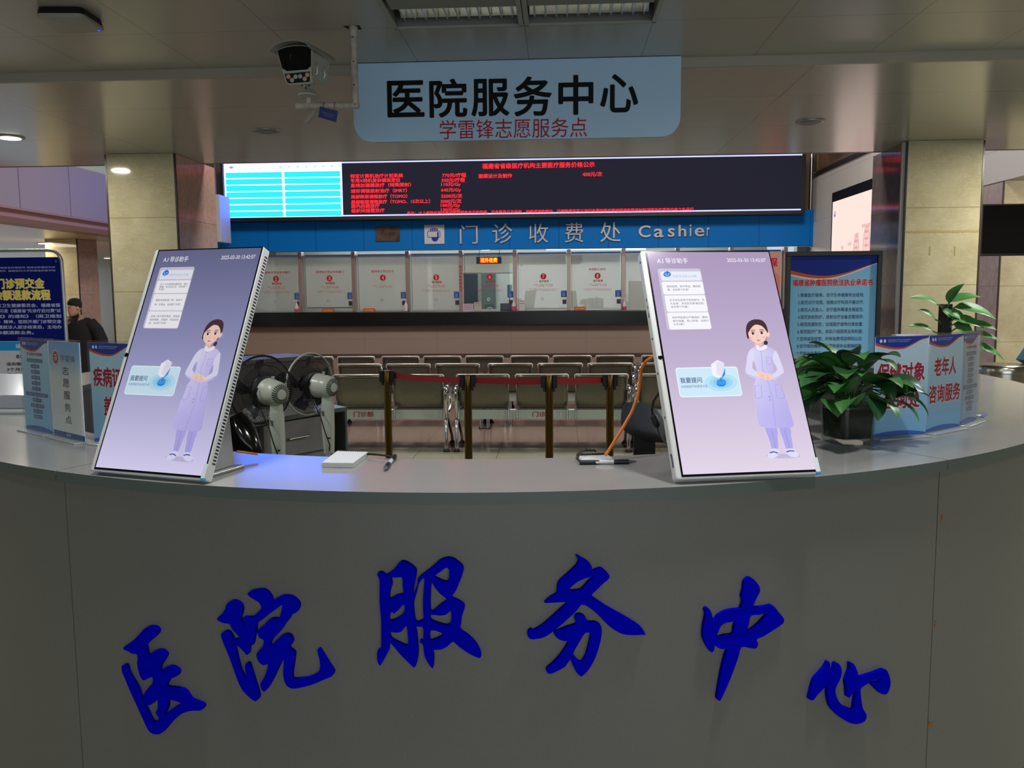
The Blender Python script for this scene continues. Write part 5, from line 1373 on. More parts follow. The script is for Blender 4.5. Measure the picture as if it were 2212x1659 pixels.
# blue payment poster on a tube stand, left
LY = 5.95
xr = ony(142, 700, LY)[0]; ztp = ony(60, 541, LY)[2]; xl = xr - 0.92
t = thing('poster_stand', 'blue poster with yellow heading in a silver tube stand at the left edge', 'poster stand', ((xl + xr)/2, LY, 0))
mb = MB(); r = 0.09; P = [(xl, LY, 0.02)]
for k in range(7): a = PI - PI/2*k/6; P.append((xl + r + r*math.cos(a), LY, ztp - r + r*math.sin(a)))
for k in range(7): a = PI/2 - PI/2*k/6; P.append((xr - r + r*math.cos(a), LY, ztp - r + r*math.sin(a)))
P.append((xr, LY, 0.02)); mb.tube(P, 0.012, 10)
mb.build('tube_frame', mat('silver_tube', (176, 182, 186), 0.3, 0.6), t, smooth=60)
for xx in (xl, xr):
    mb = MB(); mb.box(xx - 0.02, xx + 0.02, LY - 0.2, LY + 0.2, 0, 0.02); mb.build('foot', STEEL, t)
pzt = ony(60, 556, LY)[2]; w, h = 0.80, 1.50; px0 = ony(134, 600, LY)[0] - w
mb = MB(); mb.box(px0, px0 + w, LY - 0.004, LY + 0.004, pzt - h, pzt); mb.build('panel', WHITE_PL, t)
mb = MB(); mb.lathe([(0.008, LY - 0.012), (0.008, LY + 0.004)], (px0 + w - 0.03, 0, pzt - 0.03), 12, 'y'); mb.build('eyelet', CHROME, t)
S = LY/FPX   # metres per photo pixel here
cv = Canvas(frame((px0, LY - 0.0045, pzt - h), (1, 0, 0), (0, 0, 1)), w, h)
def X(px): return w - (134 - px)*S
def Y(py): return h - (py - 556)*S*1.005
cv.rect(0, 0, w, h, (196, 200, 206)); cv.shade(0, Y(740), w, h, lambda p: (6, 28, 124) if p[1] > h*0.8 else (10, 22, 110), 1, 2)
GOLD = (255, 232, 120)
cv.text('福建省互联医疗中心  福建省肿瘤医院 福建省肿瘤研究所', X(-85), X(121), Y(578), 0.013, (206, 214, 240)); cv.text('福建省肿瘤医院福建医院  福建医科大学肿瘤临床医学院', X(-85), X(121), Y(585), 0.013, (206, 214, 240))
cv.text('门诊预交金', X(-17), X(93), Y(613), 22*S, GOLD, 0.05); cv.text('余额退款流程', X(-26), X(105), Y(638), 22*S, GOLD, 0.05)
for k, s in enumerate(('根据《福建省卫生健康委员会、福建省医', '疗保障局关于印发《福建省"先诊疗后付费"试', '点工作方案》的通知》（闽卫规划', '（2023）53号）精神，医院开展门诊预交金', '管理工作。请就诊人就诊结束后，主动办', '理预交金余额退款业务。')):
    cv.text(s, X(-76), X(127 if k < 5 else 62), Y(661 + 12*k), 8.2*S, (196, 206, 236), 0.015)
cv.rrect(X(-50), Y(761), X(90), Y(741), 0.02, (40, 150, 214)); cv.text('退款方式', X(18), X(74), Y(751), 9*S, (220, 236, 246), 0.02)
cv.text('01线上退款', X(18), X(92), Y(774), 10*S, (36, 52, 110), 0.05)
for k, s in enumerate(('适用情形：1年内', '3个月以内缴费', '微信关注"福建', '点击的"一"更多服务')): cv.text(s, X(-6), X(76), Y(791 + 12*k), 7.5*S, (40, 44, 60), 0.02)
cv.build('poster', PRINT, t)

# small blue door sign on the far left column
mb = MB(); a = ony(139, 596, 15.58); bq = ony(158, 627, 15.58); mb.box(a[0], bq[0], 15.57, 15.598, bq[2], a[2])
o = mb.build('wall_sign', mat('sign_cyan', (70, 140, 180), 0.4)); center_origin(o); tag(o, 'small light blue sign on the far left column', 'sign')

# acrylic leaflet tray on the left end of the desk
lx, ly = onz(25, 885, TZ)[:2]
t = thing('leaflet_tray', 'clear acrylic tray on the desk at the left edge behind the flowchart sign', 'tray', (lx, ly, TZ))
mb = MB(); mb.box(lx - 0.16, lx + 0.14, ly - 0.12, ly + 0.12, TZ + 0.0005, TZ + 0.012); mb.build('foot', mat('acrylic_foot'), t, bevel=0.002)
mb = MB(); mb.hexa([(lx - 0.15, ly - 0.06, TZ + 0.012), (lx + 0.13, ly - 0.06, TZ + 0.012), (lx + 0.13, ly + 0.10, TZ + 0.012), (lx - 0.15, ly + 0.10, TZ + 0.012), (lx - 0.15, ly - 0.05, TZ + 0.06), (lx + 0.13, ly - 0.05, TZ + 0.06), (lx + 0.13, ly + 0.10, TZ + 0.13), (lx - 0.15, ly + 0.10, TZ + 0.13)])
mb.build('body', mat('tray_grey', (150, 154, 160), 0.15, spec=0.7), t, bevel=0.004)

# television, bin and blue box, right
ty = 8.0
a = ony(2122, 441, ty); bq = ony(2122, 553, ty)
t = thing('television', 'black television hanging by the right edge of the picture', 'television', (a[0] + 0.45, ty, bq[2]))
mb = MB(); mb.box(a[0], a[0] + 0.9, ty, ty + 0.05, bq[2], a[2]); mb.build('housing', BLACK, t, bevel=0.004)
mb = MB(); mb.box(a[0] + 0.012, a[0] + 0.888, ty - 0.002, ty, bq[2] + 0.02, a[2] - 0.012); mb.build('screen', BLACK_GLOSS, t)
mb = MB(); mb.tube([(a[0] + 0.45, ty + 0.05, 2.75), (a[0] + 0.45, ty + 0.07, a[2] - 0.1)], 0.02, 10); mb.build('ceiling_mount', BLACK, t)
by = 6.4
c = ony(2166, 790, by)
t = thing('litter_bin', 'round stainless litter bin at the right edge beyond the desk', 'bin', (c[0], by, 0))
zt_ = c[2]
mb = MB(); mb.lathe([(0.16, 0.02), (0.165, 0.05), (0.165, zt_ - 0.05), (0.172, zt_ - 0.045), (0.172, zt_ - 0.012), (0.165, zt_)], (c[0], by, 0), 40); mb.build('body', mat('stainless', (176, 170, 160), 0.22, 1.0), t, smooth=40)
mb = MB(); mb.lathe([(0.15, zt_ - 0.002), (0.168, zt_ + 0.004), (0.160, zt_ + 0.012), (0.03, zt_ + 0.004)], (c[0], by, 0), 40); mb.build('rim_lid', STEEL, t, smooth=40)
e = ony(2206, 782, by)
t = thing('blue_box', 'tilted blue box standing on the litter bin at the right edge', 'box', (e[0], by, zt_ + 0.008))
T = Matrix.Translation((e[0], by, zt_ + 0.012)) @ Matrix.Rotation(rad(32), 4, 'Y')
mb = MB(T); mb.box(-0.03, 0.10, -0.05, 0.05, 0.018, 0.15); mb.build('carton', mat('blue_carton', (26, 96, 130), 0.4), t, bevel=0.004)
mb = MB(T); mb.box(0.02, 0.08, -0.052, -0.05, 0.06, 0.12); mb.build('window_cutout', BLACK, t)

# ------------------------------------------------------------------ the person in the left corridor
def skin_body(J, B, sub=2):
    """joints {name: (pos, radius)}, bones [(a, b)] -> one continuous surface (verts, faces)"""
    names = list(J); me = bpy.data.meshes.new('body'); 
    me.from_pydata([J[n][0] for n in names], [(names.index(a), names.index(b)) for a, b in B], [])
    o = bpy.data.objects.new('body', me); COL.objects.link(o)
    o.modifiers.new('skin', 'SKIN'); sm = o.modifiers.new('sub', 'SUBSURF'); sm.levels = sub; sm.render_levels = sub
    for i, n in enumerate(names):
        r_ = J[n][1]; me.skin_vertices[0].data[i].radius = r_ if isinstance(r_, tuple) else (r_, r_)
    me.skin_vertices[0].data[0].use_root = True
    m = bpy.data.meshes.new_from_object(o.evaluated_get(bpy.context.evaluated_depsgraph_get()))
    V = [v.co.copy() for v in m.vertices]; F = [tuple(p.vertices) for p in m.polygons]
    bpy.data.objects.remove(o); bpy.data.meshes.remove(me); bpy.data.meshes.remove(m)
    return V, F

def person(loc, label, cap_m, coat_m, hand_up=True, seated=False, skin_m=None, hair_m=None, face_az=-110, s=1.0):
    t = thing('person', label, 'person', loc)
    X0 = Vector(loc)
    def P(x, y, z): return tuple(X0 + Vector((x, y, z))*s)
    up = 0.0 if not seated else -0.38
    J = {'pelvis': (P(0, 0, 0.95 + up), (0.17*s, 0.13*s)), 'waist': (P(0, 0, 1.10 + up), (0.16*s, 0.12*s)), 'chest': (P(0, 0, 1.27 + up), (0.185*s, 0.125*s)), 'neckb': (P(0, -0.005, 1.40 + up), (0.085*s, 0.08*s)), 'neck': (P(-0.01, -0.02, 1.45 + up), 0.058*s),
         'shl': (P(-0.17, 0, 1.35 + up), 0.075*s), 'shr': (P(0.17, 0, 1.35 + up), 0.075*s)}
    B = [('pelvis', 'waist'), ('waist', 'chest'), ('chest', 'neckb'), ('neckb', 'neck'), ('chest', 'shl'), ('chest', 'shr')]
    if hand_up: J['ell'] = (P(-0.24, -0.10, 1.10 + up), 0.06*s); J['wrl'] = (P(-0.07, -0.22, 1.33 + up), 0.04*s)
    else: J['ell'] = (P(-0.25, -0.02, 1.08 + up), 0.058*s); J['wrl'] = (P(-0.20, -0.22, 0.98 + up), 0.04*s)
    J['elr'] = (P(0.30, 0.04, 1.10 + up), 0.062*s); J['wrr'] = (P(0.38, -0.08, 0.92 + up), 0.042*s)
    B += [('shl', 'ell'), ('ell', 'wrl'), ('shr', 'elr'), ('elr', 'wrr')]
    if seated:
        for sd, n in ((-1, 'l'), (1, 'r')):
            J['hip' + n] = (P(0.10*sd, -0.02, 0.55), 0.095*s); J['kn' + n] = (P(0.12*sd, -0.42, 0.53), 0.07*s); J['an' + n] = (P(0.12*sd, -0.42, 0.10), 0.05*s); J['to' + n] = (P(0.12*sd, -0.56, 0.06), 0.045*s)
            B += [('pelvis', 'hip' + n), ('hip' + n, 'kn' + n), ('kn' + n, 'an' + n), ('an' + n, 'to' + n)]
    else:
        for sd, n in ((-1, 'l'), (1, 'r')):
            J['hip' + n] = (P(0.10*sd, 0, 0.84), 0.12*s); J['kn' + n] = (P(0.11*sd, -0.03 + 0.1*sd, 0.48), 0.075*s); J['an' + n] = (P(0.11*sd, 0.02 + 0.12*sd, 0.10), 0.05*s); J['to' + n] = (P(0.11*sd, -0.11 + 0.12*sd, 0.045), 0.045*s)
            B += [('pelvis', 'hip' + n), ('hip' + n, 'kn' + n), ('kn' + n, 'an' + n), ('an' + n, 'to' + n)]
    V, F = skin_body(J, B)
    # head joined to the same body mesh, hands with five fingers
    mb = MB(); mb.mesh(V, F)
    hc = Vector(P(-0.015, -0.035, 1.565 + up)); fa = rad(face_az); fd = Vector((math.cos(fa), math.sin(fa), -0.1)).normalized(); sd_ = Vector((-fd.y, fd.x, 0)).normalized()
    T = frame(hc, sd_, (0, 0, 1)); T2 = Matrix(T)
    if (T @ Vector((0, 0, 1)) - hc).dot(fd) < 0: T2 = frame(hc, -sd_, (0, 0, 1))
    mb.T = T2; mb.mi = 1
    rings = []
    for z_, rx, rz, oz in ((-0.128, 0.022, 0.02, 0.055), (-0.115, 0.042, 0.045, 0.04), (-0.085, 0.058, 0.07, 0.018), (-0.045, 0.068, 0.086, 0.004), (0.0, 0.074, 0.094, 0.0), (0.045, 0.076, 0.097, -0.004), (0.085, 0.066, 0.084, -0.008), (0.115, 0.04, 0.05, -0.01), (0.126, 0.012, 0.015, -0.01)):
        ring = []
        for k in range(24):
            a = 2*PI*k/24; x = rx*s*math.sin(a); z = rz*s*math.cos(a) + oz*s
            nose = 0.02*s*math.exp(-((a if a < PI else a - 2*PI)/0.22)**2)*math.exp(-((z_ + 0.03)/0.03)**2)
            eye = -0.008*s*math.exp(-((abs(a if a < PI else a - 2*PI) - 0.42)/0.2)**2)*math.exp(-((z_ - 0.005)/0.025)**2)
            ring.append((x, z_*s, z + nose + eye))
        rings.append(ring)
    mb.loft(rings)
    for sx in (-1, 1): mb.ball((sx*0.075*s, -0.005*s, -0.005*s), 0.012*s, 0.03*s, 0.018*s, 10, 6)
    mb.T = None
    for w_, e_ in (('wrl', 'ell'), ('wrr', 'elr')):
        wv = Vector(J[w_][0]); dv = (wv - Vector(J[e_][0])).normalized(); sv = dv.cross(Vector((0.3, -1, 0.1))).normalized(); pv = wv + dv*0.08*s
        mb.loft([[p + sv*(0.036*s*math.cos(2*PI*k/12)) + sv.cross(dv)*(0.018*s*math.sin(2*PI*k/12)) for k in range(12)] for p in (wv + dv*0.01*s, wv + dv*0.05*s, pv + dv*0.015*s)])
        for k in range(4):
            b_ = pv + sv*(0.025 - 0.0167*k)*s; L_ = (0.065, 0.075, 0.07, 0.055)[k]*s; cu = sv.cross(dv)
            mb.tube([b_, b_ + dv*L_*0.5 + cu*0.006*s, b_ + dv*L_*0.85 + cu*0.022*s, b_ + dv*L_*0.95 + cu*0.035*s], [0.0092*s, 0.009*s, 0.008*s, 0.006*s], 7)
        b_ = wv + dv*0.03*s + sv*0.034*s; mb.tube([b_, b_ + (dv + sv*0.8).normalized()*0.035*s, b_ + (dv*1.2 + sv*0.5).normalized()*0.06*s], [0.011*s, 0.010*s, 0.007*s], 7)
    bo = mb.build('body', [coat_m, skin_m or mat('skin', (188, 142, 118), 0.5)], t, smooth=70)
    # eyes, mouth as shallow features
    f = MB(T2)
    for sx in (-1, 1): f.ball((sx*0.03*s, 0.006*s, 0.085*s), 0.011*s, 0.006*s, 0.006*s, 10, 6)
    f.build('eyes', mat('eye_dark', (30, 24, 22), 0.3), t, smooth=60)
    f = MB(T2); f.ball((0, -0.068*s, 0.082*s), 0.02*s, 0.006*s, 0.008*s, 10, 6); f.build('mouth', mat('lips', (150, 84, 76), 0.5), t, smooth=60)
    f = MB(T2)
    rings = []
    for z_, rx, rz, oz in ((0.0, 0.078, 0.08, -0.022), (0.03, 0.083, 0.1, -0.01), (0.06, 0.084, 0.105, -0.006), (0.10, 0.075, 0.094, -0.008), (0.132, 0.05, 0.06, -0.01), (0.142, 0.015, 0.02, -0.01)):
        rings.append([(rx*s*math.sin(2*PI*k/24), z_*s + (0.035*s if (math.cos(2*PI*k/24) > 0.55 and z_ < 0.02) else 0), rz*s*math.cos(2*PI*k/24) + oz*s) for k in range(24)])
    f.loft(rings); f.build('cap' if cap_m else 'hair', cap_m or hair_m, t, smooth=60)
    return t, X0
pd_ = ony(168, 700, 11.0)
COAT = mat('black_coat', (10, 9, 10), 0.85)
t, X0 = person((pd_[0], 11.0, 0), 'person in a black coat and black cap, one hand raised to the chin', mat('black_cap', (12, 12, 14), 0.85), COAT, face_az=-118, s=0.91)
QS = 0.91
f = MB()   # coat skirt, thick sleeves and pale collar
rings = []
for z_, rx, ry in ((0.55, 0.26, 0.20), (0.8, 0.25, 0.19), (1.0, 0.235, 0.18), (1.2, 0.245, 0.175), (1.32, 0.235, 0.16), (1.39, 0.17, 0.125), (1.42, 0.11, 0.10)):
    rings.append([(X0.x + QS*rx*math.cos(2*PI*k/28), X0.y + QS*ry*math.sin(2*PI*k/28), QS*z_) for k in range(28)])
f.loft(rings); f.tube([X0 + QS*Vector((0.17, 0, 1.34)), X0 + QS*Vector((0.27, 0.02, 1.22)), X0 + QS*Vector((0.33, 0.02, 1.08)), X0 + QS*Vector((0.40, -0.06, 0.96))], [0.095, 0.09, 0.085, 0.07], 14)
f.tube([X0 + QS*Vector((-0.17, 0, 1.34)), X0 + QS*Vector((-0.25, -0.08, 1.2)), X0 + QS*Vector((-0.24, -0.14, 1.1)), X0 + QS*Vector((-0.12, -0.21, 1.26))], [0.095, 0.09, 0.085, 0.06], 14)
f.build('coat', COAT, t, smooth=60)
f = MB(); f.tube([X0 + QS*Vector((-0.12, -0.10, 1.28)), X0 + QS*Vector((-0.10, -0.08, 1.40)), X0 + QS*Vector((0.0, 0.06, 1.45)), X0 + QS*Vector((0.10, -0.06, 1.41)), X0 + QS*Vector((0.05, -0.13, 1.32))], [0.022, 0.035, 0.04, 0.036, 0.02], 12)
f.build('scarf', mat('beige_scarf', (150, 124, 104), 0.8), t, smooth=60)

# ================================================================== PAYMENT COUNTER
DY = 14.0
# black counter slab
mb = MB(); mb.box(-5.88, XWALL - 0.002, 14.0, 14.62, 1.043, 1.28)
o = mb.build('counter_slab', mat('black_granite', (10, 10, 11), 0.25), bevel=0.012); center_origin(o)
tag(o, 'long black granite counter under the payment windows', 'counter')
# fascia with its lettering
t = thing('fascia_sign', 'long blue fascia with silver lettering 门诊收费处 Cashier above the payment windows', 'sign', (-0.8, 14.0, 2.29))
xa, xb = -5.88, XWALL - 0.001
mb = MB(); mb.box(xa, xb, 14.0, 14.18, 2.294, 2.864); mb.build('panel', BLUE_F, t)
SILV = mat('silver_letter', (186, 182, 178), 0.35, 0.35)
def at14(px, py): return ony(px, py, 13.998)
def let14(s, x0, x1, y0, y1, bold=0.012, name='letter'):
    a = at14(x0, y1); b = at14(x1, y0)
    T = frame(((a[0] + b[0])/2, 13.998, (a[2] + b[2])/2), (1, 0, 0), (0, 0, 1))
    return letters(name, s, T, b[2] - a[2], SILV, t, b[0] - a[0], 0.03, bold, 4, label='silver letter ' + s)
for s, x0, x1, y0, y1 in (('门', 994, 1032, 486, 527), ('诊', 1064, 1107, 483, 526), ('收', 1143, 1184, 483, 525), ('费', 1220, 1260, 481, 524), ('处', 1296, 1341, 480, 523)):
    let14(s, x0, x1, y0, y1, 0.0)
for s, x0, x1, y0, y1 in (('C', 1379, 1405, 487, 513), ('a', 1412, 1433, 494, 513), ('s', 1442, 1457, 493, 512), ('h', 1465, 1482, 486, 511), ('i', 1489, 1493, 485, 510.5), ('e', 1500, 1521, 492, 511), ('r', 1526, 1532, 491, 510)):
    let14(s, x0, x1, y0, y1, 0.012)
a = at14(917, 528); b = at14(960, 485)
sg = MB(); sg.box(a[0], b[0], 13.975, 13.999, a[2], b[2]); ic = sg.build('icon_plate', mat('icon_plate', (196, 200, 208), 0.35), t, bevel=0.02, label='pale square plate with a blue hand and card')
cv = Canvas(frame((a[0], 13.9745, a[2]), (1, 0, 0), (0, 0, 1)), b[0] - a[0], b[2] - a[2]); w, h = cv.w, cv.h
IB = (40, 58, 150); IWc = (196, 200, 208)
cv.rrect(0.16*w, 0.34*h, 0.80*w, 0.68*h, 0.02, IB); cv.rrect(0.19*w, 0.37*h, 0.77*w, 0.65*h, 0.012, IWc)
for k in range(4): cv.rrect((0.30 + 0.10*k)*w, 0.68*h, (0.37 + 0.10*k)*w, (0.80 + (0.03 if k in (1, 2) else 0))*h, 0.008, IB)
cv.rrect(0.64*w, 0.30*h, 0.72*w, 0.62*h, 0.01, IB); cv.poly([(0.36*w + 0.18*w*0, 0.34*h)] + [(0.53*w + 0.17*w*math.cos(PI + PI*k/14), 0.32*h + 0.19*h*math.sin(PI + PI*k/14)) for k in range(15)] + [(0.70*w, 0.34*h)], IB)
cv.build('icon_print', PRINT, t)
a = at14(812, 522); b = at14(863, 489)
pq = thing('wall_plaque', 'small bronze plaque on the blue fascia left of the card icon', 'plaque', ((a[0] + b[0])/2, 13.98, a[2]))
mb = MB(); mb.box(a[0], b[0], 13.98, 13.999, a[2], b[2]); mb.build('plate', mat('bronze_plate', (120, 104, 92), 0.25, 0.6, noise=(5, (44, 36, 34), 4)), pq, bevel=0.004)
letters('lettering', '文明窗口', frame(((a[0] + b[0])/2 + 0.04, 13.979, (a[2] + b[2])/2 + 0.05), (1, 0, 0), (0, 0, 1)), 0.05, mat('dark_red_letter', (120, 40, 40), 0.5), pq, 0.22, 0.002)

# the LED price board
LYB = 13.70
TL, TR, BR, BL = [ony(x, y, LYB) for x, y in ((483, 353.5), (1732, 333), (1731, 455), (488, 470))]
x0, x1 = (TL[0] + BL[0])/2, (TR[0] + BR[0])/2; z1 = (TL[2] + TR[2])/2; z0 = (BR[2] + BL[2])/2
t = thing('led_board', 'wide LED price board with a cyan table and red Chinese lines above the blue fascia', 'display board', ((x0 + x1)/2, LYB, z0))
mb = MB(); mb.box(x0 - 0.06, x1 + 0.06, LYB, LYB + 0.22, z0 - 0.06, z1 + 0.05); mb.build('housing', BLACK, t, bevel=0.006)
for xx in (x0 + 1, x1 - 1):
    mb = MB(); mb.tube([(xx, LYB + 0.12, z1 + 0.05), (xx, LYB + 0.12, 5.5)], 0.02, 8); mb.build('hanger', STEEL, t)
LEDM = attr_mat('led_matrix', True, 1.0, rough=0.7, spec=0.03)
class Led(Canvas):
    def add(s, P, F, color):     # linear radiance straight in
        n = len(s.V)
        for x, y in P: s.V.append(tuple(s.T @ Vector((x, y, s.layer)))); s.C.append(color)
        for f in F: s.F.append(tuple(n + i for i in f))
        s.layer += s.step
cv = Led(frame((x0, LYB - 0.001, z0), (1, 0, 0), (0, 0, 1)), x1 - x0, z1 - z0, [(483, 353.5), (1732, 333), (1731, 455), (488, 470)])
cv.step = 0.0004
CY = (0.035, 0.90, 5.5); WH = (1.1, 1.3, 4.5); RD = (2.2, 0.035, 0.055); DK = (0.014, 0.014, 0.026); LN = (0.75, 0.8, 1.6)
w, h = cv.w, cv.h
cv.rect(0, 0, w, h, DK); cv.rect(0, h - 0.022, w, h, LN); cv.rect(0, 0, w, 0.022, LN)
ux = cv.uv(738, 400)[0]
cv.rect(0, 0, ux, h, WH)
um = cv.uv(612, 410)[0]
H0 = h*0.855
for k in range(7):
    yb0 = 0.012*h + (H0 - 0.012*h)*(6 - k)/7; yb1 = yb0 + (H0 - 0.012*h)/7 - 0.022*h
    cv.rect(0.012*w*0.25, yb0, um - 0.02, yb1, CY); cv.rect(um + 0.02, yb0, ux - 0.03, yb1, CY)
GY = (0.75, 0.8, 1.4)
for k in range(7): cv.rect((0.35 + 0.115*k)*1.0, h*0.885, (0.35 + 0.115*k) + 0.02, h*0.905, GY)
for k in range(8): cv.rect(0.92 + 0.14*k*1.0, h*0.905, 0.92 + 0.14*k + 0.045, h*0.94, GY)
cv.ell(0.13, h*0.93, 0.035, 0.02, (0.35, 0.4, 0.7))
Z = lambda x, y: (750 + x/2.765, y/2.765)
def led(s, xa, xb, y, hp, bold=0.018, yb=None):
    bold = 0.012
    (p, q), (r_, s_) = Z(xa, y), Z(xb, y if yb is None else yb)
    cv.textpx(s, p, r_, q, hp/2.765, RD, bold, ycb=s_)
led('福建省省级医疗机构主要医疗服务价格公示', 800, 1470, 993, 32, 0.03, 984)
for s, xb, y in (('特定计算机治疗计划系统', 328, 1050), ('专用X线机复杂模拟定位', 312, 1077), ('直线加速器放疗（特殊照射）', 376, 1105), ('适形调强放射治疗（IMRT）', 352, 1139), ('局部断层调强放疗（TOMO）', 354, 1173), ('局部断层调强放疗（TOMO、15次以上）', 490, 1204), ('腔内后装放疗', 190, 1230), ('组织间插置放疗', 220, 1257)):
    led(s, 16 + (y - 1050)*0.035, xb, y + 1, 24, 0.018, y - 1)
for s, xa, xb, y in (('770元/疗程', 562, 704, 1047), ('350元/疗程', 558, 697, 1076), ('110元/Gy', 557, 672, 1104), ('645元/Gy', 557, 674, 1137), ('5500元/次', 558, 682, 1171), ('3000元/次', 554, 678, 1202), ('100元/Gy', 555, 670, 1229), ('130元/Gy', 557, 672, 1255)): led(s, xa, xb, y, 25)
led('面模设计及制作', 779, 978, 1053, 25, 0.018, 1051); led('400元/次', 1399, 1515, 1043, 27, 0.018, 1041)
led('备注：以上项目仅列出基本医疗服务单元和价格，不含药品以及另收、加收或减收部分。已明确规定可以另行收费的医疗器械使用和医用材料消耗均在项目价格之外另行', 355, 2066, 1277, 21, 0.02, 1250)
cv.build('led_face', LEDM, t)

# white sheets hanging by the left end of the board
a = ony(461, 420, 13.2); b = ony(484, 522, 13.2)
hs = thing('banner_panel', 'white hanging panel lit blue at the left end of the LED board', 'sign', (a[0] + 0.03, 13.4, b[2]))
mb = MB(); mb.box(a[0] - 0.04, a[0] + 0.09, 13.2, 13.62, b[2], a[2]); mb.build('panel', mat('white_sign', (196, 198, 202), 0.5), hs, bevel=0.004)
for yy in (13.25, 13.57):
    mb = MB(); mb.tube([(a[0] + 0.02, yy, a[2]), (a[0] + 0.02, yy, 5.5)], 0.008, 6); mb.build('hanging_rod', STEEL, hs)

# windows
FR = mat('window_post', (168, 146, 138), 0.28, 0.55)
RAIL = mat('window_rail', (188, 186, 182), 0.3, 0.6)
BLIND = cloth_mat('grey_blind', (218, 216, 212))
RED_S = (176, 34, 48)
bpx = [402.0, 520.5, 639.5, 756.5, 874.7, 992.0, 1110.5, 1229.0, 1349.0, 1467.5, 1586.0, 1704.0]
bx = [ony(p, 600, DY)[0] for p in bpx]
PY = 14.30      # glazing plane
ZB, ZTOP = 1.281, 2.30
infos = {2: '医保电子凭证专用窗口', 3: '医保电子凭证专用窗口', 4: '医保电子凭证优先', 8: '本院职工优先'}
for n in range(1, 12):
    xl, xr = bx[n-1], bx[n]
    t = thing('window_%d' % n, 'payment window number %d' % n if 2 <= n <= 8 else ('payment window at the left end' if n == 1 else 'payment window behind the right terminal'), 'window', ((xl + xr)/2, PY, ZB)); t['kind'] = 'structure'
    mb = MB(); mb.box(xl - 0.032, xl + 0.032, PY - 0.08, PY + 0.06, ZB, 2.292); mb.build('post', FR, t, bevel=0.003)
    if n == 11: mb = MB(); mb.box(xr - 0.032, xr + 0.032, PY - 0.08, PY + 0.06, ZB, 2.292); mb.build('post', FR, t, bevel=0.003)
    mb = MB(); mb.box(xl + 0.033, xr - 0.033, PY - 0.02, PY + 0.03, ZB, ZB + 0.025); mb.box(xl + 0.033, xr - 0.033, PY - 0.02, PY + 0.03, 2.20, 2.225); mb.build('frame', RAIL, t)
    mb = MB(); mb.box(xl + 0.033, xr - 0.033, PY - 0.006, PY + 0.002, ZB + 0.026, 2.199); mb.build('pane', GLASS, t)
    # red film lettering on the glass
    if 2 <= n <= 8:
        w, h = xr - xl, 0.95
        cv = Canvas(frame((xl, PY - 0.0065, ZB), (1, 0, 0), (0, 0, 1)), w, h)
        if n in infos: cv.text(infos[n], (0.5 - 0.022*len(infos[n]))*w*1.0, (0.5 + 0.030*len(infos[n]))*w, 0.715*h, 0.042*h, RED_S, 0.02)
        cx, cyy = 0.53*w, 0.60*h
        cv.ell(cx, cyy, 0.05, 0.05, RED_S, 28); cv.text(str(n), cx - 0.016, cx + 0.016, cyy, 0.058, (206, 190, 186), 0.02)
        if n != 4: cv.text('省市医保', 0.45*w, 0.63*w, 0.515*h, 0.042*h, RED_S, 0.02)
        cv.text('办理： 挂号收费  退费 ', 0.35*w, 0.70*w, 0.455*h, 0.018*h, RED_S); cv.text('医保结算   打印发票', 0.42*w, 0.70*w, 0.43*h, 0.018*h, RED_S)
        if n != 4:
            cv.text('（ 周一至周五 上午8:00-12:00 下午14:30-17:30 ）', 0.26*w, 0.80*w, 0.375*h, 0.018*h, RED_S); cv.text('周六周日 上午 医保结算 办理时间', 0.30*w, 0.77*w, 0.350*h, 0.018*h, RED_S)
        cv.build('glass_lettering', PRINT, t)
        mb = MB(); mb.box(xr - 0.13, xr - 0.035, PY - 0.009, PY - 0.0065, 1.50, 1.61); mb.build('sticker', mat('blue_sticker', (34, 76, 158), 0.5), t, label='blue sticker on the glass')
        cs = Canvas(frame((xr - 0.13, PY - 0.0095, 1.50), (1, 0, 0), (0, 0, 1)), 0.095, 0.11); cs.text('扫码支付', 0.012, 0.083, 0.09, 0.014, (180, 196, 226)); cs.rect(0.026, 0.014, 0.070, 0.070, (108, 134, 186)); cs.build('sticker_print', PRINT, t)
        mb = MB(); mb.box(xr - 0.105, xr - 0.04, PY - 0.03, PY - 0.0065, 1.385, 1.46); mb.build('intercom', mat('intercom_dark', (52, 50, 62), 0.4), t)
    # ring hole and pass tray
    mb = MB(); mb.ring((xl + 0.46, PY - 0.008, 1.475), 0.022, 0.005, (1, 0, 0), (0, 0, 1), 18, 6); mb.build('speak_hole', RAIL, t, smooth=60)
    # blind behind the glass
    zb_ = 1.30 if n != 6 else 1.925
    zb_ = {3: 1.36, 7: 1.31}.get(n, zb_)
    bl = thing('roller_blind', 'grey roller blind drawn down behind payment window %d' % n if n not in (6,) else 'grey roller blind half raised behind payment window 6', 'blind', ((xl + xr)/2, PY + 0.10, zb_), 0, 'roller blinds of the payment windows')
    if not 2 <= n <= 8: bl['label'] = 'grey roller blind at the left end of the payment windows' if n == 1 else 'grey roller blind of a payment window behind the right terminal'
    mb = MB(); mb.box(xl + 0.05, xr - 0.05, PY + 0.098, PY + 0.101, zb_, 2.22); mb.build('cloth', BLIND, bl)
    mb = MB(); mb.tube([(xl + 0.04, PY + 0.10, 2.235), (xr - 0.04, PY + 0.10, 2.235)], 0.022, 12); mb.build('roller', mat('blind_roller', (150, 140, 136), 0.5), bl, smooth=60)
    mb = MB(); mb.box(xl + 0.05, xr - 0.05, PY + 0.094, PY + 0.105, zb_ - 0.02, zb_); mb.build('bottom_bar', RAIL, bl)
    mb = MB(); mb.tube([(xl + 0.045, PY + 0.07, 2.22), (xl + 0.055, PY + 0.06, zb_ - 0.0)], 0.006, 6); mb.build('pull_chain', mat('blind_chain', (196, 196, 190), 0.5), bl)
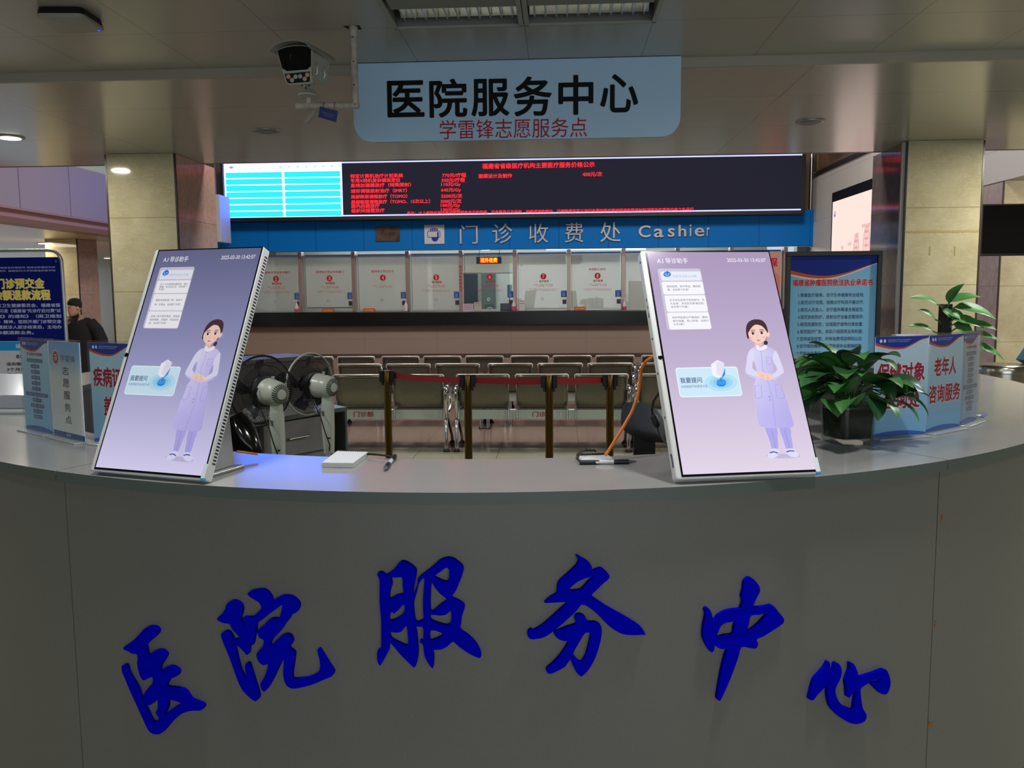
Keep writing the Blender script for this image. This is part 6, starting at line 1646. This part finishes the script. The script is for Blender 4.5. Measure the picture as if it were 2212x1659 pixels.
    if n in (2, 3): pass
bpy.data.objects['window_6']['label'] = 'payment window number 6, its blind half raised and a person behind it'
# vertical notice on the post beside window 6
a = ony(989, 615, 14.21); b = ony(995, 645, 14.21)
letters('post_notice', '医疗收费咨询', frame((0, 0, 0), (1, 0, 0), (0, 0, 1)), 0.01, RED_PAINT) if False else None
w6 = bpy.data.objects['window_6']
cv = Canvas(frame((bx[5] - 0.03, PY - 0.081, 1.55), (1, 0, 0), (0, 0, 1)), 0.06, 0.5)
for k, s in enumerate('医疗收费监督电话'): cv.text(s, 0.008, 0.048, 0.47 - 0.055*k, 0.042, (176, 40, 44), 0.02)
cv.build('post_lettering', PRINT, w6)

# fluorescent tubes seen over the blinds
TUBE = mat('lit_tube', (255, 255, 255), 0.5, emit=(0.95, 1.0, 0.98), estr=1.2)
for (pa, pb), lab in zip(((584, 616), (650, 742), (850, 875), (884, 893), (1040, 1058), (1180, 1344), (1352, 1395)), ('over window 2', 'over window 3', 'over the right of window 4', 'over the left of window 5', 'over window 6', 'over windows 7 and 8', 'beside the right terminal')):
    yy = 15.1; a = ony(pa, 541.5 - (pa - 600)*0.0045, yy); b = ony(pb, 541.5 - (pb - 600)*0.0045, yy)
    t = thing('tube_lamp', 'lit fluorescent tube in the office ' + lab, 'lamp', ((a[0] + b[0])/2, yy, a[2]), 0, 'tube lamps in the payment office')
    mb = MB(); mb.tube([a, b], 0.013, 10); mb.build('tube', TUBE, t, smooth=60)
    mb = MB(); mb.box(a[0] - 0.02, b[0] + 0.02, yy - 0.03, yy + 0.03, a[2] + 0.02, a[2] + 0.06); mb.box((a[0] + b[0])/2 - 0.01, (a[0] + b[0])/2 + 0.01, yy - 0.01, yy + 0.01, a[2] + 0.06, 2.9); mb.build('batten', WHITE_PL, t)

# small running-text sign in window 6
a = ony(1029.5, 570, 14.2); b = ony(1083, 554.5, 14.2)
t = thing('led_strip', 'small lit red sign 班外收费 hanging in front of window 6', 'sign', ((a[0] + b[0])/2, 14.2, a[2]))
mb = MB(); mb.box(a[0], b[0], 14.17, 14.22, a[2], b[2]); mb.build('housing', BLACK, t, bevel=0.004)
cv = Led(frame((a[0], 14.1695, a[2]), (1, 0, 0), (0, 0, 1)), b[0] - a[0], b[2] - a[2]); w, h = cv.w, cv.h
cv.rect(0.14*w, 0.10*h, 0.86*w, 0.90*h, (0.9, 0.015, 0.01)); cv.text('班外收费', 0.17*w, 0.83*w, 0.5*h, 0.66*h, (4.0, 1.5, 0.05), 0.0)
cv.build('led_face', LEDM, t)
for xx in (a[0] + 0.04, b[0] - 0.04):
    mb = MB(); mb.tube([(xx, 14.2, b[2]), (xx + 0.01, 14.2, 2.292)], 0.004, 5); mb.build('wire', BLACK, t)

# hand sanitiser bottles, name plates, folders
PINK = mat('pink_gel', (196, 80, 108), 0.2, spec=0.6)
def bottle(px, label, fill):
    p = ony(px, 672, 14.1); x = p[0]
    t = thing('pump_bottle', label, 'bottle', (x, 14.1, 1.28), 0, 'pump bottles on the payment counter')
    mb = MB(); mb.lathe([(0.030, 1.2805), (0.033, 1.29), (0.033, 1.28 + fill)], (x, 14.1, 0), 18); mb.build('gel', PINK, t, smooth=40)
    mb = MB(); mb.lathe([(0.033, 1.28 + fill), (0.033, 1.39), (0.012, 1.43), (0.012, 1.445)], (x, 14.1, 0), 18); mb.build('bottle_body', mat('clear_bottle', (206, 190, 196), 0.2), t, smooth=40)
    mb = MB(); mb.tube([(x, 14.1, 1.445), (x, 14.1, 1.475)], 0.006, 8); mb.tube([(x + 0.015, 14.1, 1.472), (x - 0.045, 14.09, 1.475), (x - 0.05, 14.09, 1.46)], 0.007, 8); mb.build('pump', WHITE_PL, t, smooth=60)
bottle(641, 'pump bottle of pink gel between payment windows 2 and 3', 0.06)
bottle(877, 'pump bottle with little gel between payment windows 4 and 5', 0.012)
bottle(1110, 'pump bottle of pink gel between payment windows 6 and 7', 0.075)
bottle(1349, 'pump bottle of pink gel right of payment window 8', 0.06)
for pa, pb, lab in ((696, 721, 'orange name plate on the counter at window 3'), (785, 810, 'orange name plate on the counter at window 4'), (1240, 1265, 'orange name plate on the counter at window 8')):
    a = ony(pa, 672, 14.12); b = ony(pb, 665, 14.12)
    t = thing('name_plate', lab, 'name plate', ((a[0] + b[0])/2, 14.12, 1.28), 0, 'name plates on the payment counter')
    mb = MB(); mb.hexa([(a[0], 14.08, 1.2805), (b[0], 14.08, 1.2805), (b[0], 14.16, 1.2805), (a[0], 14.16, 1.2805), (a[0], 14.115, 1.34), (b[0], 14.115, 1.34), (b[0], 14.125, 1.34), (a[0], 14.125, 1.34)]); mb.build('prism', mat('orange_plate', (176, 84, 50), 0.4), t)
    cv = Canvas(frame((a[0], 14.0795, 1.2815), (1, 0, 0), (0, 0.5, 0.86)), b[0] - a[0], 0.066); cv.text('正在打印请稍候', 0.1*cv.w, 0.9*cv.w, 0.033, 0.034, (220, 160, 60), 0.02); cv.build('print', PRINT, t)
for pa, pb, y1, col, lab in ((1000, 1022, 656, (190, 178, 190), 'white leaflet rack with red headings on the counter at window 6'), (1024, 1040, 653, (176, 168, 160), 'pale leaflet holder beside the leaflet rack at window 6'), (1081, 1105, 655, (44, 50, 66), 'dark notice card on the counter at the right of window 6'), (1121, 1134, 648, (196, 194, 190), 'white paper standing on the counter at window 7')):
    a = ony(pa, 672, 14.22); b = ony(pb, y1, 14.22)
    t = thing('leaflet_holder', lab, 'leaflet holder', ((a[0] + b[0])/2, 14.22, 1.281), 0, 'papers on the payment counter')
    mb = MB(); mb.box(a[0], b[0], 14.205, 14.235, 1.281, b[2]); mb.build('body', mat('holder_%d_%d' % (col[0], col[2]), col, 0.5), t)
    cv = Canvas(frame((a[0], 14.204, 1.281), (1, 0, 0), (0, 0, 1)), b[0] - a[0], b[2] - 1.281); w, h = cv.w, cv.h
    for k in range(4 if pa in (1000, 1081) else 2):
        cv.rect(0.1*w, (0.85 - 0.2*k)*h, 0.9*w, (0.9 - 0.2*k)*h, (150, 60, 80) if pa == 1000 else (120, 124, 136))
    cv.build('print', PRINT, t)
# office behind window 6: screens, posts, seated clerk
px0, px1 = ony(1005, 640, 15.6)[0], ony(1060, 640, 15.6)[0]
clx = ony(1060, 640, 15.4)
t, XX = person((clx[0], 15.4, 0), 'person in dark clothing seated behind payment window 6', None, mat('dark_clothes', (40, 46, 54), 0.8), hand_up=False, seated=True, hair_m=mat('black_hair', (20, 18, 18), 0.6), face_az=-85)
st = thing('office_chair', 'office chair under the person behind window 6', 'chair', (clx[0], 15.4, 0))
mb = MB(); mb.box(clx[0] - 0.22, clx[0] + 0.22, 15.16, 15.62, 0.40, 0.452); mb.build('seat', BLACK, st, bevel=0.01)
mb = MB(); mb.box(clx[0] - 0.2, clx[0] + 0.2, 15.62, 15.66, 0.5, 0.95); mb.build('backrest', BLACK, st, bevel=0.01)
mb = MB(); mb.tube([(clx[0], 15.4, 0.40), (clx[0], 15.4, 0.03)], 0.025, 10); mb.lathe([(0.25, 0.0), (0.25, 0.03), (0.04, 0.06)], (clx[0], 15.4, 0), 24); mb.build('base', STEEL, st)
mb = MB(); a = ony(1000, 600, 17.4); b = ony(1031, 600, 17.4); mb.box(a[0], b[0], 17.44, 17.5, 0.0, 2.0); o = mb.build('door_1', mat('dark_door', (48, 62, 72), 0.3)); o['kind'] = 'structure'; o['label'] = 'dark glazed door at the back of the office'
mb = MB(); a = ony(1039, 600, 17.4); b = ony(1070, 600, 17.4); mb.box(a[0], b[0], 17.44, 17.5, 0.0, 2.0); o = mb.build('door_2', mat('green_glass_door', (74, 92, 86), 0.2)); o['kind'] = 'structure'; o['label'] = 'greenish glazed door at the back of the office'
mb = MB(); a = ony(1096, 634, 15.0); b = ony(1106, 615, 15.0); mb.box(a[0], b[0], 15.0, 15.03, a[2], b[2]); mb.box((a[0]+b[0])/2 - .01, (a[0]+b[0])/2 + .01, 15.03, 15.05, 0, b[2]); o = mb.build('office_notice', mat('notice_teal', (70, 120, 140), 0.5)); center_origin(o); tag(o, 'teal notice inside the office at the right of window 6', 'notice')

# pinkish poster right of the bright terminal
a = ony(1655, 600, 14.10); b = ony(1688, 545, 14.10)
w, h = 0.42, 1.0
t = thing('wall_poster', 'pinkish poster with a red character beside the bright terminal', 'poster', (b[0] - w/2, 14.10, b[2] - h))
mb = MB(); mb.box(b[0] - w, b[0], 14.10, 14.115, b[2] - h, b[2]); mb.build('sheet', mat('pink_sheet', (196, 150, 136), 0.5), t)
cv = Canvas(frame((b[0] - w, 14.0995, b[2] - h), (1, 0, 0), (0, 0, 1)), w, h); cv.text('医保', 0.13, 0.36, h - 0.16, 0.14, (190, 40, 60), 0.04); cv.poly([(0.25, 0.2), (0.4, 0.25), (0.41, 0.6), (0.33, 0.68), (0.27, 0.5)], (214, 130, 110)); cv.build('print', PRINT, t)

# right hall wall: lit board and framed picture
WX = XWALL - 0.001
def onwall(px, py): return onx(px, py, WX)
a = onwall(1805, 417); b = onwall(1965, 360)
ya, yb_ = a[1], b[1]; ztop = a[2]; zbot = 0.9
t = thing('light_box', 'lit pinkish white board with black frame on the right hall wall', 'light box', (WX, (ya + yb_)/2, zbot))
mb = MB(); mb.box(WX - 0.05, WX, yb_, ya, zbot, ztop); mb.build('frame', BLACK, t, bevel=0.004)
zs1 = onx(1811, 433, WX - 0.051)[2]
Tw = frame((WX - 0.051, ya - 0.05, zbot + 0.06), (0, -1, 0), (0, 0, 1))
w, h = ya - yb_ - 0.10, zs1 - zbot - 0.06
cv = Led(Tw, w, h); cv.step = 0.0005
PKc = (1.05, 0.80, 0.72)
cv.rect(0, 0, w, h, PKc)
LR = (0.55, 0.16, 0.15)
cv.ell(0.11, h - 0.18, 0.045, 0.045, (0.10, 0.14, 0.32)); cv.ell(0.115, h - 0.17, 0.028, 0.036, PKc); cv.poly([(0.10, h - 0.22), (0.12, h - 0.22), (0.135, h - 0.14), (0.12, h - 0.13)], (0.2, 0.25, 0.5))
def pxw(px, py): q = onx(px, py, WX - 0.052); return ya - 0.05 - q[1], q[2] - zbot - 0.06
for s, xa, xb, y in (('胃肠', 1817, 1822, 536), ('小肠道', 1830, 1839, 528), ('大肠道', 1846, 1855, 508), ('食管系统图', 1862, 1880, 489)):
    A = pxw(xa, y); B = pxw(xb, y); cv.text(s, A[0], B[0], A[1], 0.055, LR)
for xa, xb, yt in ((1843, 1857, 517), (1865, 1881, 497)):
    A = pxw(xa, yt + 16); B = pxw(xb, yt + 16); wv = abs(B[0] - A[0])
    cv.ell((A[0] + B[0])/2, A[1] - 0.1, wv/2, 0.26, (0.85, 0.45, 0.42)); cv.ell((A[0] + B[0])/2, A[1] - 0.1, wv/2*0.8, 0.22, (0.95, 0.62, 0.58))
    for k in range(4): cv.ell((A[0] + B[0])/2, A[1] - 0.2 + 0.09*k, wv/4, 0.02, (0.8, 0.4, 0.38))
cv.build('lit_face', attr_mat('lightbox_face', True, 1.0, rough=0.5, spec=0.2), t)
a = onwall(1760, 383); ya = a[1]; zf = a[2]
t = thing('framed_picture', 'large dark framed picture high on the right hall wall', 'picture', (WX, ya - 1.5, zf))
mb = MB(); mb.box(WX - 0.025, WX, ya - 3.0, ya, zf, zf + 0.07); mb.box(WX - 0.025, WX, ya - 0.12, ya, zf + 0.07, zf + 1.6); mb.box(WX - 0.025, WX, ya - 3.0, ya - 2.9, zf + 0.07, zf + 1.6); mb.box(WX - 0.025, WX, ya - 2.9, ya - 0.12, zf + 1.5, zf + 1.6); mb.build('frame', mat('dark_frame', (50, 40, 34), 0.35), t, bevel=0.01)
mb = MB(); mb.box(WX - 0.022, WX - 0.012, ya - 2.9, ya - 0.12, zf + 0.07, zf + 0.10); mb.box(WX - 0.022, WX - 0.012, ya - 0.20, ya - 0.12, zf + 0.10, zf + 1.5); mb.build('gilt_edge', mat('gilt', (150, 130, 100), 0.35, 0.6), t)
mb = MB(); mb.box(WX - 0.012, WX - 0.004, ya - 2.9, ya - 0.12, zf + 0.07, zf + 1.5); mb.build('canvas', mat('brown_painting', (128, 96, 70), 0.7, noise=(2.5, (88, 66, 50), 5)), t)
# steel pole between the board and the wall
a = ony(1752, 400, 14.08); mb = MB(); mb.tube([(a[0], 14.08, 2.866), (a[0], 14.08, 5.5)], 0.03, 12); o = mb.build('steel_pole', STEEL, smooth=60); center_origin(o); tag(o, 'steel pole between the LED board and the pale wall', 'pole')

# ================================================================== UNDER THE CEILING
# hanging service centre sign on the lip
SY = 4.66
q = [ony(x, y, SY) for x, y in ((763, 140), (1472, 126), (1469, 296), (764, 306))]
x0, x1 = (q[0][0] + q[3][0])/2, (q[1][0] + q[2][0])/2; zt_ = 2.797; zb_ = (q[2][2] + q[3][2])/2
t = thing('hanging_sign', 'pale blue sign with rounded lower corners reading 医院服务中心 under the ceiling step', 'sign', ((x0 + x1)/2, SY, zb_))
r = 0.10; P = [(x0, zt_)]
for k in range(9): a = PI + PI/2*k/8; P.append((x0 + r + r*math.cos(a), zb_ + r + r*math.sin(a)))
for k in range(9): a = 1.5*PI + PI/2*k/8; P.append((x1 - r + r*math.cos(a), zb_ + r + r*math.sin(a)))
P.append((x1, zt_))
T = frame((0, SY, 0), (1, 0, 0), (0, 0, 1))
mb = MB(T); mb.prism(P, -0.03, 0.0); mb.build('board', mat('pale_blue_board', (176, 212, 244), 0.4), t)
cv = Canvas(T, 1, 1); cv.layer = 0.0006
def sx_(px, py): p = ony(px, py, SY); return p[0], p[2]
K = (10, 12, 14); RS = (176, 40, 48)
for s, xa, xb, ya_, yb_ in (('医', 839, 914, 175, 252), ('院', 930, 1007, 171, 253), ('服', 1020, 1098, 171, 250), ('务', 1112, 1190, 166, 250), ('中', 1208, 1280, 163, 247), ('心', 1298, 1377, 161, 242)):
    A = sx_(xa, yb_); B = sx_(xb, ya_); cv.text(s, A[0], B[0], (A[1] + B[1])/2, B[1] - A[1], K, 0.022, res=6)
A = sx_(950, 281); B = sx_(1268, 274); hh = sx_(1100, 256)[1] - sx_(1100, 298)[1]
cv.text('学雷锋志愿服务点', A[0], B[0], (A[1] + B[1])/2, hh, RS, 0.0, res=5)
cv.build('lettering', PRINT, t)

# louvred ceiling light (switched off)
t = thing('ceiling_light', 'square louvred ceiling light, switched off, above the blue sign', 'ceiling light', ((HX0 + HX1)/2, (HY0 + HY1)/2, 2.80))
REFL = mat('mirror_reflector', (235, 236, 236), 0.22, 1.0)
mb = MB(); mb.box(HX0, HX1, HY0, HY1, 2.93, 2.95); mb.box(HX0, HX0 + 0.006, HY0, HY1, 2.80, 2.93); mb.box(HX1 - 0.006, HX1, HY0, HY1, 2.80, 2.93); mb.box(HX0, HX1, HY0, HY0 + 0.006, 2.80, 2.93); mb.box(HX0, HX1, HY1 - 0.006, HY1, 2.80, 2.93)
mb.build('housing', mat('lamp_housing', (120, 122, 120), 0.5), t)
XM = (HX0 + HX1)/2
mb = MB()
for x0, x1 in ((HX0 - 0.012, XM - 0.002), (XM + 0.002, HX1 + 0.012)):
    for a0, a1, b0, b1 in ((x0, x0 + 0.022, HY0, HY1), (x1 - 0.022, x1, HY0, HY1), (x0, x1, HY0 - 0.012, HY0 + 0.012), (x0, x1, HY1 - 0.012, HY1 + 0.012)):
        mb.box(a0, a1, b0, b1, 2.788, 2.7995)
mb.build('frame', mat('lamp_frame', (150, 150, 140), 0.4), t, bevel=0.002)
for x0, x1 in ((HX0 + 0.025, XM - 0.026), (XM + 0.026, HX1 - 0.025)):
    for yc in (HY0 + 0.12, HY1 - 0.13):
        tb = MB(); tb.tube([(x0, yc, 2.885), (x1, yc, 2.885)], 0.013, 12); tb.build('tube', mat('unlit_tube', (190, 192, 190), 0.3), t, smooth=60)
        mb = MB()
        rows = [[(x, yc + 0.115*math.sin(a)/math.sin(1.15), 2.925 - 0.12*(1 - math.cos(a))*0.5 - 0.06*abs(math.sin(a))) for x in (x0, x1)] for a in [(-1 + 2*k/10)*1.15 for k in range(11)]]
        mb.grid(rows); mb.build('reflector', REFL, t, smooth=50)
        mb = MB()
        for k in range(11):
            x = x0 + (x1 - x0)*(k + 0.5)/11
            mb.hexa([(x - 0.0035, yc - 0.10, 2.815), (x + 0.0035, yc - 0.10, 2.815), (x + 0.0035, yc + 0.10, 2.815), (x - 0.0035, yc + 0.10, 2.815), (x - 0.001, yc - 0.085, 2.85), (x + 0.001, yc - 0.085, 2.85), (x + 0.001, yc + 0.085, 2.85), (x - 0.001, yc + 0.085, 2.85)])
        mb.build('louvre', REFL, t)
    for yc in (HY0 + 0.297,):
        mb = MB(); mb.box(x0, x1, yc - 0.06, yc + 0.06, 2.798, 2.83); mb.build('channel_cover', mat('channel_grey', (128, 128, 120), 0.45), t)

# recessed lamps
def downlight(x, y, z, lab, lit):
    t = thing('recessed_lamp', lab, 'recessed lamp', (x, y, z), 0, 'round recessed lamps in the soffit')
    mb = MB(); mb.lathe([(0.072, z - 0.0005), (0.10, z - 0.0005), (0.098, z - 0.008), (0.074, z - 0.010)], (x, y, 0), 36); mb.build('trim_ring', mat('lamp_ring', (150, 148, 148), 0.35, 0.5), t, smooth=40)
    mb = MB(); mb.lathe([(0.001, z - 0.0125), (0.073, z - 0.0125), (0.074, z - 0.011), (0.073, z - 0.001), (0.001, z - 0.001)], (x, y, 0), 30)
    mb.build('diffuser', mat('lit_diffuser', (255, 255, 255), 0.5, emit=(1.0, 0.97, 0.86), estr=9.0) if lit else mat('dark_diffuser', (88, 92, 104), 0.25), t)
downlight(-4.09, 6.24, 2.75, 'lit round lamp in the soffit at the left edge', True)
downlight(3.95, 6.24, 2.75, 'lit round lamp in the soffit beyond the right edge', True)
downlight(-2.12, 6.18, 2.75, 'unlit round lamp in the soffit below the surveillance camera', False)
downlight(1.774, 6.227, 2.75, 'unlit round lamp in the soffit right of the blue sign', False)
for px, py, lab in ((94, 525, 'lit lamp in the corridor ceiling above the blue poster'), (233, 557, 'lit lamp in the corridor ceiling beside the left column')):
    p = onz(px, py, zc0); downlight(p[0], p[1], zc0, lab, True)

# surveillance camera on an L-shaped pole
HOUS = mat('camera_white', (178, 178, 170), 0.4)
KY = 4.05
def K3(px, py, y=KY): return Vector(ony(px, py, y))
pt, pe, ph = K3(763, 48), K3(767, 228), K3(640, 229)
t = thing('surveillance_camera', 'white surveillance camera on an L-shaped pole under the ceiling', 'camera', (pt.x, KY, 2.80))
mb = MB(); mb.tube([(pt.x, KY, 2.80), (pt.x, KY, pe.z + 0.012), (pt.x, KY, pe.z)], 0.0165, 14); mb.tube([(pt.x + 0.016, KY, pe.z), (ph.x, KY, ph.z)], 0.0165, 14); mb.tube([(pt.x, KY, 2.80), (pt.x, KY, 2.752)], 0.021, 14)
mb.build('pole', mat('worn_white_pole', (186, 180, 168), 0.45, noise=(30, (160, 150, 136), 3)), t, smooth=50)
mb = MB()
for zz in (2.75, 2.64, 2.535): mb.lathe([(0.004, -0.0175), (0.004, -0.015)], (pt.x, KY, zz), 10, 'y')
mb.build('pole_holes', BLACK, t)
mb = MB(); mb.poly([(pt.x - 0.045, KY - 0.02, 2.7992), (pt.x + 0.035, KY - 0.02, 2.7992), (pt.x + 0.03, KY + 0.04, 2.7992), (pt.x - 0.03, KY + 0.03, 2.7992)]); mb.build('ceiling_cutout', DARK, t)
# the housing points at the viewer, rear going right and away
fc = K3(637, 137, KY - 0.16); 
dv = Vector((0.20, 0.97, 0.03)).normalized()        # towards the rear
sdv = Vector((dv.y, -dv.x, 0)).normalized(); upv = sdv.cross(dv)
T = frame(fc, sdv, upv, -dv)    # x right, y up, z towards viewer
s_ = (KY - 0.16)/FPX
def pxl(P): return [((x - 478)/6.38*s_*1.14, -(y - 650)/6.38*s_) for x, y in P]
front = pxl([(250,470),(300,440),(400,420),(480,416),(580,424),(660,440),(705,466),(703,560),(690,720),(690,905),(660,925),(380,920),(350,890),(305,720),(270,560)])
mb = MB(T); mb.loft([[(x, y, -0.20) for x, y in [(p[0]*0.80, p[1]*0.75 + 0.012) for p in front]], [(p[0]*0.86, p[1]*0.8 + 0.01, -0.03) for p in front], [(p[0], p[1], -0.012) for p in front], [(p[0], p[1], 0.0) for p in front]])
mb.build('housing', HOUS, t, smooth=30)
g = pxl([(258,470),(310,446),(400,430),(480,426),(580,433),(655,450),(698,475),(688,700),(635,742),(370,742),(310,700)])
mb = MB(T); mb.prism(g, 0.0, 0.002); mb.build('front_glass', BLACK_GLOSS, t)
c = pxl([(490, 575)])[0]; mb = MB(T @ Matrix.Translation((c[0], c[1], 0.0021))); mb.ring((0, 0, 0), 0.026, 0.0015, (1, 0, 0), (0, 1, 0), 30, 5); mb.lathe([(0.016, 0), (0.016, 0.001), (0.001, 0.0012)], n=24); mb.build('lens', mat('lens_dark', (14, 15, 20), 0.1), t, smooth=60)
g = pxl([(338,775),(668,772),(662,895),(655,905),(395,905),(365,885)]); mb = MB(T); mb.prism(g, 0.0, 0.002); mb.build('lamp_panel', BLACK, t)
for x, y in ((388,815),(433,864),(482,824),(542,824),(600,862),(635,812)):
    c = pxl([(x, y)])[0]; mb = MB(T @ Matrix.Translation((c[0], c[1], 0.002))); mb.lathe([(0.0105, 0), (0.0100, 0.002), (0.006, 0.004), (0.001, 0.0045)], n=18); mb.build('infrared_lamp', mat('warm_lens', (196, 168, 150), 0.2) if x not in (482, 542) else mat('clear_lens', (176, 178, 178), 0.2), t, smooth=60)
h1 = pxl([(208,480),(228,430),(290,392),(380,368),(478,362),(580,372),(660,400),(700,440),(715,475)]); h2 = [(x, y - 0.006) for x, y in h1]
mb = MB(T); rows = []
for z in (0.03, -0.10, -0.24): 
    k = 1 if z > -0.2 else 0.93
    rows.append([(x*k, y + (-0.002 if z < -0.2 else 0), z) for x, y in h1] + [(x*k, y, z) for x, y in h2[::-1]])
mb.loft(rows); mb.build('sun_shield', mat('shield_grey', (150, 150, 142), 0.45), t, smooth=35)
mb = MB(T)
for z in (-0.065, -0.14):
    x = pxl([(700, 0)])[0][0]*0.86
    mb.tube([(x + 0.002, 0.012, z), (x + 0.004, -0.012, z + 0.004), (x + 0.002, -0.03, z - 0.004), (x - 0.006, -0.04, z)], 0.0022, 6)
mb.build('latch', STEEL, t, smooth=60)
mb = MB(T); x = pxl([(690, 0)])[0][0]; yv = pxl([(0, 780)])[0][1]; mb.box(x - 0.002, x + 0.0012, yv - 0.016, yv + 0.016, -0.011, -0.001); mb.build('sticker', mat('yellow_sticker', (160, 150, 60), 0.5), t)
b1 = K3(662, 180, KY - 0.05); b2 = K3(668, 222)
mb = MB(); mb.loft([[(b1.x + 0.035*math.cos(2*PI*k/16)*f, b1.y + 0.03 + 0.05*math.sin(2*PI*k/16)*f, z) for k in range(16)] for f, z in ((1.0, b1.z + 0.045), (0.8, b1.z + 0.01), (0.45, b1.z - 0.02), (0.9, b1.z - 0.035), (1.35, b1.z - 0.05), (1.35, b1.z - 0.056))]); mb.build('swivel_bracket', HOUS, t, smooth=35)
mb = MB(); mb.tube([(b2.x, KY, b1.z - 0.05), (b2.x, KY, b2.z - 0.005)], 0.012, 12); mb.build('stem', HOUS, t, smooth=60)
mb = MB()
for x, y in ((590, 985), (640, 966), (688, 985), (640, 1020)):
    p = K3(560 + x/6.38, 30 + y/6.38, KY - 0.11); mb.ball(p, 0.005, 0.004, 0.005, 10, 6)
mb.build('bolts', mat('dark_bolt', (50, 50, 52), 0.4, 0.5), t, smooth=60)
mb = MB(); mb.tube([K3(690, 222, KY + 0.02), K3(682, 236, KY + 0.01), K3(672, 250, KY), K3(660, 266, KY)], [0.010, 0.014, 0.013, 0.008], 10); mb.build('cable_sleeve', mat('sleeve_grey', (150, 146, 134), 0.5), t, smooth=60)
tg = [K3(x, y, KY - 0.035) for x, y in ((691, 229.5), (730.5, 240), (726, 264), (687.5, 253))]
t2 = thing('camera_tag', 'small dark blue tag wired to the surveillance camera pole', 'tag', tuple((tg[0] + tg[2])/2))
n = Vector((0, 1, 0)); mb = MB(); mb.hexa([p for p in (tg[3], tg[2], tg[1], tg[0])] + [p + n*0.0015 for p in (tg[3], tg[2], tg[1], tg[0])]); mb.build('plate', mat('navy_tag', (26, 44, 112), 0.4), t2)
cv = Canvas(frame(tg[3] - n*0.0003, tg[2] - tg[3], tg[0] - tg[3], None), (tg[2] - tg[3]).length, (tg[0] - tg[3]).length)
cv.T = frame(tg[3] - n*0.0004, (tg[2] - tg[3]), (tg[0] - tg[3]))
cv.text('福建省肿瘤医院信息管理中心', 0.08*cv.w, 0.92*cv.w, 0.55*cv.h, 0.10*cv.h, (130, 146, 190)); cv.text('视频监控区域', 0.26*cv.w, 0.74*cv.w, 0.36*cv.h, 0.10*cv.h, (130, 146, 190)); cv.build('print', PRINT, t2)
mb = MB()
for a, b in ((K3(698, 231, KY - 0.035), K3(700, 221, KY - 0.022)), (K3(721, 238, KY - 0.035), K3(723, 221, KY - 0.022))): mb.tube([a, b, b + Vector((0, 0.03, 0.004))], 0.0012, 5)
mb.build('wire_loops', mat('rusty_wire', (84, 66, 52), 0.5, 0.5), t2)

# wireless access point
zc = 2.74
cn = [onz(x, y, 2.755) for x, y in ((74, 36), (175, 36), (229, 66), (135, 75))]
q0 = np.array(cn[0]); q1 = np.array(onz(178, 36, 2.755)); q2 = np.array(onz(229, 69, 2.755)); q3 = np.array(onz(128, 75, 2.755))
t = thing('access_point', 'white square wireless access point with a blue light on the ceiling', 'access point', tuple((q0 + q2)/2 + np.array([0, 0, 0.0])))
ctr = (q0 + q1 + q2 + q3)/4
def rq(f, z):
    P = []
    Q = [ctr + (q - ctr)*f for q in (q0, q1, q2, q3)]
    for i in range(4):
        a, b, c_ = Q[i-1], Q[i], Q[(i+1) % 4]
        d1 = (a - b)/np.linalg.norm(a - b)*0.03; d2 = (c_ - b)/np.linalg.norm(c_ - b)*0.03
        for k in range(5): u = k/4; v = (b + d1)*(1-u)**2 + 2*b*u*(1-u) + (b + d2)*u*u; P.append((v[0], v[1], z))
    return P
mb = MB(); mb.loft([rq(0.96, 2.755), rq(1.0, 2.758), rq(1.0, 2.770)]); mb.build('cover', mat('router_white', (150, 147, 140), 0.5), t, smooth=35)
mb = MB(); mb.loft([rq(0.985, 2.7705), rq(0.93, 2.7992)]); mb.build('mounting_base', BLACK, t)
p = onz(217, 75, 2.7545); 
p = ctr + (q2 - ctr)*0.80
mb = MB(); mb.ball((p[0], p[1], 2.7552), 0.006, 0.006, 0.002, 12, 6); mb.build('status_light', mat('blue_led', (20, 30, 255), 0.4, emit=(0.02, 0.05, 1.0), estr=3.0), t)
